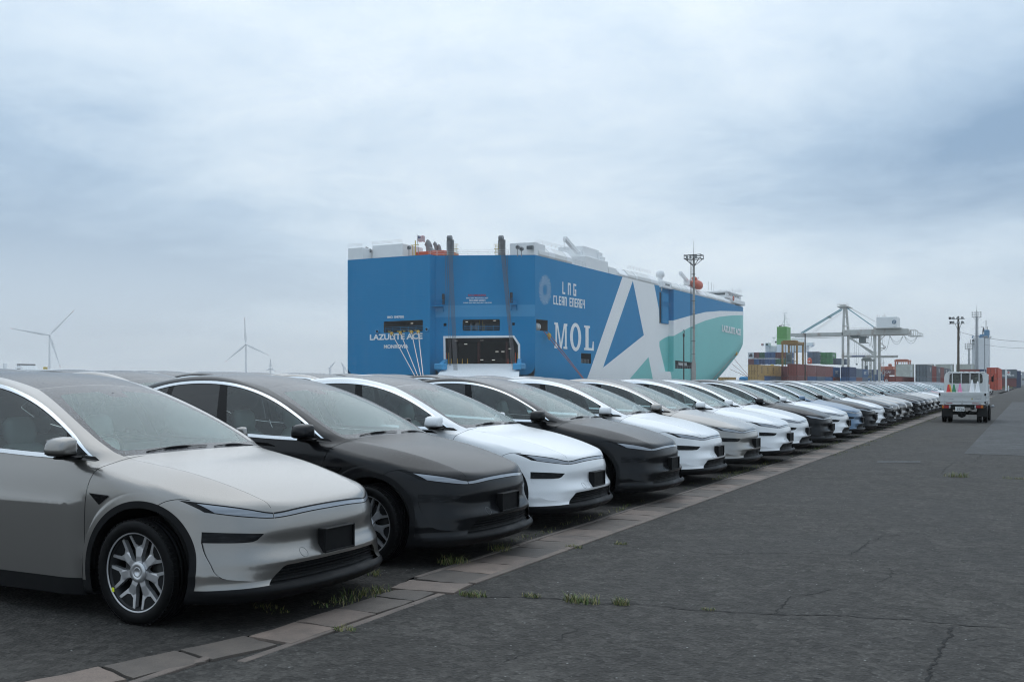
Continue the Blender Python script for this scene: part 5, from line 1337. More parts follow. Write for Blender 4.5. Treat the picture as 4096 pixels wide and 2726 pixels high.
# lifeboat and flag: things on the ship
lf = thing('lifeboat', 'orange lifeboat hanging at the ship upper edge behind the lamp mast', 'lifeboat', tuple(on_side(S3(805, 500), XS-1.5)))
bm_ = MB(); prof = [(-4.9, .3), (-4.4, .9), (-3, 1.35), (0, 1.5), (3, 1.35), (4.3, .9), (4.9, .3)]
rows = []
for (yy, rr) in prof: rows.append([(rr*.95*math.cos(t), yy, (rr*1.05 if math.sin(t) < 0 else rr*1.15)*math.sin(t)) for t in np.linspace(0, 2*math.pi, 15)[:-1]])
vs = [v for q in rows for v in q]; n = 14
bm_.add(vs, [(i*n+j, i*n+(j+1) % n, (i+1)*n+(j+1) % n, (i+1)*n+j) for i in range(len(prof)-1) for j in range(n)]+[tuple(range(n)), tuple(range(6*n, 7*n))[::-1]], 0, True)
bm_.build('boat_hull', [M_ORG], lf)
q = MB(); q.bev((-.7, -3.8, 1.3), (.7, -1.8, 2.4), .25); q.build('boat_canopy', [M_ORG], lf); q = MB(); q.beam((-2.4, 1.5, -3), (-.2, 2.5, 2.8), .4); q.beam((-2.4, -1.5, -3), (-.2, -2.5, 2.8), .4); sp2 = q.build('davit', [M_WH], lf)
fg = thing('flag', 'striped red and white flag with a blue starred corner flying over the ship stern', 'flag', tuple(on_stern(S1(795, 292), 198)))
p = MB(); tp_ = on_stern(S1(781, 100), 198)-Vector(fg.location); p.tube([(0, 0, 0), tuple(tp_)], .07, 6); p.build('flagpole', [M_GREY], fg)
H, W_ = 2.4/1.75, 3.0/1.6; base = Vector(tp_)+Vector((.2, 0, -.15))
MFR, MFW, MFB = mat('flag_red', (.45, .03, .06), .8), mat('flag_white', (.7, .7, .7), .8), mat('flag_blue', (.02, .03, .14), .8)
f_ = MB()
def wv(u, v): return base+Vector((u*W_*.95, .22*math.sin(u*7)*u, -v*H-.35*u*u-.1*math.sin(u*5)))
for i in range(11):
    for k in range(8):
        u0, u1 = k/8, (k+1)/8; m = 2 if (k < 3 and i < 5) else (0 if i % 2 == 0 else 1)
        f_.add([wv(u0, i/11), wv(u1, i/11), wv(u1, (i+1)/11), wv(u0, (i+1)/11)], [(0, 1, 2, 3)], m)
c = wv(.19, .23)+Vector((0, -.03, 0)); f_.add([c+Vector((.18*(1 if j % 2 == 0 else .42)*math.sin(j*math.pi/5), -.02, .18*(1 if j % 2 == 0 else .42)*math.cos(j*math.pi/5))) for j in range(10)], [tuple(range(10))], 1)
f_.build('flag_cloth', [MFR, MFW, MFB], fg)
# ------------------------------------------------------------------ ground, kerb, water
def _asphalt(base, tint, grain, spec=.45, stones=.5):
    def f(k, b):
        co = k.new('ShaderNodeTexCoord').outputs['Object']
        big = k.noise(co, .22, 4, .6); mid = k.noise(co, 1.7, 5, .65); fine = k.noise(co, 26, 4, .75)
        v = k.vor(co, grain, 'F1'); vc = k.vor(co, grain, 'F1', 'Color'); sx = k.new('ShaderNodeSeparateColor'); k.l.new(vc, sx.inputs[0])
        tone = k.math('ADD', k.math('ADD', k.math('MULTIPLY', big, .5), k.math('MULTIPLY', mid, .55)), k.math('MULTIPLY', fine, .75))
        c = k.ramp(tone, [(.62, tuple(x*.5 for x in base)), (.9, base), (1.2, tuple(x*1.6 for x in base))])
        st = k.math('MULTIPLY', k.maprange(sx.outputs[0], .5, .9), k.maprange(v, .0, .38, 1, 0))
        c = k.mix(k.math('MULTIPLY', st, stones), c, g3(*tint))
        v2 = k.vor(co, grain*.42, 'F1', 'Color'); s2 = k.new('ShaderNodeSeparateColor'); k.l.new(v2, s2.inputs[0]); c = k.mix(.6, c, k.mix(k.maprange(s2.outputs[0], .1, .9), g3(.52, .52, .52), g3(1.42, 1.42, 1.42)), 'MULTIPLY')
        sp_ = k.math('MULTIPLY', k.math('GREATER_THAN', sx.outputs[1], .994), k.maprange(v, 0, .35, 1, 0)); c = k.mix(sp_, c, g3(.45, .45, .43))
        pit = k.math('MULTIPLY', k.math('LESS_THAN', sx.outputs[2], .06), k.maprange(v, 0, .6, 1, 0)); c = k.mix(k.math('MULTIPLY', pit, .7), c, g3(.008, .008, .008))
        k.l.new(c, b.inputs['Base Color'])
        h = k.math('ADD', k.math('MULTIPLY', k.maprange(v, 0, .7, 1, 0), .8), k.math('MULTIPLY', fine, .7)); h = k.math('SUBTRACT', h, pit)
        bp = k.new('ShaderNodeBump'); bp.inputs['Strength'].default_value = .9; bp.inputs['Distance'].default_value = .010
        k.l.new(h, bp.inputs['Height']); k.l.new(bp.outputs[0], b.inputs['Normal'])
        k.l.new(k.maprange(k.math('ADD', big, k.math('MULTIPLY', mid, .4)), .45, .9, .68, .9), b.inputs['Roughness'])
    return f
M_LANE = mat('lane_asphalt', (.05, .05, .05), .8, spec=.25, build=_asphalt((.041, .0385, .035), (.16, .163, .158), 36, stones=.65))
M_LOT = mat('lot_asphalt', (.04, .04, .04), .8, spec=.25, build=_asphalt((.035, .0325, .0295), (.115, .108, .10), 40, stones=.6))
M_PATCH = mat('patch_asphalt', (.06, .06, .06), .7, spec=.3, build=_asphalt((.070, .072, .073), (.11, .115, .12), 90, stones=.3))
def _stone(a, b_):
    def f(k, b):
        co = k.new('ShaderNodeTexCoord').outputs['Object']; oi = k.new('ShaderNodeObjectInfo')
        rn = k.vmath('ADD', co, k.vmath('SCALE', (1, 1, 1), scale=k.math('MULTIPLY', oi.outputs['Random'], 40.0)))
        n = k.noise(rn, 5, 5, .65); g = k.noise(rn, 90, 3, .7); v = k.vor(rn, 110)
        c = k.mix(k.maprange(n, .3, .7), a, b_); c = k.mix(k.math('MULTIPLY', k.maprange(g, .5, .75), .45), c, g3(.05, .047, .044))
        c = k.mix(k.math('MULTIPLY', k.maprange(v, 0, .25, 1, 0), .35), c, g3(.28, .25, .22))
        d = k.maprange(k.noise(rn, 2.2, 4, .6), .52, .72); c = k.mix(k.math('MULTIPLY', d, .55), c, g3(.045, .044, .042))
        k.l.new(k.mix(k.math('MULTIPLY', oi.outputs['Random'], .35), c, g3(.06, .057, .055)), b.inputs['Base Color'])
        bp = k.new('ShaderNodeBump'); bp.inputs['Strength'].default_value = .7; bp.inputs['Distance'].default_value = .006
        k.l.new(k.math('ADD', g, k.math('MULTIPLY', n, .8)), bp.inputs['Height']); k.l.new(bp.outputs[0], b.inputs['Normal'])
    return f
M_KP = mat('kerb_pinkish', (.2, .16, .14), .7, build=_stone(g3(.25, .190, .155), g3(.175, .135, .112)))
M_KG = mat('kerb_greyish', (.12, .115, .11), .7, build=_stone(g3(.140, .115, .096), g3(.094, .079, .068)))
M_KE = mat('kerb_edging', (.15, .13, .12), .75, build=_stone(g3(.21, .165, .138), g3(.125, .102, .088)))
M_JOINT = mat('kerb_joint', (.030, .028, .025), .9, build=_asphalt((.032, .030, .027), (.06, .055, .05), 90))
M_CRACK = mat('crack_dirt', (.010, .010, .0095), .95)
M_WATER = mat('harbour_water', (.05, .075, .085), .12, spec=.5, build=lambda k, b: (lambda bp: (k.l.new(k.noise(k.new('ShaderNodeTexCoord').outputs['Object'], .5, 4, .6), bp.inputs['Height']), bp.inputs['Strength'].__setattr__('default_value', .4), k.l.new(bp.outputs[0], b.inputs['Normal'])))(k.new('ShaderNodeBump')))
M_CONC = mat('quay_concrete', (.25, .245, .235), .85, build=worn(.3, .4))
def sheet(name, pts, m, z, parent=None, kind='structure', thick=0.0):
    b = MB(); n = len(pts); b.add([(x, y, z) for x, y in pts], [tuple(range(n))])
    if thick: b.add([(x, y, z) for x, y in pts]+[(x, y, z-thick) for x, y in pts], [(i, n+i, n+(i+1) % n, (i+1) % n) for i in range(n)])
    o = b.build(name, [m], parent)
    if parent is None: tag(o, kind=kind)
    return o
KX0, KX1 = -4.47, -3.88
def kshift(y): return -.27*max(0.0, 5.0-y)
yy = [-40, 0, 2, 3, 4, 5, 6.4]
lotE = [(KX0+.15+kshift(y), y) for y in yy]; laneE = [(KX1-.03+kshift(y), y) for y in yy]
def lot_z(x): return float(np.interp(-x, [4.4, 9.2, 15, 26, 93], [0, .015, .125, .30, .32]))      # the yard rises gently towards the quay
lot_ = MB(); le = lotE+[(KX0, 6.9), (KX0, 1500)]; cols_ = [None, -5.5, -9.2, -12, -15, -20, -26, -60, -93]
lv = [((x if c is None else c), y, 0.0 if c is None else lot_z(c)) for c in cols_ for x, y in le]; nl = len(le)
lot_.add(lv, [(i*nl+j, i*nl+j+1, (i+1)*nl+j+1, (i+1)*nl+j) for i in range(len(cols_)-1) for j in range(nl-1)], 0, True)
tag(lot_.build('parking_lot', [M_LOT], None, True), kind='structure')
sheet('lane', laneE+[(KX1, 6.9), (KX1, 1500), (1500, 1500), (1500, -40)], M_LANE, 0.0)
sheet('harbour_water', [(-2990, -380), (1690, -380), (1690, 3190), (-2990, 3190)], M_WATER, -3.0)
q = MB(); q.box((-93.6, -40, -4), (-93, 1500, .33)); q.box((-93, 1500, -4), (1500, 1500.6, .2)); tag(q.build('quay_wall', [M_CONC]), kind='structure')
kb = MB(); kp = [(KX0+.14+kshift(y), y) for y in yy]+[(KX0-.01, 6.9), (KX0-.01, 170)]; kq = [(KX1-.02+kshift(y), y) for y in yy]+[(KX1+.01, 6.9), (KX1+.01, 170)]
n = len(kp); kb.add([(x, y, -.012) for x, y in kp]+[(x, y, -.012) for x, y in kq], [(i, n+i, n+i+1, i+1) for i in range(n-1)])
kerb = tag(kb.build('kerb', [M_JOINT]), kind='structure')
def kstone(w, l, h, rag):
    b = MB(); nx, ny = 4, 4; rnd = random.Random(rag)
    top = []
    for i in range(nx+1):
        for j in range(ny+1):
            e = i in (0, nx) or j in (0, ny); top.append((-w/2+w*i/nx+rnd.uniform(-.005, .005)*(1 if e else 0), -l/2+l*j/ny+rnd.uniform(-.006, .006)*(1 if e else 0), h+rnd.uniform(-.0025, .0025)-(.006 if e else 0)))
    b.add(top, [(i*(ny+1)+j, (i+1)*(ny+1)+j, (i+1)*(ny+1)+j+1, i*(ny+1)+j+1) for i in range(nx) for j in range(ny)], 0, False)
    rim = [i*(ny+1) for i in range(nx+1)]+[nx*(ny+1)+j for j in range(1, ny+1)]+[i*(ny+1)+ny for i in range(nx-1, -1, -1)]+[j for j in range(ny-1, 0, -1)]
    m = len(rim); b.add([top[i] for i in rim]+[(top[i][0], top[i][1], -.03) for i in rim], [((i+1) % m, i, m+i, m+(i+1) % m) for i in range(m)])
    return b
KM = {}
for nm, m in (('p', M_KP), ('g', M_KG)):
    for wd, key in ((.455, 'w'), (.335, 'n')):
        for v in range(3): KM[(nm, key, v)] = kstone(wd, .437, .010, hash((key, v)) % 97+v).data('kerb_stone', [m])
rk = random.Random(3)
y = 1.2; i = 0
while y < 6.35:                                                     # the narrower stretch near the camera, bending away to the left
    o = link('kerb_stone', KM[('p' if (i % 4) in (0, 1) or rk.random() < .5 else 'g', 'n', i % 3)], kerb)
    o.location = (-4.155+kshift(y+.2), y+.22, rk.uniform(-.004, .003)); o.rotation_euler = (rk.uniform(-.003, .003), rk.uniform(-.003, .003), rk.uniform(-.02, .02)-(.26 if y < 4.8 else 0)); y += .455; i += 1
o = kstone(.52, .34, .022, 5).build('kerb_stone', [M_KP], kerb); o.location = (-4.12, 6.66, .0); o.rotation_euler = (0, 0, .13)
y = 7.12
for i in range(286):
    o = link('kerb_stone', KM[('p' if i % 4 in (1, 2) else 'g', 'w', rk.randrange(3))], kerb)
    o.location = (-4.185, y, rk.uniform(-.003, .002)); o.rotation_euler = (rk.uniform(-.004, .004), rk.uniform(-.004, .004), rk.uniform(-.008, .008)); y += .456
for xa, xb in ((KX0+.005, KX0+.050), (KX1-.075, KX1-.005)):
    e = MB(); y = 6.95
    while y < 140:
        ln = 1.82; e.bev((xa+rk.uniform(-.004, .004), y+.005, -.03), (xb+rk.uniform(-.004, .004), y+ln-.006, .010+rk.uniform(-.002, .002)), .004); y += ln
    e.build('kerb_edging', [M_KE], kerb)['kind'] = 'stuff'
e = MB(); y = 1.0
while y < 6.3: e.bev((-3.965+kshift(y+.4), y, -.03), (-3.905+kshift(y+.4), y+.84, .004), .004); y += .85
e.build('kerb_edging', [M_KE], kerb)['kind'] = 'stuff'
# resurfaced strip in the lane and the cracks
R8 = lambda x, y: (2000+x*.8896, 1700+y*.8896)
def gnd(p, z=0.0): return on_plane(p, (0, 0, z), (0, 0, 1))
a, b = gnd(R8(2085, 128)), gnd(R8(2190, 5)); lane_o = [o for o in COL.objects if o.name == 'lane'][0]
pt = sheet('asphalt_patch', [(a.x, a.y), (a.x+6.5, a.y), (a.x+6.5, a.y+70), (a.x, a.y+70)], M_PATCH, .004, lane_o)
sheet('asphalt_patch', [(gnd(R8(1690, 168)).x, gnd(R8(1690, 168)).y), (gnd(R8(1895, 168)).x, gnd(R8(1895, 168)).y-.1), (gnd(R8(1890, 160)).x, gnd(R8(1890, 160)).y), (gnd(R8(1700, 160)).x, gnd(R8(1700, 160)).y)], M_PATCH, .004, lane_o)
CR = [([(-60, 771), (0, 770), (100, 772), (250, 778), (420, 795), (600, 800), (750, 812), (860, 828), (1000, 835), (1240, 850), (1500, 852), (1750, 872), (2050, 892), (2400, 920)], 1.0),
      ([(1240, 848), (1270, 820), (1290, 785), (1320, 768), (1420, 757), (1500, 735)], .6), ([(560, 540), (700, 550), (850, 565), (1000, 580), (1200, 572), (1400, 575), (1580, 580), (1620, 555), (1650, 525), (1740, 497), (1900, 485), (2400, 476)], .75),
      ([(1755, 640), (1740, 675), (1690, 705), (1640, 712)], .7), ([(2030, 905), (2010, 980), (1980, 1050), (1940, 1100), (1945, 1180)], 1.3), ([(1290, 233), (1600, 238), (1850, 233), (2050, 230), (2400, 243)], .8),
      ([(1985, 218), (2010, 185), (2055, 165)], .8), ([(2130, 165), (2165, 130)], .7), ([(230, 970), (350, 910)], .6), ([(20, 1065), (120, 1020)], .5)]
cm = MB(); rc = random.Random(11)
for pts, wd in CR:
    P = [gnd(R8(*p), .003) for p in pts]; Q = []
    for i in range(len(P)-1):
        nseg = max(2, int((P[i+1]-P[i]).length/.03))
        for k in range(nseg): Q.append(P[i].lerp(P[i+1], k/nseg))
    Q.append(P[-1]); off = 0; vs = []
    for i, p in enumerate(Q):
        t = (Q[min(i+1, len(Q)-1)]-Q[max(i-1, 0)]).normalized(); nn = Vector((-t.y, t.x, 0)); off = off*.8+rc.uniform(-.018, .018)
        w = wd*rc.choice((.001, .002, .003, .004, .006, .009))*(0.3 if i in (0, len(Q)-1) else 1); c = p+nn*off; vs += [c+nn*(w+rc.uniform(0, .003)), c-nn*(w+rc.uniform(0, .003))]
    cm.add(vs, [(2*i, 2*i+1, 2*i+3, 2*i+2) for i in range(len(Q)-1)])
ck = cm.build('crack', [M_CRACK], lane_o); ck['kind'] = 'stuff'
# grass
M_GRASS = mat('grass_blade', (.12, .16, .04), .7, build=lambda k, b: k.l.new(k.ramp(k.new('ShaderNodeNewGeometry').outputs['Random Per Island'], [(0, (.06, .10, .025)), (.45, (.11, .15, .04)), (.7, (.23, .21, .08)), (1, (.30, .25, .12))]), b.inputs['Base Color']))
rg = random.Random(5)
def blades(mb, c, n, rad, h, flat=1.0):
    for _ in range(n):
        a = rg.uniform(0, 6.283); r = rad*rg.random()**.6; x, y = c[0]+r*math.cos(a), c[1]+r*math.sin(a)*flat
        d = rg.uniform(0, 6.283); hh = h*rg.uniform(.25, .8); ln = hh*rg.uniform(.4, 1.4); w = rg.uniform(.0018, .004)
        dx, dy = math.cos(d), math.sin(d)
        pts = [(x-dy*w, y+dx*w, 0), (x+dy*w, y-dx*w, 0), (x+dx*ln*.35+dy*w*.7, y+dy*ln*.35-dx*w*.7, hh*.65), (x+dx*ln*.35-dy*w*.7, y+dy*ln*.35+dx*w*.7, hh*.65), (x+dx*ln, y+dy*ln, hh)]
        mb.add(pts, [(0, 1, 2, 3), (3, 2, 4)])
def tuft(p, n, rad, h, label):
    c = gnd(p); b = MB(); blades(b, (0, 0), n, rad, h, .5); o = b.build('grass_tuft', [M_GRASS]); o.location = (c.x, c.y, 0); tag(o, label, 'grass', 'grass tufts in the lane')
R7 = lambda x, y: (x*1.0187, 2200+y*1.0187)
tuft(R8(365, 795), 170, .15, .085, 'largest grass tuft growing out of the long crack across the lane')
tuft(R8(540, 806), 80, .07, .09, 'spiky grass tuft on the long crack, right of the largest tuft')
tuft(R8(140, 772), 60, .08, .05, 'thin grass tuft on the long crack, left of the largest tuft')
tuft(R8(940, 830), 35, .06, .035, 'tiny grass tuft on the long crack near the lane middle')
tuft(R8(545, 535), 45, .07, .05, 'small grass tuft at the start of the second crack beside the kerb')
tuft(R8(2055, 232), 120, .22, .13, 'yellowish grass tuft on the far crack in the lane')
tuft(R8(2320, 242), 60, .2, .07, 'flat grass tuft on the far crack near the right edge')
tuft(R7(1855, 178), 130, .12, .06, 'green grass tuft at the kerb edge beside the raised kerb stone')
tuft(R7(1355, 312), 80, .10, .04, 'low grass tuft against the near kerb edging')
tuft(R8(330, 550), 60, .09, .06, 'grass tuft at the kerb edge opposite the third car')
gb = MB()
for px, py, n_, r_, h_ in ((1290, 215, 40, .14, .05), (1350, 200, 60, .14, .07), (1420, 175, 90, .16, .08), (1490, 160, 60, .12, .06), (1080, 240, 30, .12, .04), (1020, 222, 25, .10, .04), (1770, 52, 90, .12, .12), (1470, 98, 40, .06, .09), (1820, 48, 40, .08, .08), (1960, 1, 90, .12, .10)):
    c = gnd(R7(px, py)); blades(gb, (c.x, c.y), n_, r_, h_, .9)
y = 9.0
while y < 120:
    dens = 1.0 if y < 16 else 2.0
    for _ in range(int(11*dens)):
        if rg.random() < .5+.4*math.sin(y*.8)+.2*math.sin(y*2.3): blades(gb, (KX0-.06-abs(rg.gauss(0, .08)), y+rg.uniform(0, 1)), 6, .08, .05 if y < 60 else .09, 1.5)
    if y > 22 and rg.random() < .6: blades(gb, (KX1+.03+abs(rg.gauss(0, .05)), y+rg.uniform(0, 1)), 40, .12, .05, 3)
    y += 1.0
tag(gb.build('grass', [M_GRASS]), kind='stuff')

# ------------------------------------------------------------------ far shore, hills, turbines, a far ship
M_LAND = mat('far_land', (.10, .12, .08), .9, build=worn(.01, .4))
sh = MB(); rs = random.Random(9); N = 90
xs = np.linspace(-2700, 600, N)
prof = [(x, 5+4*math.sin(x*.011)+3*math.sin(x*.037+1)) for x in xs]
vs = []
for x, h in prof: vs += [(x, 1650+.2*x, -3), (x, 1670+.2*x, max(1.2, h*.45)), (x, 1760+.2*x, max(1.2, h*.4)), (x, 1900+.2*x, -3)]
sh.add(vs, [(i*4+j, (i+1)*4+j, (i+1)*4+j+1, i*4+j+1) for i in range(N-1) for j in range(3)], 0, True)
tag(sh.build('far_shore', [M_LAND]), kind='structure')
hm = MB(); c0 = at_depth(S6(255, 500), 2800); rows = []
for j, (f, dz) in enumerate(((0, 0), (.55, .55), (.85, .9), (1, 1), (.8, .8), (0, 0))):
    row = []
    for i in range(41):
        t = i/40; px = 60+460*t; base = at_depth(S6(px, 500), 2800+50*j)
        h = (math.exp(-((px-255)/75)**2)*52+math.exp(-((px-170)/50)**2)*26+math.exp(-((px-390)/80)**2)*17+2*math.sin(px*.13)+1.5*math.sin(px*.31))*min(1, t*6, (1-t)*6)
        row.append((base.x, base.y, -3+max(0, h*.54+3)*dz*1.05))
    rows.append(row)
vs = [v for r_ in rows for v in r_]; hm.add(vs, [(j*41+i, j*41+i+1, (j+1)*41+i+1, (j+1)*41+i) for j in range(5) for i in range(40)], 0, True); tag(hm.build('hill', [M_LAND]), kind='structure')
M_TURB = mat('turbine_white', (.90, .91, .92), .5)
def turbine(hub, tips, Z, label, tipred=True):
    h = at_depth(S6(*hub), Z); t = thing('wind_turbine', label, 'wind turbine', (h.x, h.y, 0), 0, 'wind turbines across the water')
    d = Vector((h.x, h.y, 0)).normalized(); H = h.z; k = max(.45, Z/1900)
    b = MB(); b.tube([(d.x*5*k, d.y*5*k, -3), (d.x*5*k, d.y*5*k, H-1)], [2.4*k, 1.35*k], 14); b.build('tower', [M_TURB], t)
    b = MB(); b.tube([Vector((0, 0, H))+d*v*k for v in (-.5, 2, 9, 10.5)], [v*k for v in (1.2, 1.9, 1.9, 1.2)], 10); b.tube([Vector((0, 0, H))-d*v*k for v in (3.4, 2.6, .4)], [v*k for v in (.3, 1.3, 1.6)], 10); b.build('nacelle', [M_TURB], t)
    for tp_ in tips:
        e = at_depth(S6(*tp_), Z)-h; e = e-d*e.dot(d); L = e.length; u = e.normalized(); w = u.cross(d)
        o0 = Vector((0, 0, H))-d*1.5*k; sec = []
        for s, ch, th in ((.02, 1.0, 1.0), (.08, 1.1, .9), (.2, 2.1, .5), (.4, 1.6, .35), (.7, 1.0, .2), (.92, .55, .1), (1.0, .12, .05)):
            c = o0+u*(L*s)-d*(2.5*k*s*s); sec.append([c+w*ch*k*x+d*th*k*y for x, y in ((1.1, 0), (.3, .8), (-.8, .6), (-1, 0), (-.8, -.6), (.3, -.8))])
        def loft(S_, nm, m):
            q = MB(); vs = [v for r_ in S_ for v in r_]; q.add(vs, [(i*6+j, i*6+(j+1) % 6, (i+1)*6+(j+1) % 6, (i+1)*6+j) for i in range(len(S_)-1) for j in range(6)]+[tuple(range(6)), tuple(range(6*len(S_)-6, 6*len(S_)))[::-1]], 0, True); return q.build(nm, [m], t)
        bl = loft(sec[:6], 'blade', M_TURB); q = loft(sec[5:], 'blade_tip', M_REDP if tipred else M_TURB); q.parent = bl
turbine((333, 268), ((70, 228), (500, 98), (407, 487)), 1800, 'large white wind turbine at the far left, one blade pointing left')
turbine((1655, 330), ((1646, 150), (1515, 450), (1810, 403)), 2200, 'large white wind turbine left of the ship, one blade straight up')
turbine((1820, 490), ((1821, 428), (1790, 507), (1855, 512)), 2500, 'small distant wind turbine with its blade up, right of the large one')
turbine((2220, 488), ((2254, 450), (2208, 490), (2228, 530)), 2700, 'tiny faint wind turbine near the ship stern, blade pointing up right')
turbine((2315, 482), ((2297, 455), (2333, 512), (2306, 500)), 2700, 'tiny faint wind turbine closest to the ship stern, blade pointing up left')
fs = thing('far_ship', 'distant white ship with a black topped funnel beneath the hills', 'ship', tuple(at_depth(S6(150, 500), 700))); fs.location.z = -3; FO = Vector(fs.location)
def far_box(x0, x1, y0, y1, nm, m, dep=12, Z=700, par=None):
    a, b = at_depth(S6(x0, y1), Z), at_depth(S6(x1, y0), Z); q = MB(); q.bev((min(a.x, b.x), a.y, a.z), (max(a.x, b.x), a.y+dep, b.z), .2); o = q.build(nm, [m], None); o.data.transform(Matrix.Translation(-FO)); o.parent = fs; return o
a = at_depth(S6(-40, 500), 700); b = at_depth(S6(310, 500), 700)
q = MB(); q.bev((a.x, a.y+4, -3), (b.x, a.y+30, at_depth(S6(0, 498.5), 700).z), .5); o = q.build('hull', [M_WH], None); o.data.transform(Matrix.Translation(-FO)); o.parent = fs
far_box(100, 192, 484, 498, 'superstructure', M_WH); far_box(112, 155, 470, 499, 'funnel', M_WH); far_box(111, 156, 462, 471, 'funnel_top', M_BLK); far_box(20, 26, 455, 497, 'mast', M_WH, 3); far_box(288, 302, 482, 499, 'deck_crane', M_YELP, 3); far_box(113, 154, 491, 498.5, 'funnel_band', M_BLK, 11.5, 699)
q = MB(); c = at_depth(S6(128, 481), 699.2); q.lathe([(0, 0), (1.8, 0), (1.8, .3)], 16, 0, 'y', (c.x-FO.x, c.y-FO.y, c.z-FO.z)); q.build('funnel_disc', [M_REDP], fs)
# ------------------------------------------------------------------ container yard, cranes, masts, silo
CONT = {'ochre': (.40, .26, .10), 'maroon': (.16, .035, .035), 'brick': (.20, .045, .035), 'brown': (.18, .065, .06), 'blue': (.035, .10, .22), 'navy': (.018, .045, .12), 'steel': (.085, .125, .18),
        'grey': (.12, .145, .165), 'beige': (.42, .44, .40), 'orange': (.55, .075, .035), 'green': (.05, .25, .08), 'dgreen': (.035, .13, .065), 'white': (.66, .67, .66), 'pale': (.36, .39, .40)}
CONT = {k_: tuple(min(.8, v_*1.25) for v_ in c_) for k_, c_ in CONT.items()}
def _cont(k, b):
    oi = k.new('ShaderNodeObjectInfo'); co = k.new('ShaderNodeTexCoord').outputs['Object']
    rn = k.vmath('ADD', co, k.vmath('SCALE', (1, 1, 1), scale=k.math('MULTIPLY', oi.outputs['Random'], 50.0)))
    n = k.noise(rn, .6, 5, .65); c = k.mix(k.math('MULTIPLY', k.maprange(n, .4, .75), .35), oi.outputs['Color'], g3(.25, .25, .25), 'MULTIPLY')
    st = k.maprange(k.noise(k.vmath('MULTIPLY', rn, (1, 1, .12)), 1.6, 6, .7), .58, .8); c = k.mix(k.math('MULTIPLY', st, .5), c, g3(.10, .06, .045))
    k.l.new(c, b.inputs['Base Color'])
M_CONT = mat('container_paint', (.3, .3, .3), .5, build=_cont)
M_CAST = mat('corner_casting', (.06, .06, .065), .6)
M_LOGO = mat('container_print', (.62, .64, .65), .6)
M_LOGOB = mat('container_print_black', (.03, .03, .03), .6)
def container_meshes(L, W=2.438, H=2.6):
    """corrugated box along y; front end (doors) at y = 0"""
    b = MB()
    def corr(x, s, y0, y1, z0, z1, n):
        vs = []; d = .036
        for i in range(n):
            for t, o in ((0, 0), (.27, 0), (.5, d), (.77, d)):
                y = y0+(y1-y0)*(i+t)/n; vs += [(x-s*o, y, z0), (x-s*o, y, z1)]
        vs += [(x, y1, z0), (x, y1, z1)]; m = len(vs)//2
        b.add(vs, [(2*i, 2*i+2, 2*i+3, 2*i+1) if s > 0 else (2*i+1, 2*i+3, 2*i+2, 2*i) for i in range(m-1)])
    n = int(L/.28)
    corr(W/2-.03, 1, .08, L-.08, .12, H-.10, n); corr(-W/2+.03, -1, .08, L-.08, .12, H-.10, n)
    b.box((-W/2+.05, .05, .08), (W/2-.05, L-.04, .14)); b.box((-W/2+.05, .05, H-.09), (W/2-.05, L-.04, H-.03)); b.box((-W/2+.1, L-.1, .1), (W/2-.1, L-.04, H-.1))
    f = MB()
    for x in (-W/2, W/2-.10):
        for y in (0, L-.10): f.box((x, y, 0), (x+.10, y+.10, H))
        for z in (0, H-.11): f.box((x, .1, z), (x+.10, L-.1, z+.11))
    for y in (0, L-.10):
        for z in (0, H-.11): f.box((-W/2+.1, y, z), (W/2-.1, y+.10, z+.11))
    c = MB()
    for x in (-W/2-.004, W/2-.17):
        for y in (-.004, L-.17):
            for z in (-.002, H-.118): c.box((x, y, z), (x+.174, y+.174, z+.12))
    d = MB()
    for x0, x1 in ((-W/2+.11, -.01), (.01, W/2-.11)): d.bev((x0, .03, .12), (x1, .07, H-.12), .01)
    bars = MB()
    for x in (-.95, -.35, .35, .95): bars.tube([(x, .0, .15), (x, .0, H-.15)], .028, 5); bars.box((x-.02, -.02, 1.05), (x+.28, .0, 1.10)); bars.box((x-.06, -.01, .7), (x+.06, .02, .78)); bars.box((x-.06, -.01, 1.7), (x+.06, .02, 1.78))
    return [('body', b.data('container_body', [M_CONT]), 1), ('frame', f.data('container_frame', [M_CONT]), 1), ('corner_castings', c.data('corner_castings', [M_CAST]), 0), ('door', d.data('container_door', [M_CONT]), 1)], bars.data('locking_bars', [M_PLAST if 'M_PLAST' in globals() else M_BLK])
CM = {(L, H): container_meshes(L, H=H) for L in (6.06, 12.19) for H in (2.6, 2.9)}
def container(x, y, z, L, H, col, label, rz=0.0, group='stacked shipping containers'):
    t = thing('shipping_container', label, 'container', (x, y, z), rz, group); c = CONT[col]; v = random.uniform(.9, 1.1)
    parts, bars = CM[(L, H)]
    for n, me, pt in parts:
        o = link(n, me, t)
        if pt: o.color = (c[0]*v, c[1]*v, c[2]*v, 1)
        if n == 'door': link('locking_bars', bars, o)
    return t
def mark(t, body, side, fit, zc, m=M_LOGO, yc=None, vert=False, **kw):
    """printing on a container: side 'x' = long right side, 'f' = door end, 'l' = long side seen after a turn"""
    W = 2.438
    if side == 'x': o, xd, yd = (W/2+.012, yc, zc), (0, 1, 0), (0, 0, 1)
    elif side == 'l': o, xd, yd = (-W/2-.012, yc, zc), (0, -1, 0), (0, 0, 1)
    else: o, xd, yd = (yc or 0, -.03, zc), (1, 0, 0), (0, 0, 1)
    if vert: xd, yd = yd, tuple(-v for v in xd)
    return place_text('lettering', body, 1, m, t, o, xd, yd, fit=fit, bold=.03, **kw)
def end_right(p, Z):
    """world point of a front right bottom corner seen at p, at depth Z"""
    return at_depth(p, Z)
YZ0 = .44
yd_ = MB(); yd_.box((-92, 205, -.3), (-16, 1480, YZ0-.01)); tag(yd_.build('container_yard', [M_CONC]), kind='structure')
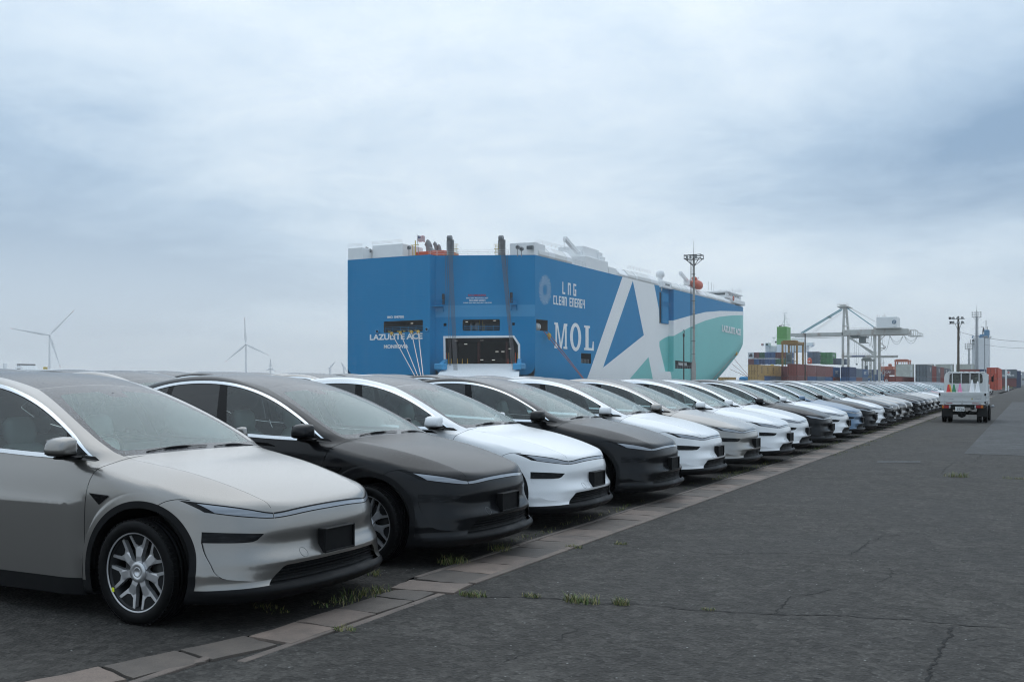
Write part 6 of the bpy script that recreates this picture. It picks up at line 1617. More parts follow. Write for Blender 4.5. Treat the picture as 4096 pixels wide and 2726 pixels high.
ordn = ['first', 'second', 'third', 'fourth', 'fifth', 'sixth', 'seventh', 'eighth', 'ninth', 'tenth', 'eleventh', 'twelfth']
# line A: ochre boxes, second tier, with a mixed lower tier
P = end_right(S4(320, 1400), 236); z2 = YZ0+2.92; x0, y0 = P.x-1.22, P.y
for i in range(4):
    t = container(x0, y0+i*6.12, z2, 6.06, 2.6, 'ochre', 'ochre container, %s of the four in a line left of the dark red ones' % ordn[i]); mark(t, 'K LINE', 'x', (1.5, .9), 1.4, M_LOGOB, 3.4, True)
    container(x0, y0+i*6.12, YZ0, 6.06, 2.9, ('ochre', 'blue', 'steel', 'grey')[i], 'lower %s container under the %s ochre one' % (('ochre', 'blue', 'steel blue', 'grey')[i], ordn[i]))
container(x0+.4, y0+25.2, z2, 12.19, 2.6, 'maroon', 'maroon container between the ochre line and the big dark red container'); container(x0+.4, y0+25.2, YZ0, 12.19, 2.9, 'brick', 'red container under the maroon one beside the ochre line')
t = container(x0-3.2, y0-14, YZ0-.1, 6.06, 2.6, 'ochre', 'low ochre container in front of the ochre line, only its top showing')
# line C: tall boxes at the aisle, sides running away to the right
P = end_right(S4(1003, 1388), 244); xc, yc_ = P.x-1.22, P.y; z2 = YZ0+2.92
for i, (c, c2, mk) in enumerate((('brick', 'brown', 0), ('brown', 'blue', 0), ('brown', 'steel', 0), ('brown', 'blue', 0), ('blue', 'brick', 1))):
    nm = {'brick': 'brick red', 'brown': 'red brown', 'blue': 'blue', 'navy': 'dark navy', 'steel': 'steel blue'}
    t = container(xc, yc_+i*12.35, z2, 12.19, 2.9, c, '%s high container, %s along the line behind the black pole' % (nm[c], ordn[i]))
    if mk: mark(t, 'KMTC', 'x', (5.0, 1.0), 1.4, M_LOGO, 6)
    else: mark(t, '| ||| |||', 'x', (.2, 1.5), 1.9, M_LOGO, 10.5, False)
    container(xc, yc_+i*12.35, YZ0, 12.19, 2.9, c2, 'lower %s container under the %s box of the red brown line' % (nm[c2], ordn[i]))
P = end_right(S4(1910, 1395), 288); xc2, yc2 = P.x-1.22, P.y
for i, (c, c2, mk) in enumerate((('navy', 'blue', 0), ('steel', 'brown', 0), ('blue', 'steel', 1))):
    t = container(xc2, yc2+i*12.3, YZ0+2.92, 12.19, 2.6 if i else 2.9, c, '%s container, %s in the short line beside the grey straddle carrier' % ({'navy': 'dark navy', 'steel': 'slate blue', 'blue': 'bright blue'}[c], ordn[i]))
    if mk: mark(t, 'KMTC', 'x', (5.0, 1.0), 1.4, M_LOGO, 6)
    container(xc2, yc2+i*12.3, YZ0, 12.19, 2.9, c2, 'lower %s container under the %s box beside the straddle carrier' % ({'blue': 'blue', 'brown': 'brown', 'steel': 'slate'}[c2], ordn[i]))
# long side on: blue KMTC boxes and the beige ones behind (turned so the long side faces the lane)
def across(px0, px1, pyb, pyt, col, H, label, Z, L=12.19, z=None):
    a, b, t_ = at_depth(S5(px0, pyb), Z), at_depth(S5(px1, pyb), Z), at_depth(S5(px0, pyt), Z)
    k = container(b.x, a.y-1.2, t_.z-H if z is None else z, L, H, col, label, R(90)); return k
def across_mark(t, body, fit, zc, u, m=M_LOGO):  # turned box: its -x side faces the viewer
    return mark(t, body, 'l', fit, zc, m, u)
t = across(300, 625, 1072, 1008, 'navy', 2.6, 'long dark blue container lying crosswise with large white letters', 505, 12.19); across_mark(t, 'KMTC', (5.6, 1.15), 1.0, 3.6); across_mark(t, 'B', (1.0, .9), 1.8, 11)
t = across(215, 380, 1135, 1076, 'blue', 2.6, 'blue crosswise container in front of the long lettered one', 420, 6.06); across_mark(t, 'B', (1.0, .9), 1.7, 3); t = across(375, 475, 1135, 1078, 'blue', 2.6, 'short blue crosswise container right of the one marked with a square', 440, 6.06)
t = across(525, 630, 1010, 963, 'maroon', 2.6, 'small dark red container with white letters above the long blue one', 480, 6.06, 5.4); across_mark(t, 'CAI', (2.2, 1.0), 1.5, 3.4)
Zb = 372
for i, (a, b) in enumerate(((627, 880), (892, 1150), (1162, 1415), (1432, 1690))):
    for k, (yt, nm) in enumerate(((935, 'upper'), (1025, 'lower'))):
        if (i, k) == (1, 1): continue
        t = across(a, b, yt+90, yt, 'beige', 2.6, '%s beige container, %s from the left in the pale row' % (nm, ordn[i]), Zb, 6.06)
        mark(t, 'I', 'l', (.45, 1.9), 1.3, M_LOGO, .75)
P = end_right(S5(628, 1140), 212); xr_, yr_ = P.x-1.22, P.y
for i, (c, nm) in enumerate((('brick', 'brick red low container with a white square, left of the pale row'), ('brown', 'brown low container behind the brick red one below the pale row'), ('maroon', 'maroon low container last in the low red line below the pale row'))):
    t = container(xr_, yr_+i*12.3, YZ0, 12.19, 2.6, c, nm)
    if i == 0: mark(t, 'o', 'f', (.5, .6), 1.7, M_LOGO, -.75)
# grey line, orange stack and the lettered grey box at the right
P = end_right(S5(1046, 1140), 222); xg, yg = P.x-1.22, P.y
for i, c in enumerate(('grey', 'brick', 'grey', 'brown', 'grey', 'grey')):
    t = container(xg, yg+i*12.3, YZ0+2.62, 12.19, 2.6, c, '%s container, %s of the line seen end on before the pale row' % ({'grey': 'slate grey', 'brick': 'rust red', 'brown': 'brown'}[c], ordn[i]))
    if c == 'grey' : mark(t, 'W', 'x', (4, 1.2), 1.6, M_LOGO, 8)
    if i < 4: container(xg, yg+i*12.3, YZ0, 12.19, 2.6, 'grey' if i % 2 == 0 else 'brick', 'lower container under the %s box of the grey line' % ordn[i])
P = end_right(S5(2006, 1205), 236); xo, yo = P.x-1.22, P.y
for k, nm in enumerate(('lower', 'upper')):
    for i in range(3):
        t = container(xo, yo+i*12.3, k*2.66, 12.19, 2.6, 'orange', '%s bright orange container, %s from the front of its stack behind the truck' % (nm, ordn[i]))
        if k == 1 and i == 0: mark(t, '| |||', 'f', (.12, 1.3), 1.8, M_LOGO, .7)
t = across(2070, 2262, 1120, 1005, 'grey', 2.9, 'grey container lettered in white behind the no entry sign', 340, 6.06); across_mark(t, 'Pa  on', (4.4, .9), 1.0, 3.0)
across(2120, 2256, 1222, 1122, 'maroon', 2.9, 'maroon container under the grey lettered one', 340, 6.06)
for k, z in enumerate((0.0, 2.7)): P = at_depth(S5(2285, 1222), 345); container(P.x-.6, P.y-1, z*1.08, 6.06, 2.9, 'navy', '%s navy container end at the far right of the grey lettered box' % ('lower', 'upper')[k])
for k, z in enumerate((0.0, 2.7)): P = at_depth(S5(2325, 1215), 420); container(P.x-1.2, P.y, z, 6.06, 2.6, 'pale', '%s pale grey container beyond the navy ends at the right edge' % ('lower', 'upper')[k])
for i, (a, b, c) in enumerate(((1692, 1760, 'brick'), (1758, 1848, 'navy'))): across(a, b, 1040, 1003, c, 2.6, ('brick red container roof over the truck cab', 'dark navy container roof left of the orange stack')[i], 330, 6.06)
sk = MB(); a, b = at_depth(S5(2328, 1050), 900), at_depth(S5(2420, 1050), 900); sk.bev((a.x, a.y, 0), (b.x+60, b.y+60, a.z), .3); shd = thing('warehouse', 'pale grey warehouse at the right edge behind the containers', 'building', (a.x, a.y, 0))
o = sk.build('wall', [mat('shed_grey', (.30, .34, .38), .6, build=worn(.1, .2))], None); o.data.transform(Matrix.Translation((-a.x, -a.y, 0))); o.parent = shd
sk = MB(); sk.bev((-1, -.3, a.z), (b.x-a.x+61, 61, a.z+.8), .2); sk.build('roof', [M_GREY], shd)
sk = MB(); sk.bev((-.5, -.25, 4), (60, -.05, 6), .05); sk.build('window_band', [M_GLZ], shd)

# container ship beyond the yard
ZS = 470
cs = thing('container_ship', 'container ship with a green funnel and white bridge behind the ochre containers', 'ship', tuple(at_depth(S4(700, 1400), ZS))); cs.location.z = -3; CO = Vector(cs.location)
def c_part(mb, name, mats, par=None):
    o = mb.build(name, mats, None); o.data.transform(Matrix.Translation(-CO)); o.parent = par or cs; return o
def cbox(x0, x1, y0, y1, Z, dep, name, m, bv=.15, par=None, dx=0):
    a, b = at_depth(S4(x0, y1), Z), at_depth(S4(x1, y0), Z); q = MB(); q.bev((a.x, a.y, a.z), (a.x+(b.x-a.x), a.y+dep, b.z), bv); return c_part(q, name, [m], par)
M_FGRN = mat('funnel_green', (.09, .34, .05), .5, build=worn(.3, .3)); M_FGRN2 = mat('funnel_green_light', (.16, .42, .12), .5, build=worn(.3, .3))
a, b = at_depth(S4(60, 1400), ZS), at_depth(S4(1700, 1400), ZS)
q = MB(); q.bev((a.x+3, a.y-20, -3), (a.x+27, a.y+150, 4.5), .6); c_part(q, 'hull', [M_HB])
fn = cbox(640, 835, 550, 765, ZS+30, 9, 'funnel', M_FGRN); cbox(637, 835, 762, 862, ZS+29.6, 10, 'funnel_base', M_FGRN2); cbox(636, 835, 862, 1100, ZS+29, 12, 'deckhouse', M_WH)
for x0 in (682, 748):
    for i in range(4): cbox(x0, x0+54, 660+i*18, 672+i*18, ZS+29.5, .4, 'funnel_louvre', M_BLK, .03)
for x, r, hh in ((695, .42, 22), (728, .18, 28), (765, .18, 30)):
    p = at_depth(S4(x, 548), ZS+33); q = MB(); q.tube([p-Vector((0, 0, 1)), p+Vector((0, 0, hh*.2296/8.6+.1))], r, 10); c_part(q, 'exhaust_pipe', [M_BLK])
cbox(440, 1200, 880, 990, ZS+38, 10, 'bridge_block', M_WH); cbox(525, 640, 890, 990, ZS+36, 8, 'deckhouse', M_WHG); cbox(870, 1120, 760, 900, ZS+44, 8, 'bridge_block', M_WH)
for x0, x1, xr in ((365, 520, 388), (1110, 1300, 1258)):
    w_ = cbox(x0 if x0 > 400 else 435, x1 if x1 < 600 else 1290, 825, 882, ZS+35, 4, 'bridge_wing', M_WH)
    cbox(450 if x0 < 500 else 1168, 495 if x0 < 500 else 1212, 842, 872, ZS+34.6, .5, 'bridge_window', mat('bridge_glass_green', (.03, .10, .07), .2) if 'bridge_glass_green' not in MATS else MATS['bridge_glass_green'], .03)
    p = at_depth(S4(xr, 858), ZS+34.2); q = MB(); q.tube([p+Vector((.42*math.cos(t), 0, .42*math.sin(t))) for t in np.linspace(0, 2*math.pi, 15)], .13, 5, cap=False); c_part(q, 'life_ring', [M_REDP])
cbox(366, 410, 838, 880, ZS+34.6, 2, 'bridge_wing', M_WH)
for (xa, ya, xb, yb) in ((520, 885, 478, 900), (478, 900, 520, 955), (1285, 880, 1145, 950)):
    q = MB(); q.beam(at_depth(S4(xa, ya), ZS+35), at_depth(S4(xb, yb), ZS+35), .35); c_part(q, 'wing_brace', [M_WH])
mt = MB(); p = lambda x, y: at_depth(S4(x, y), ZS+36)
for (xa, ya, xb, yb, r) in ((775, 550, 775, 330, .5), (775, 330, 757, 258, .15), (740, 320, 818, 300, .25), (742, 310, 742, 296, .3), (816, 320, 816, 296, .3), (740, 388, 818, 388, .25), (735, 515, 775, 400, .25), (855, 515, 775, 400, .25), (720, 515, 870, 515, .3), (800, 415, 860, 415, .3), (740, 470, 820, 470, .2), (870, 515, 870, 480, .2), (800, 330, 800, 420, .2)):
    mt.tube([p(xa, ya), p(xb, yb)], r*.45, 5)
c_part(mt, 'signal_mast', [M_WH])
q = MB(); pp = at_depth(S4(930, 690), ZS+40); q.lathe([(0, .75), (.5, .6), (.72, 0), (.5, -.55), (.25, -.75)], 12, 0, 'z', tuple(pp)); q.tube([pp, pp-Vector((0, 0, 4))], .15, 6); c_part(q, 'radar_dome', [M_WH])
q = MB(); pp = at_depth(S4(590, 745), ZS+40); q.bev(pp-Vector((.7, .5, .3)), pp+Vector((.7, .5, .4)), .1); q.tube([pp, pp-Vector((0, 0, 4))], .12, 5); q.tube([at_depth(S4(640, 680), ZS+40), at_depth(S4(560, 830), ZS+40)], .08, 5); c_part(q, 'radar_mast', [M_WH])
for x, y in ((590, 815), (965, 805)): cbox(x+15, x+45, y-15, y+15, ZS+37, 1, 'search_light', M_BLK, .1)
for i, x in enumerate((375, 470, 560, 655)):
    p_ = at_depth(S4(x, 1222), ZS-22); q = MB(); q.lathe([(.85, -.4), (.85, .1), (.7, .3), (.35, .45), (0, .48)], 16, 0, 'z', tuple(p_)); c_part(q, 'hatch_ventilator', [M_WH if i != 2 else M_YELP])
up = ['white', 'maroon', 'dgreen', 'blue', 'blue', 'maroon', 'maroon', 'blue']; lo = ['maroon', 'blue', 'navy', 'blue', 'blue', 'dgreen', 'dgreen', 'blue', ]
nmc = {'white': 'white', 'maroon': 'maroon', 'dgreen': 'dark green', 'blue': 'blue', 'navy': 'navy', 'green': 'green', 'steel': 'slate blue'}
for k, (cols, yb) in enumerate(((lo, 1207), (up, 1097))):
    for i, c in enumerate(cols):
        a = at_depth(S4(140+93.5*i, yb), ZS-5); t = container(a.x+1.25, a.y, a.z+.05, 6.06, 2.6, c, '%s container end on the ship, %s column from the left, %s tier' % (nmc[c], ordn[i], ('lower', 'upper')[k]), 0, 'containers on the container ship')
        if k == 1 and i == 0:
            q = MB(); q.bev((-.75, -.02, .55), (.75, .0, 1.5), .01); q.bev((-.45, -.03, 1.5), (.55, -.005, 1.95), .01); q.build('picture_print', [M_LOGOB], t)
for i, (x, c, yb, n) in enumerate(((1175, 'steel', 1190, 2), (1405, 'green', 1200, 2), (1565, 'steel', 1203, 1), (1648, 'steel', 1207, 1))):
    for k in range(n):
        a = at_depth(S4(x+45, yb-104*k), ZS-12+i*2)
        t = container(a.x, a.y, a.z+.02, 12.19, 2.6, c, '%s container right of the bridge, %s stack, %s tier' % (nmc[c], ordn[i], ('lower', 'upper')[k]), 0, 'containers on the container ship')
        t2 = container(a.x+2.5, a.y, a.z+.02, 12.19, 2.6, c, '%s container second across in the %s stack right of the bridge, %s tier' % (nmc[c], ordn[i], ('lower', 'upper')[k]), 0, 'containers on the container ship')
        mark(t2, 'GOLD', 'x', (6, 1.2), 1.3, M_LOGO, 6)
lb = thing('lifeboat', 'red orange lifeboat standing on end beside the green and blue containers', 'lifeboat', tuple(at_depth(S4(1214, 1185), ZS-30)))
q = MB(); q.lathe([(.8, -.3), (1.0, .4), (1.0, 1.1), (.85, 1.75), (.5, 2.25), (.1, 2.45), (0, 2.45)], 16); q.build('boat_hull', [M_ORG], lb); q = MB(); q.bev((-.3, -1.05, .5), (.3, -.8, 1.1), .1); q.build('boat_hatch', [M_WH], lb)

# ship-to-shore gantry crane
M_CRN = mat('crane_paint', (.55, .55, .52), .55, build=worn(.25, .4, .3, .7, rust=(.22, .10, .05, 1), rust_amt=.08)); M_CYAN = mat('crane_stay_blue', (.16, .36, .42), .5); M_CGREY = mat('crane_machinery', (.17, .21, .21), .6, build=worn(.4, .4))
YC = 445.0; gc = thing('gantry_crane', 'tall weathered white quay crane with blue stays over the containers', 'crane', tuple(at_depth(S4(1840, 1400), 430))); gc.location.z = 0; GO = Vector(gc.location)
def cy(p, y=YC): return on_plane(p, (0, y, 0), (0, 1, 0))
def g_part(mb, name, mats):
    o = mb.build(name, mats, None); o.data.transform(Matrix.Translation(-GO)); o.parent = gc; return o
def leg(p0, p1, w, y, name='leg', m=M_CRN):
    q = MB(); a, b = cy(p0, y), cy(p1, y); q.beam(a, b, w, w*1.1); return g_part(q, name, [m])
YB = YC+12
for p, y in ((S4(1792, 640), YC), (S4(1887, 640), YB)): e = cy(p, y); q = MB(); q.bev((e.x-.45, y-.5, 0), (e.x+.45, y+.5, e.z), .05); g_part(q, 'leg', [M_CRN])
for p, y in ((S5(338, 430), YC), (S5(398, 540), YB)): e = cy(p, y); q = MB(); q.bev((e.x-.52, y-.5, 0), (e.x+.52, y+.5, e.z), .05); g_part(q, 'leg', [M_CRN])
q = MB(); a, b = cy(S4(880, 690)), cy(S4(1800, 660)); q.bev((a.x, YC-.5, b.z-1.0), (b.x, YC+.5, b.z+.35), .05); g_part(q, 'boom', [M_CRN])
q = MB(); q.bev((a.x, YB-3.5, b.z-1.0), (b.x, YB-2.6, b.z+.35), .05); g_part(q, 'boom', [M_CRN]); q = MB(); q.tube([(a.x, YC+2, b.z-1.9), (b.x, YC+2, b.z-1.7)], .1, 6); g_part(q, 'trolley_rope', [M_CRN])
q = MB(); c = cy(S5(350, 470)); d_ = cy(S5(790, 540)); q.bev((b.x, YC-1, c.z-4.4 if False else cy(S5(350, 538)).z), (d_.x, YC+1, cy(S5(350, 462)).z), .1); g_part(q, 'girder', [M_CRN])
q = MB(); q.bev((b.x, YB-4, cy(S5(350, 538)).z), (d_.x, YB-2.5, cy(S5(350, 480)).z), .1); g_part(q, 'girder', [M_CRN])
ta = cy(S4(1815, 205)); q = MB(); q.beam(cy(S4(1800, 640)), ta, .9, .9); q.beam(cy(S4(1885, 630), YB), cy(S4(1850, 205), YB), .9, .9); q.beam(cy(S4(1815, 540)), cy(S4(1885, 540), YB), .5); q.beam(cy(S4(1812, 380)), cy(S4(1860, 380), YB), .5); g_part(q, 'apex_frame', [M_CRN])
q = MB(); a1, b1 = cy(S4(1705, 215)), cy(S4(1898, 165)); q.bev((a1.x, YC-2, a1.z), (b1.x, YC+10, a1.z+.45), .1); q.bev((a1.x+1, YC-1.5, a1.z+.45), (b1.x-1.2, YC+8, a1.z+1.0), .1)
for k in range(6): q.tube([(a1.x+k*(b1.x-a1.x)/5, YC-2, a1.z+.45), (a1.x+k*(b1.x-a1.x)/5, YC-2, a1.z+1.5)], .05, 4)
for hh in (1.0, 1.5): q.tube([(a1.x, YC-2, a1.z+hh), (b1.x, YC-2, a1.z+hh)], .05, 4)
q.tube([(b1.x-.8, YC, a1.z+1), (b1.x-.8, YC, a1.z+2.9)], .05, 4); g_part(q, 'apex_platform', [M_CRN])
for (p0, p1, y) in ((S4(1765, 238), S4(1065, 655), YC), (S4(1780, 255), S4(1095, 660), YB), (S4(1870, 228), S4(2340, 560), YC)):
    q = MB(); q.beam(cy(p0, y), cy(p1, y), .42, .40); g_part(q, 'stay', [M_CYAN])
for p in (S4(1545, 372), S4(1575, 390)): q = MB(); e = cy(p); q.bev(e-Vector((.45, .35, .25)), e+Vector((.45, .35, .25)), .08); g_part(q, 'stay_joint', [M_CGREY])
for (p0, p1) in ((S4(1760, 290), S4(1260, 650)), (S4(1770, 310), S4(1310, 640)), (S4(1900, 205), S4(2356, 460)), (S5(-20, 165), S5(362, 365))): q = MB(); q.tube([cy(p0), cy(p1)], .06, 4); g_part(q, 'hoist_rope', [M_CRN])
q = MB(); a1, b1 = cy(S4(1810, 1055)), cy(S5(330, 838)); q.bev((a1.x, YC-.7, cy(S4(1850, 1085)).z), (b1.x, YC+.7, cy(S4(1850, 1045)).z), .1); g_part(q, 'sill_beam', [M_CRN]); zsb = cy(S4(1850, 1065)).z
q = MB(); q.bev((a1.x+6, YB-.6, cy(S4(1850, 1085)).z), (b1.x+8, YB+.6, cy(S4(1850, 1045)).z), .1); g_part(q, 'sill_beam', [M_CRN])
tm = place_text('lettering', 'HITACHI', 1, mat('crane_letter_blue', (.03, .07, .25), .5), None, ((cy(S4(1945, 1065)).x+cy(S4(2055, 1065)).x)/2, YC-.75, zsb), (1, 0, 0), (0, 0, 1), fit=(11, 1.9), bold=.02) if False else None
q = MB()
for i in range(12): xx = cy(S4(1950+i*9, 1065)).x; q.bev((xx, YC-.76, zsb-.28), (xx+.16, YC-.72, zsb+.28), .01)
for i in range(10): xx = cy(S4(2062+i*12, 1065)).x; q.bev((xx, YC-.76, zsb-.28), (xx+.2, YC-.72, zsb+.25), .01)
g_part(q, 'maker_print', [mat('crane_letter_blue', (.03, .07, .22), .5)])
for y, o in ((YC, 0), (YB, 9)):
    q = MB(); q.beam(cy(S4(1815+o*9, 660 if y == YC else 740), y), cy(S4(2330, 1040 if y == YC else 1000), y), .62, .6); g_part(q, 'diagonal_brace', [M_CRN])
q = MB(); a1, b1 = cy(S5(370, 300)), cy(S5(648, 440)); q.bev((a1.x, YC-3, b1.z), (b1.x, YC+8, a1.z), .2, 0); g_part(q, 'machinery_house', [M_WH]); hz_ = (a1.z+b1.z)/2
q = MB(); q.bev((a1.x-.5, YC-3.4, b1.z-.4), (b1.x+1.5, YC+9, b1.z), .1); g_part(q, 'house_platform', [M_CRN])
q = MB(); c = cy(S5(597, 362), YC-3.05); q.lathe([(.45, 0), (.85, 0), (.85, .05), (.45, .05)], 20, 0, 'y', tuple(c))
for k in (-.4, 0, .4): q.beam((c.x-.85, c.y, c.z+k-.25), (c.x+.85, c.y, c.z+k+.25), .06, .16)
g_part(q, 'house_emblem', [mat('emblem_slate', (.14, .22, .30), .5)])
q = MB()
for x, y0_, y1_ in ((372, 300, 265), (400, 300, 275), (470, 300, 250), (450, 300, 285)): q.tube([cy(S5(x, y0_)), cy(S5(x, y1_))], .07, 5)
q.bev(cy(S5(425, 300)), cy(S5(490, 282))+Vector((0, 3, 0)), .2); g_part(q, 'roof_gear', [M_CRN])
q = MB(); e0, e1 = cy(S5(790, 470)), cy(S5(975, 550))
for y in (YC-1.5, YC+6):
    q.beam((e0.x, y, e1.z), (e1.x, y, e1.z), .3); q.beam((e0.x, y, e0.z), (cy(S5(890, 470)).x, y, e0.z), .22); q.beam((cy(S5(890, 470)).x, y, e0.z), (cy(S5(925, 520)).x, y, cy(S5(925, 512)).z), .18); q.beam((cy(S5(925, 512)).x, y, cy(S5(925, 515)).z), (e1.x, y, cy(S5(925, 515)).z), .15)
    for x in (800, 840, 890, 925, 965): q.beam((cy(S5(x, 500)).x, y, e1.z), (cy(S5(x, 500)).x, y, e0.z if x < 900 else cy(S5(x, 515)).z), .16)
    q.beam((e0.x, y, e0.z), (cy(S5(850, 500)).x, y, e1.z), .16)
g_part(q, 'tail_platform', [M_CRN])
q = MB(); a1, b1 = cy(S4(1930, 680), YC+4), cy(S4(2225, 740), YC+4); q.bev((a1.x, YC+1, b1.z), (b1.x, YC+8, b1.z+.5), .1); q.bev((a1.x, YC+2, b1.z+.5), (a1.x+3.5, YC+7, a1.z), .1); g_part(q, 'trolley', [M_CGREY])
q = MB(); a1, b1 = cy(S4(2085, 740), YC+4), cy(S4(2190, 835), YC+4); q.bev((a1.x, YC+2, b1.z), (b1.x, YC+6, a1.z), .2); q.bev((b1.x, YC+2.5, b1.z), (b1.x+1.1, YC+5.5, b1.z+.2), .05); q.tube([(b1.x+1, YC+2.6, b1.z), (b1.x+1, YC+2.6, a1.z)], .05, 4); g_part(q, 'operator_cab', [M_CGREY])
q = MB()
for x in (1990, 2025, 2075): q.tube([cy(S4(x, 745), YC+4), cy(S4(x+(2030-x)*.4, 1190), YC+4)], .04, 4)
q.bev(cy(S4(2015, 1215), YC+3), cy(S4(2050, 1190), YC+5), .1); g_part(q, 'hoist_ropes', [M_CGREY])
def festoon(x0, x1, yt, yb): 
    q = MB(); q.tube([cy(S5(x0+(x1-x0)*t, yt+(yb-yt)*(1-(2*t-1)**2)), YC-1.2) for t in np.linspace(0, 1, 13)], .065, 5); g_part(q, 'festoon_cable', [M_CGREY])
for f_ in ((250, 290, 545, 690), (290, 318, 545, 715), (425, 538, 545, 740), (538, 722, 545, 665), (540, 720, 545, 632), (735, 918, 550, 655), (740, 915, 552, 618)): festoon(*f_)
for (p0, p1) in ((S5(410, 610), S5(475, 545)), (S5(412, 640), S5(475, 700)), (S5(475, 712), S5(412, 755)), (S5(390, 715), S5(478, 715)), (S5(478, 715), S5(478, 690))): q = MB(); q.beam(cy(p0, YB), cy(p1, YB), .28); g_part(q, 'service_bracket', [M_CRN])
q = MB()
for z in (cy(S4(1850, 1045)).z,):
    for k in range(16): xx = cy(S4(1820, 1045)).x+k*.92; q.tube([(xx, YC, z), (xx, YC, z+1.0)], .035, 4, cap=False)
    for hh in (.5, 1.0): q.tube([(cy(S4(1820, 1045)).x, YC, z+hh), (cy(S4(1820, 1045)).x+13.8, YC, z+hh)], .03, 4)
zt2 = cy(S4(2100, 640)).z
for k in range(12): xx = cy(S4(1915, 640)).x+k*.95; q.tube([(xx, YC-.6, zt2-.2), (xx, YC-.6, zt2+1.7)], .035, 4, cap=False)
for hh in (1.1, 1.7): q.tube([(cy(S4(1915, 640)).x, YC-.6, zt2+hh), (cy(S4(1915, 640)).x+10.5, YC-.6, zt2+hh)], .03, 4)
g_part(q, 'walkway_railing', [M_CRN])
q = MB(); a1 = cy(S5(440, 1000), YB-8)
for s in (0, 1.2): q.tube([(a1.x+s, YB-8, 0), (a1.x+s*.4-.3, YB-8, cy(S5(440, 835), YB-8).z)], .1, 5)
for k in range(6): q.beam((a1.x-.2, YB-8, 2+k*1.6), (a1.x+1, YB-8, 2+k*1.6), .1)
g_part(q, 'stair_tower', [M_CRN])

# straddle carriers
def straddle(x0, x1, yt, yb, Z, col, label, crop=S4, arch=True):
    a, b = at_depth(crop(x0, yb), Z), at_depth(crop(x1, yt), Z); W = b.x-a.x; H = b.z-.5; t = thing('straddle_carrier', label, 'straddle carrier', (a.x+W/2, a.y, .7), 0, 'straddle carriers in the yard'); m = [col]
    w = W*.10
    for sx in (-1, 1):
        for yy in (0, 8.5):
            q = MB(); q.bev((sx*W/2-sx*w if sx > 0 else -W/2, yy, 1.0), (sx*W/2 if sx > 0 else -W/2+w, yy+.7, H), .05); q.build('leg', m, t)
        q = MB(); q.bev((sx*(W/2-w*.5)-.35, -1, .8), (sx*(W/2-w*.5)+.35, 10, 1.7), .08); q.build('bogie', m, t)
        for yy in (0, 2.8, 5.6, 8.4):
            wq = MB(); wq.lathe([(.2, -.25), (.75, -.25), (.8, -.1), (.8, .1), (.75, .25), (.2, .25)], 16, 0, 'x', (sx*(W/2-w*.5), yy+.3, .8)); wq.build('wheel', [M_BLK], t)
    q = MB(); q.bev((-W/2-.1, -.1, H-.9), (W/2+.1, .9, H), .1); q.bev((-W/2-.1, 8.4, H-.9), (W/2+.1, 9.3, H), .1)
    for sx in (-1, 1): q.bev((sx*(W/2-.45)-.4, .9, H-.8), (sx*(W/2-.45)+.4, 8.4, H-.1), .1)
    q.bev((-W*.42, -.3, H-.05), (W*.40, 2.5, H+.25), .1); q.build('top_frame', m, t)
    q = MB(); q.bev((-W*.18, -.6, H*.50), (W*.12, 1.2, H*.74), .1); cab_ = q.build('operator_cab', [M_CGREY], t); q = MB(); q.bev((-W*.15, -.66, H*.55), (W*.09, -.58, H*.70), .02); q.build('cab_window', [M_GLZ], cab_)
    q = MB(); q.bev((-W*.30, .1, H*.30), (W*.30, 8.5, H*.36), .1)
    for sx in (-.28, -.02, .10, .28): q.tube([(sx*W, .4, H*.36), (sx*W, .4, H-.8)], .10, 5)
    q.build('spreader', [col], t)
    q = MB()
    for sx in (-1, 1):
        for k in range(3): q.beam((sx*W/2, -.2, H*(.35+.2*k)), (sx*(W/2-w*1.6), -.2, H*(.35+.2*k)), .25)
    for k in range(8): q.beam((W*.42, -.5, 1.2+k*H*.1), (W*.52, -.5, 1.2+k*H*.1), .1)
    q.build('access_ladder', [col], t); return t
M_STY = mat('carrier_ochre', (.33, .19, .05), .55, build=worn(.5, .4)); M_STG = mat('carrier_grey', (.19, .21, .19), .6, build=worn(.5, .4)); M_STO = mat('carrier_orange', (.50, .13, .06), .55, build=worn(.5, .4))
straddle(722, 1030, 815, 1400, 285, M_STY, 'ochre straddle carrier standing among the dark red containers'); straddle(2118, 2300, 1113, 1400, 400, M_STG, 'grey green straddle carrier right of the short blue container line'); straddle(604, 808, 880, 1100, 470, M_STO, 'orange straddle carrier behind the pale container row', S5)
oc = thing('yard_tractor', 'orange cab of a yard machine beside the small red lettered container', 'vehicle', tuple(at_depth(S5(535, 1000), 480))); q = MB(); a1, b1 = at_depth(S5(516, 962), 480)-Vector(oc.location), at_depth(S5(556, 928), 480)-Vector(oc.location); q.bev((a1.x, 0, a1.z), (b1.x, 4, b1.z), .2); q.build('cab', [M_STO], oc)
q = MB(); q.bev((a1.x+.8, -.06, a1.z+.9), (b1.x-.8, .02, b1.z-.7), .02); q.build('cab_window', [M_GLZ], oc); q = MB(); q.bev((a1.x-4, 0, a1.z-2.5), (b1.x+1, 6, a1.z), .2); q.tube([(a1.x-3.5, 1, a1.z), (a1.x-3.5, 1, a1.z+1.5)], .2, 5); q.bev((a1.x-2, 1, -Vector(oc.location).z+.7), (b1.x-1, 3, a1.z-2.4), .2); q.build('chassis', [M_STO], oc)

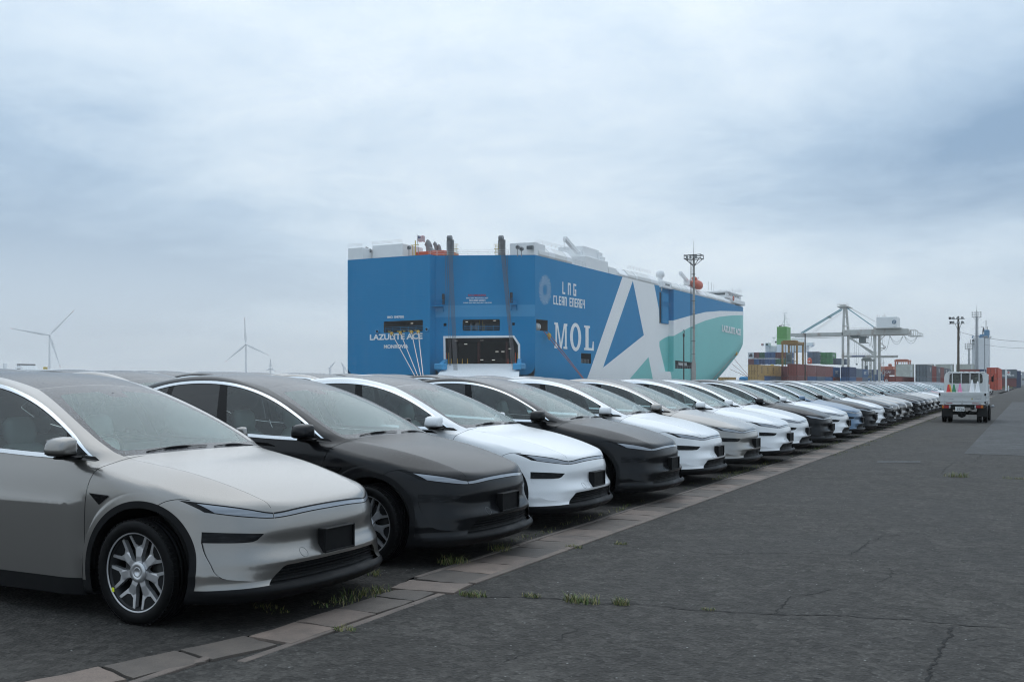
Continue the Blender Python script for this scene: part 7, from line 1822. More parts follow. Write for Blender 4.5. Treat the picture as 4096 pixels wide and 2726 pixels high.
# lamp masts and poles
M_POLE = mat('mast_pale', (.42, .40, .37), .6, build=worn(2, .5, .3, .5)); M_POLED = mat('mast_dark', (.07, .06, .05), .7, build=worn(3, .4)); M_STEEL = mat('lamp_steel', (.06, .06, .065), .5); M_GALV = mat('galvanised', (.34, .36, .38), .5, build=worn(1, .3)); M_REFL = mat('lamp_reflector', (.5, .52, .52), .25)
def flood(mb, p, r, d, face):
    d = Vector(d).normalized(); p = Vector(p); mb.tube([p-d*r*1.1, p-d*r*.3, p+d*r*.6], [r*.45, r*.8, r], 10); face.tube([p+d*r*.6, p+d*r*.62], r*.92, 10)
def base_at(p, Z): e = at_depth(p, Z); return Vector((e.x, e.y, 0)), e.z
g, zt = base_at(S3(770, 165), 182); t = thing('lamp_mast', 'tall ladder lamp mast standing before the ship bow half', 'lamp mast', tuple(g)); sc = 182/4040*.35714
q = MB(); q.lathe([(.42, 0), (.40, zt*.20), (.23, zt*.24), (.20, zt)], 14); q.build('pole', [M_POLE], t)
q = MB(); c = -.48
for s in (-.2, .2): q.tube([(c*.9+s*.5, -.42, 0), (c*.9+s*.5, -.28, zt-1)], .03, 4)
for k in range(int(zt/.4)): q.tube([(c*.9-.1, -.40, .4*k), (c*.9+.1, -.40, .4*k)], .022, 4, cap=False)
for k in range(9): q.tube([(.34*math.cos(a)-.05, .34*math.sin(a), 2+k*2.4) for a in np.linspace(0, 2*math.pi, 10)], .04, 4, cap=False)
q.build('ladder', [M_STEEL], t)
q = MB(); hw, hb = 92*sc, 52*sc
for z in (zt-.1, zt-hb*.9):
    for y in (-1.0, 1.0): q.beam((-hw, y, z), (hw, y, z), .12)
    for x in (-hw, 0, hw): q.beam((x, -1.0, z), (x, 1.0, z), .12)
for x in (-hw, hw):
    for y in (-1, 1): q.beam((x, y, zt-hb), (x, y, zt+.02), .1)
for x in (-hw*.85, hw*.85):
    for y in (-1, 1): q.beam((x, y, zt-hb), (0, 0, zt-hb-1.25), .09)
q.build('lamp_platform', [M_STEEL], t)
for z in (zt-.30, zt-hb*.72):
    for x in (-hw*.65, -hw*.2, hw*.35, hw*.5): q = MB(); f_ = MB(); flood(q, (x, -1.0, z), .22, (.2, -1, -.5), f_); o = q.build('floodlight', [M_STEEL], t); f_.build('reflector', [M_REFL], o)
q = MB(); q.tube([(0, 0, zt), (0, 0, zt+160*sc)], [.05, .02], 5); q.build('lightning_rod', [M_STEEL], t)
q = MB(); q.bev((-.9, -.9, 0), (.9, .9, 1.3), .05); q.build('foot', [M_CONC], t)
g, zt = base_at(S3(658, 1030), 150); t = thing('utility_pole', 'short dark pole with a hooked top before the teal bow', 'pole', tuple(g)); q = MB(); q.tube([(0, 0, 0), (0, 0, zt-.6)], [.11, .09], 8); q.build('pole', [M_POLED], t); q = MB(); q.tube([(.11*math.cos(a), 0, zt+.05+.3*math.sin(a)) for a in np.linspace(0, 2*math.pi, 13)], .04, 5, cap=False); q.bev((-.14, -.1, zt-.7), (.14, .1, zt-.25), .03); q.build('pole_head', [M_POLED], t)
g, zt = base_at(S4(1135, 668), 150); t = thing('utility_pole', 'plain black pole standing before the red brown containers', 'pole', tuple(g)); q = MB(); q.tube([(0, 0, 0), (0, 0, zt)], [.10, .08], 8); q.build('pole', [M_POLED], t); q = MB(); q.lathe([(0, zt), (.09, zt), (.09, zt-.12)], 8); q.build('pole_cap', [M_STEEL], t)
g, zt = base_at(S5(1467, 385), 150); t = thing('lamp_mast', 'brown wooden mast with eight floodlights rising behind the truck cab', 'lamp mast', tuple(g)); sc = 150/4040*.29542; q = MB(); q.lathe([(.20, 0), (.17, zt*.5), (.13, zt+1.1)], 12); q.build('pole', [mat('mast_wood', (.13, .105, .08), .8, build=worn(4, .5, .4, .5))], t)
q = MB()
for z in (zt, zt+62*sc): q.beam((-118*sc, -.2, z), (80*sc, -.2, z), .07)
for s in (-1, 1): q.beam((s*40*sc, -.1, zt), (s*8*sc, 0, zt-80*sc), .05)
q.build('cross_arm', [M_STEEL], t)
for z, xs in ((zt+76*sc, (-105, -60, -5, 48)), (zt+18*sc, (-95, -62, 0, 50))):
    for i, x in enumerate(xs): q = MB(); f_ = MB(); flood(q, (x*sc, -.35, z), .21, ((-1.2, -.2, -.3) if i == 0 else (.2*(i-1.5), -1, -.55)), f_); o = q.build('floodlight', [M_STEEL], t); f_.build('reflector', [M_REFL], o)
q = MB(); q.tube([(.1, -.15, zt), (.25, -.2, zt-1.5), (.16, -.17, zt-2.6)], .03, 5)
for k in range(14): q.tube([(-.2, 0, .8+k*.75), (.2, 0, .8+k*.75)], .018, 4)
q.build('climbing_pegs', [M_STEEL], t)
def lattice_mast(p, Z, rows, cols, pitch, label, w, rod=0, crop=S5):
    g, zt = base_at(crop(*p), Z); sc = Z/4040*.29542; t = thing('lamp_mast', label, 'lamp mast', tuple(g)); q = MB(); q.lathe([(w, 0), (w*.6, zt)], 10); q.build('pole', [M_GALV], t)
    q = MB()
    for k in range(int(zt/2.2)): q.tube([(-w*1.3, -w, 1+k*2.2), (w*1.3, -w, 1+k*2.2)], .05, 4)
    q.tube([(w*1.3, -w, 1), (w*.9, -w*.7, zt)], .04, 4); q.build('ladder', [M_GALV], t); q = MB()
    for r_ in range(rows): q.beam((-pitch*(cols-1)/2*sc, 0, zt+r_*28*sc), (pitch*(cols-1)/2*sc, 0, zt+r_*28*sc), .12)
    q.beam((0, 0, zt-1), (0, 0, zt+rows*28*sc), .2); q.beam((0, 0, zt-1.5), (pitch*sc*1.4, 0, zt), .12); q.beam((0, 0, zt-1.5), (-pitch*sc*1.4, 0, zt), .12)
    if rod: q.tube([(0, 0, zt), (0, 0, zt+rod*sc)], [.08, .03], 5)
    q.build('lamp_frame', [M_GALV], t)
    for r_ in range(rows):
        for c_ in range(cols): q = MB(); f_ = MB(); flood(q, ((c_-(cols-1)/2)*pitch*sc, -.4, zt+r_*28*sc), 9.5*sc, ((c_-(cols-1)/2)*.4, -1, -.4), f_); o = q.build('floodlight', [M_STEEL], t); f_.build('reflector', [M_REFL], o)
    return t
lattice_mast((1714, 290), 350, 3, 4, 34, 'tallest pale mast with a block of twelve floodlights before the silo tower', .55, 155)
lattice_mast((1610, 720), 450, 3, 4, 28, 'distant pale mast with a grid of floodlights left of the silo tower', .5)
g, zt = base_at(S5(1823, 580), 160); t = thing('camera_pole', 'thin grey pole with a small box at its top before the silo tower', 'pole', tuple(g)); q = MB(); q.tube([(0, 0, 0), (0, 0, zt+.2)], [.09, .06], 8); q.build('pole', [M_GALV], t); q = MB(); q.bev((-.05, -.3, zt), (.45, .3, zt+.35), .03); q.bev((-.35, -.2, zt+.1), (-.05, .2, zt+.3), .03); q.build('camera_box', [M_GALV], t)
pa, pb = at_depth(S5(1480, 495), 150), at_depth(S5(2420, 630), 110); q = MB(); q.tube([pa.lerp(pb, u)-Vector((0, 0, 1.2*u*(1-u))) for u in np.linspace(0, 1, 15)], .022, 4); tag(q.build('overhead_wire', [M_STEEL]), 'upper overhead wire running right from the wooden lamp mast', 'wire')
pa, pb = at_depth(S5(1825, 668), 160), at_depth(S5(2420, 718), 130); q = MB(); q.tube([pa.lerp(pb, u)-Vector((0, 0, .6*u*(1-u))) for u in np.linspace(0, 1, 9)], .018, 4); tag(q.build('overhead_wire', [M_STEEL]), 'lower thin overhead wire running right from the camera pole', 'wire')
# silo tower
ZT = 520; M_SIL = mat('silo_white', (.66, .69, .71), .6, build=worn(.08, .2, .1, .85)); M_SILB = mat('silo_blue', (.04, .20, .36), .5, build=worn(.2, .2))
sl = thing('silo_tower', 'white silo tower with a stepped blue top and small windows', 'building', tuple(at_depth(S5(1760, 1100), ZT))); sl.location.z = 0; TO = Vector(sl.location)
def s_box(x0, x1, y0, y1, nm, m, dz=0.0, dep=12, zb=None, bv=.1, par=None):
    a, b = at_depth(S5(x0, y1), ZT+dz), at_depth(S5(x1, y0), ZT+dz); q = MB(); q.bev((a.x, a.y, a.z if zb is None else zb), (b.x, b.y+dep, b.z), bv); o = q.build(nm, [m], None); o.data.transform(Matrix.Translation(-TO)); o.parent = par or sl; return o
s_box(1688, 1884, 580, 1100, 'wall', M_SIL, 0, 14, 0); s_box(1648, 1688, 600, 1100, 'wall', M_SIL, 8, 10, 0); s_box(1756, 1884, 530, 580, 'blue_top', M_SILB, -.2, 14); s_box(1815, 1884, 470, 530, 'blue_top', M_SILB, -.3, 10); s_box(1652, 1756, 550, 582, 'blue_top', M_SILB, 3, 10)
for i in range(4): s_box(1839, 1852, 628+i*89, 650+i*89, 'window', M_GLZ, -.3, .3, None, .02)
s_box(1728, 1754, 592, 622, 'window', M_GLZ, -.3, .3, None, .02); s_box(1652, 1682, 598, 622, 'window', M_GLZ, 7.6, .3, None, .02); s_box(1640, 1688, 653, 666, 'ledge', M_GALV, 6, 3); s_box(1628, 1634, 600, 660, 'mast', M_STEEL, 6, 1, None, .02)
q = MB(); c0 = at_depth(S5(1790, 567), ZT-.45)-TO; q.lathe([(0, 0), (1.0, 0), (1.0, .05)], 18, 0, 'y', (0, 0, 0)); q.v = [(c0.x+x*4.4*(1.0), c0.y+y, c0.z+z*1.35) for x, y, z in q.v]; em_ = q.build('emblem_oval', [M_TXT], sl)
place_text('lettering', 'TNT', 1, M_SILB, sl, (c0.x, c0.y-.06, c0.z), (1, 0, 0), (0, 0, 1), fit=(4.2, 1.3), bold=.04)
c1 = at_depth(S5(1668, 566), ZT+2.8)-TO; q = MB(); q.lathe([(0, 0), (.9, 0)], 14, 0, 'y', tuple(c1)); q.build('emblem_disc', [M_TXT], sl)
q = MB()
for x, y0_, y1_ in ((1842, 470, 335), (1803, 530, 432), (1812, 500, 440), (1860, 470, 428), (1796, 530, 470)): q.tube([at_depth(S5(x, y0_), ZT)-TO, at_depth(S5(x, y1_), ZT)-TO], .16, 5)
q.beam(at_depth(S5(1770, 432), ZT)-TO, at_depth(S5(1815, 434), ZT)-TO, .2); q.bev(at_depth(S5(1797, 470), ZT)-TO, at_depth(S5(1820, 445), ZT)-TO+Vector((0, 2, 0)), .1); q.build('roof_aerials', [M_STEEL], sl)
# no entry sign on its white post, fence and weeds at the far lane edge
g, zt = base_at(S5(2113, 1010), 205); t = thing('road_sign', 'white post with a red no entry disc beside the orange containers', 'sign', tuple(g)); sc = 205/4040*.29542
q = MB(); q.bev((-.17, -.12, 0), (.17, .12, zt), .02); q.build('post', [M_WH], t); q = MB(); q.bev((9*sc, -.16, zt-75*sc), (52*sc, -.10, zt-22*sc), .02); bd = q.build('sign_board', [M_WH], t)
q = MB(); q.lathe([(0, -.18), (15*sc, -.18), (15*sc, -.16)], 18, 0, 'y', (30*sc, 0, zt-39*sc)); q.build('sign_disc', [M_REDP], bd); q = MB(); q.bev((20*sc, -.195, zt-41.5*sc), (40*sc, -.185, zt-36.5*sc), .005); q.build('sign_bar', [M_WH], bd)
q = MB(); q.bev((22*sc, -.1, 0), (36*sc, .1, 75*sc), .02); q.build('post_foot', [M_WH], t)
wd = MB(); rw = random.Random(4)
for px, py, n_ in ((2110, 1232, 260), (2150, 1248, 260), (2190, 1252, 240), (2080, 1225, 160), (2125, 1255, 200)):
    c = gnd(S5(px, py)); 
    for _ in range(n_):
        x, y = c.x+rw.gauss(0, 1.2), c.y+rw.gauss(0, 6); h = rw.uniform(.4, 1.3); dx, dy = rw.gauss(0, .3), rw.gauss(0, .3); w = rw.uniform(.02, .05); wd.add([(x-w, y, 0), (x+w, y, 0), (x+dx+w*.6, y+dy, h*.7), (x+dx-w*.6, y+dy, h*.7), (x+dx*1.7, y+dy*1.7, h)], [(0, 1, 2, 3), (3, 2, 4)])
tag(wd.build('weeds', [M_GRASS]), kind='stuff')
# ------------------------------------------------------------------ the flatbed truck with its cones
TP = lambda x, y: (3700+.16808*x, 1460+.16808*y)
TX, TY = -2.45, 45.0
YG, YCAB = 44.25, 47.15
def tg(x, y, yy=YG): p = on_plane(TP(x, y), (0, yy, 0), (0, 1, 0)); return Vector((p.x-TX, yy-TY, p.z))
M_TW = mat('truck_white', (.62, .64, .64), .35, coat=.3, build=worn(3, .18, .12, .7)); M_TGL = mat('truck_glass', (.05, .06, .055), .08, spec=.5)
M_LRED = mat('lamp_red', (.30, .012, .015), .25); M_LAMB = mat('lamp_amber', (.50, .14, .015), .25); M_LCLR = mat('lamp_clear', (.45, .46, .47), .2); M_UNDER = mat('chassis_black', (.012, .012, .012), .7); M_BEIGE = mat('truck_seat', (.20, .20, .17), .8)
M_PLATE = mat('plate_white', (.72, .73, .72), .4); M_PGREEN = mat('plate_print', (.02, .03, .03), .5); M_BADGE = mat('badge_grey', (.28, .30, .31), .5); M_BYEL = mat('badge_yellow', (.50, .42, .06), .5); M_BGRN = mat('badge_green', (.10, .22, .10), .5); M_BBLU = mat('badge_ink', (.08, .09, .12), .5)
tk = thing('flatbed_truck', 'small white flatbed truck driving away along the lane with coloured cones in its bed', 'truck', (TX, TY, 0))
x0, x1 = tg(345, 640).x, tg(1432, 640).x; zt_, zb_ = tg(400, 645).z, tg(400, 890).z; Ld = 3.05; y0 = YG-TY
q = MB(); q.bev((x0, y0, zb_), (x1, y0+.045, zt_), .012); q.bev((x0-.005, y0-.012, zt_-.09), (x1+.005, y0+.05, zt_+.012), .012)
for (a, b, c, d) in ((x0+.05, x1-.05, .69, .72), (x0+.05, x1-.05, .18, .22), (x0+.05, x1-.05, .58, .60), (x0+.05, x1-.05, .10, .12)): q.bev((a, y0-.014, zb_+(zt_-zb_)*c), (b, y0+.01, zb_+(zt_-zb_)*d), .006)
for xx in (x0+.09, x1-.12): q.bev((xx, y0-.016, zb_+.03), (xx+.03, y0+.01, zt_-.10), .006)
tgate = q.build('tailgate', [M_TW], tk)
for s, xx in ((-1, x0), (1, x1)):
    q = MB(); q.bev((xx-.025, y0+.06, zb_), (xx+.025, y0+Ld, zt_), .012)
    for zz in (.2, .6): q.bev((xx+s*.02, y0+.1, zb_+(zt_-zb_)*zz), (xx+s*.04, y0+Ld-.05, zb_+(zt_-zb_)*zz+.03), .006)
    for k in range(6): q.bev((xx+s*.02, y0+.15+k*.55, zb_+.02), (xx+s*.036, y0+.19+k*.55, zt_-.03), .005)
    o = q.build('side_board', [M_TW], tk)
    q = MB(); q.bev((xx-.03, y0-.02, zt_-.13), (xx+.035, y0+.06, zt_-.03), .01); q.bev((xx-.03, y0-.015, zb_-.02), (xx+.03, y0+.06, zb_+.06), .01); q.build('latch', [M_UNDER], o)
q = MB(); q.bev((x0+.02, y0+.02, zb_-.055), (x1-.02, y0+Ld, zb_+.03), .01); q.bev((x0, y0-.01, zb_-.075), (x1, y0+.05, zb_-.005), .01); q.build('bed_floor', [M_TW], tk)
for xx in (tg(470, 900).x, tg(885, 900).x, tg(1308, 890).x): q = MB(); q.bev((xx-.035, y0-.03, zb_-.05), (xx+.035, y0+.0, zb_+.01), .012); q.build('tailgate_hinge', [M_LCLR], tgate)
for xa, xb in ((500, 655), (1120, 1290)): q = MB(); q.bev((tg(xa, 890).x, y0-.018, zb_-.03), (tg(xb, 890).x, y0-.008, zb_-.008), .003); q.build('reflector_strip', [M_LRED], tgate)
for (x, y) in ((468, 715), (882, 705), (1305, 697), (468, 855), (888, 847), (1307, 840)): q = MB(); p = tg(x, y); q.lathe([(0, -.02), (.012, -.02), (.012, 0)], 8, 0, 'y', (p.x, y0, p.z)); q.build('bolt', [M_LCLR], tgate)
def ttext(body, xa, xb, ya, yb, m, yoff=-.017, name='lettering', **kw):
    a, b = tg(xa, yb), tg(xb, ya); return place_text(name, body, 1, m, tk, ((a.x+b.x)/2, y0+yoff, (a.z+b.z)/2), (1, 0, 0), (0, 0, 1), fit=(b.x-a.x, b.z-a.z), **kw)
ttext('NISSAN', 445, 548, 804, 814, M_BADGE); ttext('ATLAS', 556, 678, 793, 812, M_BADGE, bold=.03); ttext('P-PRODUCTS', 1165, 1328, 791, 803, M_BBLU, bold=.03)
q = MB(); c = tg(1120, 795)
for pts, m in (([(-26, -8), (-14, -8), (0, 8), (14, -8), (26, -8), (4, 22), (-4, 22)], 0), ([(-10, -14), (10, -14), (0, 2)], 1)): q.prism([(u*.00155, -v*.00169) for u, v in pts], 0, .004, lambda u, v, d: (c.x+u, y0-.014-d, c.z+v), m)
q.build('company_emblem', [M_BYEL, M_BGRN], tk)
# cab
ca, cb = tg(457, 400, YCAB).x, tg(1500, 400, YCAB).x; zr = tg(900, 160, YCAB).z; zc0 = .62; dy = YCAB-TY; Lc = 1.55
prof = [(ca+.005, zc0), (ca, zr-.22), (ca+.03, zr-.09), (ca+.10, zr-.02), (ca+.2, zr), (cb-.2, zr), (cb-.10, zr-.02), (cb-.03, zr-.09), (cb, zr-.22), (cb-.005, zc0)]
w0, w1, wz0, wz1 = tg(588, 420, YCAB).x, tg(1362, 420, YCAB).x, tg(900, 418, YCAB).z, tg(900, 205, YCAB).z
q = MB(); n = len(prof)
front = [(x*.97+.0, dy+Lc if z < 1.3 else dy+Lc-.35*(z-1.3)/(zr-1.3), z if z < zr-.05 else z-.02) for x, z in prof]
rear = [(x, dy+.02, z) for x, z in prof]; q.add(rear+front, [(i, n+i, n+(i+1) % n, (i+1) % n) for i in range(n)]+[tuple(range(n, 2*n))], 0)
win = [(w0+.03, wz0), (w1-.03, wz0), (w1, wz0+.04), (w1-.01, wz1-.05), (w1-.05, wz1), (w0+.05, wz1), (w0+.01, wz1-.05), (w0, wz0+.04)]
cx_, cz_ = (w0+w1)/2, (wz0+wz1)/2
outer = [(ca+.005, zc0), (cb-.005, zc0), (cb, zr-.22), (cb-.03, zr-.09), (cb-.10, zr-.02), (ca+.10, zr-.02), (ca+.03, zr-.09), (ca, zr-.22)]
O_ = [(x, dy+.02, z) for x, z in outer]; I_ = [(x, dy+.02, z) for x, z in win]; q.add(O_+I_, [(i, (i+1) % 8, 8+(i+1) % 8, 8+i) for i in range(8)], 0)
q.add([(ca+.10, dy+.02, zr-.02), (cb-.10, dy+.02, zr-.02), (cb-.2, dy+.02, zr), (ca+.2, dy+.02, zr)], [(0, 1, 2, 3)], 0)
q.bev((ca+.12, dy-.02, zc0+.28), (w0-.03, dy+.03, wz0+.2), .02); q.bev((w1+.03, dy-.02, zc0+.28), (cb-.12, dy+.03, wz0+.2), .02)
for xx in np.linspace(w0+.1, w1-.25, 4): q.bev((xx, dy-.012, wz0-.30), (xx+.16, dy+.03, wz0-.06), .02)
for xx in np.linspace(ca+.2, cb-.2, 7): q.bev((xx-.06, dy-.01, zr-.035), (xx+.06, dy+.9, zr+.018), .012)
cabo = q.build('cab', [M_TW], tk, True)
q = MB(); q.add([(x, dy+.012, z) for x, z in win], [tuple(range(8))[::-1]]); q.build('rear_window', [mat('truck_rear_glass', build=_glass((.50, .58, .54, 1), .04, (.3, .35, .33, 1)))], tk)
q = MB(); q.tube([(x, dy+.008, z) for x, z in win+win[:1]], .014, 6, cap=False); q.build('window_seal', [M_UNDER], cabo)
q = MB(); q.box((ca+.06, dy+.25, .7), (cb-.06, dy+.35, wz0+.02)); q.bev((ca+.1, dy+.9, wz0-.25), (cb-.1, dy+1.3, wz0+.02), .05); q.box((ca+.06, dy+.3, zr-.12), (cb-.06, dy+1.0, zr-.08))
for s, xx in ((0, ca+.42), (1, cb-.42)): q.bev((xx-.22, dy+.12, wz0-.2), (xx+.22, dy+.24, wz0+.12), .05); q.bev((xx-.13, dy+.12, wz0+.13), (xx+.13, dy+.2, wz0+.33), .04)
q.build('cab_interior', [M_BEIGE], tk)
q = MB()
for x in (650, 862, 1073, 1287): a, b = tg(x, 640, YCAB-.1), tg(x, 180, YCAB-.1); q.bev((a.x-.018, dy-.12, zb_+.02), (a.x+.018, dy-.08, b.z), .008)
q.bev((tg(640, 190, YCAB).x, dy-.125, zr-.05), (tg(1300, 190, YCAB).x, dy-.075, zr-.01), .01); q.bev((x0+.05, dy-.12, zb_+.02), (x1-.05, dy-.08, zb_+.30), .01); q.build('cab_guard', [M_TW], tk)
for s, xx in ((-1, ca), (1, cb)):
    q = MB(); q.add([(xx+s*.006, dy+.18, wz0+.02), (xx+s*.006, dy+1.30, wz0-.02), (xx+s*.004-s*.02, dy+1.12, wz1-.02), (xx+s*.004-s*.02, dy+.25, wz1)], [(0, 1, 2, 3) if s > 0 else (3, 2, 1, 0)]); q.build('side_window', [M_TGL], tk)
    q = MB(); q.bev((xx+s*.002, dy+.16, .70), (xx+s*.014, dy+1.35, wz0-.06), .006); q.bev((xx+s*.012, dy+.25, wz0-.22), (xx+s*.03, dy+.42, wz0-.18), .006); q.build('door', [M_TW], tk)
    if s < 0: continue
    q = MB(); q.tube([(xx+s*.0, dy+1.45, wz0+.1), (xx+s*.16, dy+1.5, wz0+.12), (xx+s*.16, dy+1.5, wz0+.34)], .014, 5); q.bev((xx+s*.08, dy+1.46, wz0+.04), (xx+s*.17, dy+1.52, wz0+.28), .02); q.build('side_mirror', [M_UNDER], tk)
q = MB(); q.tube([(cb+.02, dy+.7, .62), (cb+.14, dy+.7, .60)], .014, 5); q.lathe([(0, 0), (.07, 0), (.06, .05), (0, .07)], 12, 0, 'y', (cb+.16, dy+.7, .60)); q.build('kerb_mirror', [M_LCLR], tk)
# chassis, axle, wheels, flaps, lamps, plate
q = MB()
for s in (-.38, .38): q.bev((s-.05, y0+.05, .52), (s+.05, dy+1.4, .68), .01)
q.bev((x0+.25, y0+.1, .66), (x1-.25, y0+.18, .74), .01); q.bev((-.62, .3, .48), (-.15, 1.1, .70), .03); q.tube([(.25, .2, .42), (.35, -.35, .40)], .06, 8); q.bev((x0+.35, y0+.04, .60), (x1-.35, y0+.10, .66), .01); q.box((x0+.15, y0+.3, .70), (x1-.15, dy+.2, zb_-.05)); q.build('chassis', [M_UNDER], tk)
q = MB(); q.tube([(-.62, 0, .37), (.62, 0, .37)], .065, 10); q.lathe([(0, -.17), (.13, -.13), (.19, 0), (.13, .13), (0, .17)], 14, 0, 'x', (-.02, 0, .36)); q.build('rear_axle', [M_UNDER], tk)
def ttyre(r, w):
    b = MB(); b.lathe([(r*.55, -w/2), (r*.9, -w/2), (r, -w/2+.02), (r, -.02), (r-.01, -.015), (r-.01, .015), (r, .02), (r, w/2-.02), (r*.9, w/2), (r*.55, w/2)], 28, 0, 'x'); b.lathe([(0, -.03), (r*.3, -.03), (r*.55, -w/2+.02)], 16, 1, 'x'); b.lathe([(r*.55, w/2-.02), (r*.3, .03), (0, .03)], 16, 1, 'x'); return b.data('truck_wheel', [M_RUBBER, M_GREY])
tm_ = ttyre(.335, .175); xL, xR = tg(465, 1300, 45).x, tg(1435, 1300, 45).x
for xx in (xL, xL+.215, xR-.215, xR): link('wheel', tm_, tk).location = (xx, 0, .335)
for xx in (xL+.03, xR+.03): link('wheel', tm_, tk).location = (xx, 2.5, .335)
for xa, xb in ((405, 650), (1235, 1470)): q = MB(); q.bev((tg(xa, 1100).x, -.45, .24), (tg(xb, 1100).x, -.43, .66), .005); q.build('mud_flap', [M_UNDER], tk)
for xs_ in (((405, 452, M_LAMB), (455, 566, M_LRED), (569, 608, M_LCLR)), ((1180, 1215, M_LCLR), (1220, 1326, M_LRED), (1329, 1388, M_LAMB))):
    a, b = tg(xs_[0][0]-5, 1022), tg(xs_[-1][1]+5, 948); q = MB(); q.bev((a.x, y0-.005, a.z-.006), (b.x, y0+.05, b.z+.006), .008); tl = q.build('tail_lamp', [M_UNDER], tk)
    for xa, xb, m in xs_: q = MB(); a, b = tg(xa, 1020), tg(xb, 950); q.bev((a.x, y0-.022, a.z), (b.x, y0+.0, b.z), .006); q.build('lamp_lens', [m], tl)
a, b = tg(717, 1092), tg(940, 988); q = MB(); q.bev((a.x, y0-.02, a.z), (b.x, y0-.01, b.z), .005); pl_ = q.build('number_plate', [M_PLATE], tk)
M_PG = M_PGREEN; ttext('17-09', 772, 925, 1037, 1082, M_PG, -.022, bold=.02); ttext('8 400', 770, 890, 1000, 1018, M_PG, -.022) if False else None
q = MB()
def stroke(xa, ya, xb, yb, w=.0045): A_, B_ = tg(xa, ya), tg(xb, yb); q.beam((A_.x, y0-.022, A_.z), (B_.x, y0-.022, B_.z), .002, w, 0, (0, 0, 1) if abs(A_.x-B_.x) > abs(A_.z-B_.z) else (1, 0, 0))
for bx in (772, 806, 840): # small place-name characters and class number
    stroke(bx, 1004, bx+24, 1004); stroke(bx+3, 1011, bx+21, 1011); stroke(bx, 1018, bx+24, 1018); stroke(bx+12, 1000, bx+12, 1020); stroke(bx+2, 1004, bx+2, 1018)
for bx in (870,): stroke(bx, 1002, bx, 1018); stroke(bx+10, 1002, bx+18, 1002); stroke(bx+18, 1002, bx+18, 1018); stroke(bx+10, 1010, bx+18, 1010)
stroke(740, 1056, 750, 1056); stroke(738, 1062, 738, 1070); stroke(738, 1072, 752, 1072); q.build('plate_characters', [M_PG], pl_)
q = MB(); q.bev((a.x-.02, y0-.008, b.z-.02), (b.x+.02, y0+.06, b.z+.05), .01); q.build('plate_holder', [M_UNDER], tk)
for s, xx in ((-1, tg(360, 970).x), (1, tg(1412, 955).x)): q = MB(); q.bev((xx-.045, y0-.0, zb_-.17), (xx+.045, y0+.07, zb_-.07), .01); q.build('marker_lamp', [M_UNDER], tk)
# cones standing in the bed
CONE = [('red', (.58, .03, .03), 557, 455, .0), ('yellow', (.68, .34, .02), 590, 458, .25), ('green', (.02, .22, .09), 688, 447, .0), ('pink', (.70, .24, .42), 833, 430, .0), ('white', (.78, .79, .80), 1120, 346, .0), ('white', (.78, .79, .80), 1253, 380, .1)]
for i, (nm, c, px, py, dd) in enumerate(CONE):
    yy = YG+.45+dd; p = on_plane(TP(px, py), (0, yy, 0), (0, 1, 0)); z0 = zb_+.03; H = p.z-z0
    t = thing('traffic_cone', ('bright red cone at the left end of the truck bed', 'orange yellow cone half behind the red one in the truck bed', 'green cone in the truck bed between yellow and pink', 'pink cone in the middle of the truck bed', 'taller white cone in the truck bed', 'shorter white cone at the right of the truck bed')[i], 'cone', (p.x, yy, z0), 0, 'cones in the truck bed')
    m = mat('cone_'+nm if 'cone_'+nm not in MATS else 'cone_'+nm+'_second', c, .45); q = MB(); r0 = .095*H/.45 if i < 4 else .105*H/.5; r0 = min(r0, .16)
    q.lathe([(r0*1.1, .03), (r0, .05), (.028, H-.03), (.022, H-.008), (.012, H), (0, H)], 20); q.build('cone_body', [m], t); q = MB(); q.bev((-.19, -.19, 0), (.19, .19, .03), .012); q.build('cone_base', [m], t)

# ------------------------------------------------------------------ the parked cars
OFFY = [0, 2.5, 4.9, 7.4, 10.1, 12.55, 14.85, 17.5, 20.0, 22.8, 25.35, 28.1, 30.35, 32.5]
OFFX = [0, .05, -.06, .02, -.10, -.10, .02, -.13, -.03, -.07, -.07, -.06, -.05, 0]
ROW = ['silver', 'black', 'white', 'black', 'white', 'silver', 'white', 'white', 'black', 'white', 'blue', 'black', 'white', 'black', 'silver', 'silver', 'silver', 'black', 'black', 'black', 'silver', 'silver', 'silver', 'white', 'grey', 'grey', 'red', 'blue', 'white']
rr = random.Random(21); GR = 'crossovers parked side by side in the front row'
def num(n):
    a = ['', 'first', 'second', 'third', 'fourth', 'fifth', 'sixth', 'seventh', 'eighth', 'ninth', 'tenth', 'eleventh', 'twelfth', 'thirteenth', 'fourteenth', 'fifteenth', 'sixteenth', 'seventeenth', 'eighteenth', 'nineteenth', 'twentieth']
    if n <= 20: return a[n]
    t = {2: 'twenty', 3: 'thirty', 4: 'forty', 5: 'fifty'}[n//10]; return t+'-'+a[n % 10] if n % 10 else {2: 'twentieth', 3: 'thirtieth', 4: 'fortieth', 5: 'fiftieth'}[n//10]
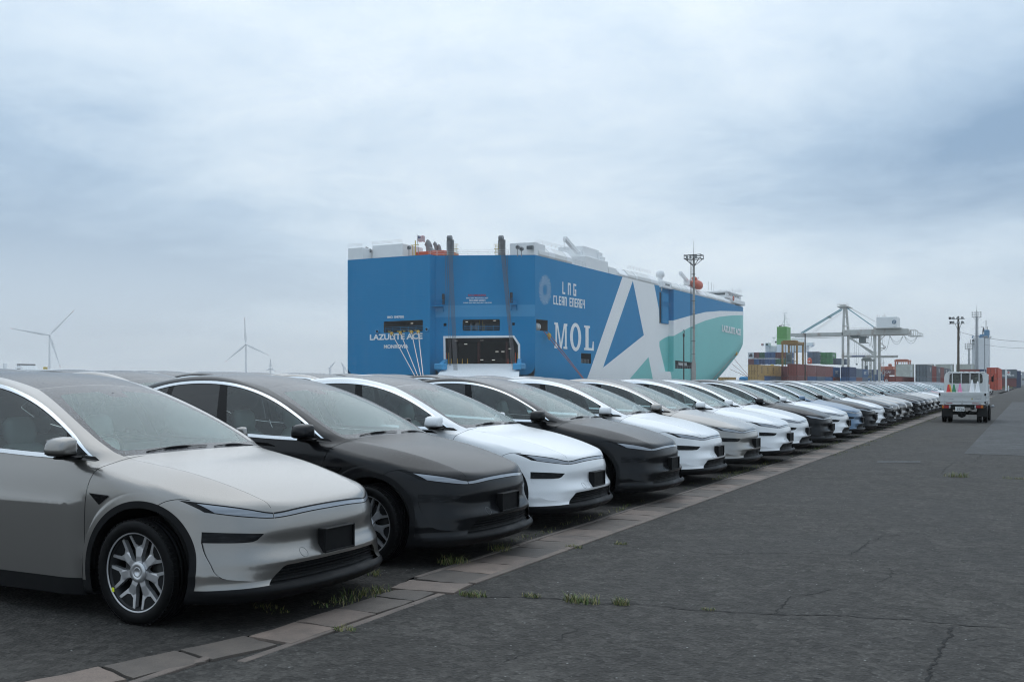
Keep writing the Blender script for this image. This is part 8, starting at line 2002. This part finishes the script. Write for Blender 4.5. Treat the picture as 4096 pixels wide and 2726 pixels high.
LAB = {0: 'silver crossover nearest the camera, its front wheel showing in full', 1: 'black crossover behind the nearest silver car, half its front wheel visible', 2: 'white crossover between the two nearest black cars', 3: 'black crossover between the third and fifth cars, both of them white',
       4: 'white crossover beside the second silver car, on the camera side of it', 5: 'silver crossover standing alone between white cars', 6: 'first of two neighbouring white crossovers beyond the lone silver one', 7: 'second of two neighbouring white crossovers, next to the black one beyond',
       8: 'black crossover just beyond the pair of white ones', 9: 'white crossover next to the blue grey one', 10: 'blue grey crossover, the only bluish car among the nearer ones', 11: 'black crossover just beyond the blue grey one', 12: 'white crossover between two black ones, last white nose before the silver ones', 13: 'black crossover before the run of silver cars near the truck'}
Ys = [5.7+(OFFY[i] if i < 14 else 32.5+2.45*(i-13)) for i in range(58)]
for i in range(57):
    if 39 <= i < 53: continue                                        # wholly hidden by the truck
    near = i < 14; c = ROW[i] if i < len(ROW) else rr.choice(['white', 'black', 'silver', 'grey', 'black', 'white'])
    x = -5.2+(OFFX[i] if i < 14 else rr.uniform(-.08, .06)); y = Ys[i]
    a = Vector((x+.6-0, y, .8)); d = Vector((-ST, CT, 0)); 
    lab = LAB.get(i) or '%s crossover, %s in the front row from the near silver one' % ({'blue': 'blue grey', 'grey': 'dark grey'}.get(c, c), num(i+1))
    make_car(x, y, c, lab, GR, near, rr.uniform(-.006, .006) if i else 0.0)
SKIPB = {(2, 0), (3, 1), (3, 5)}
# rows parked behind, nose to tail on the rising yard: only their roofs show over the front row
ROWS = {1: (8.9, ['silver', 'silver', 'black', 'silver', 'white', 'black', 'silver', 'white']), 2: (12.6, ['black', 'black', 'silver', 'red', 'silver', 'black', 'white']), 3: (17.2, ['white', 'silver', 'black', 'silver', 'white', 'black'])}
for r_, (ya, cl_) in ROWS.items():
    for i, c in enumerate(cl_):
        if (r_, i) in SKIPB: continue
        x = -5.2-5.45*r_+rr.uniform(-.1, .1); o = make_car(x, ya+2.47*i, c, '%s crossover roof in the %s row back, %s from the left' % (c, ['', 'second', 'third', 'fourth'][r_], ordn[i]), 'crossovers parked in the rows behind', False)
        o.location.z = lot_z(x-1.4)-.005; o.rotation_euler[1] = math.atan2(lot_z(x-2.9)-lot_z(x), 2.9)
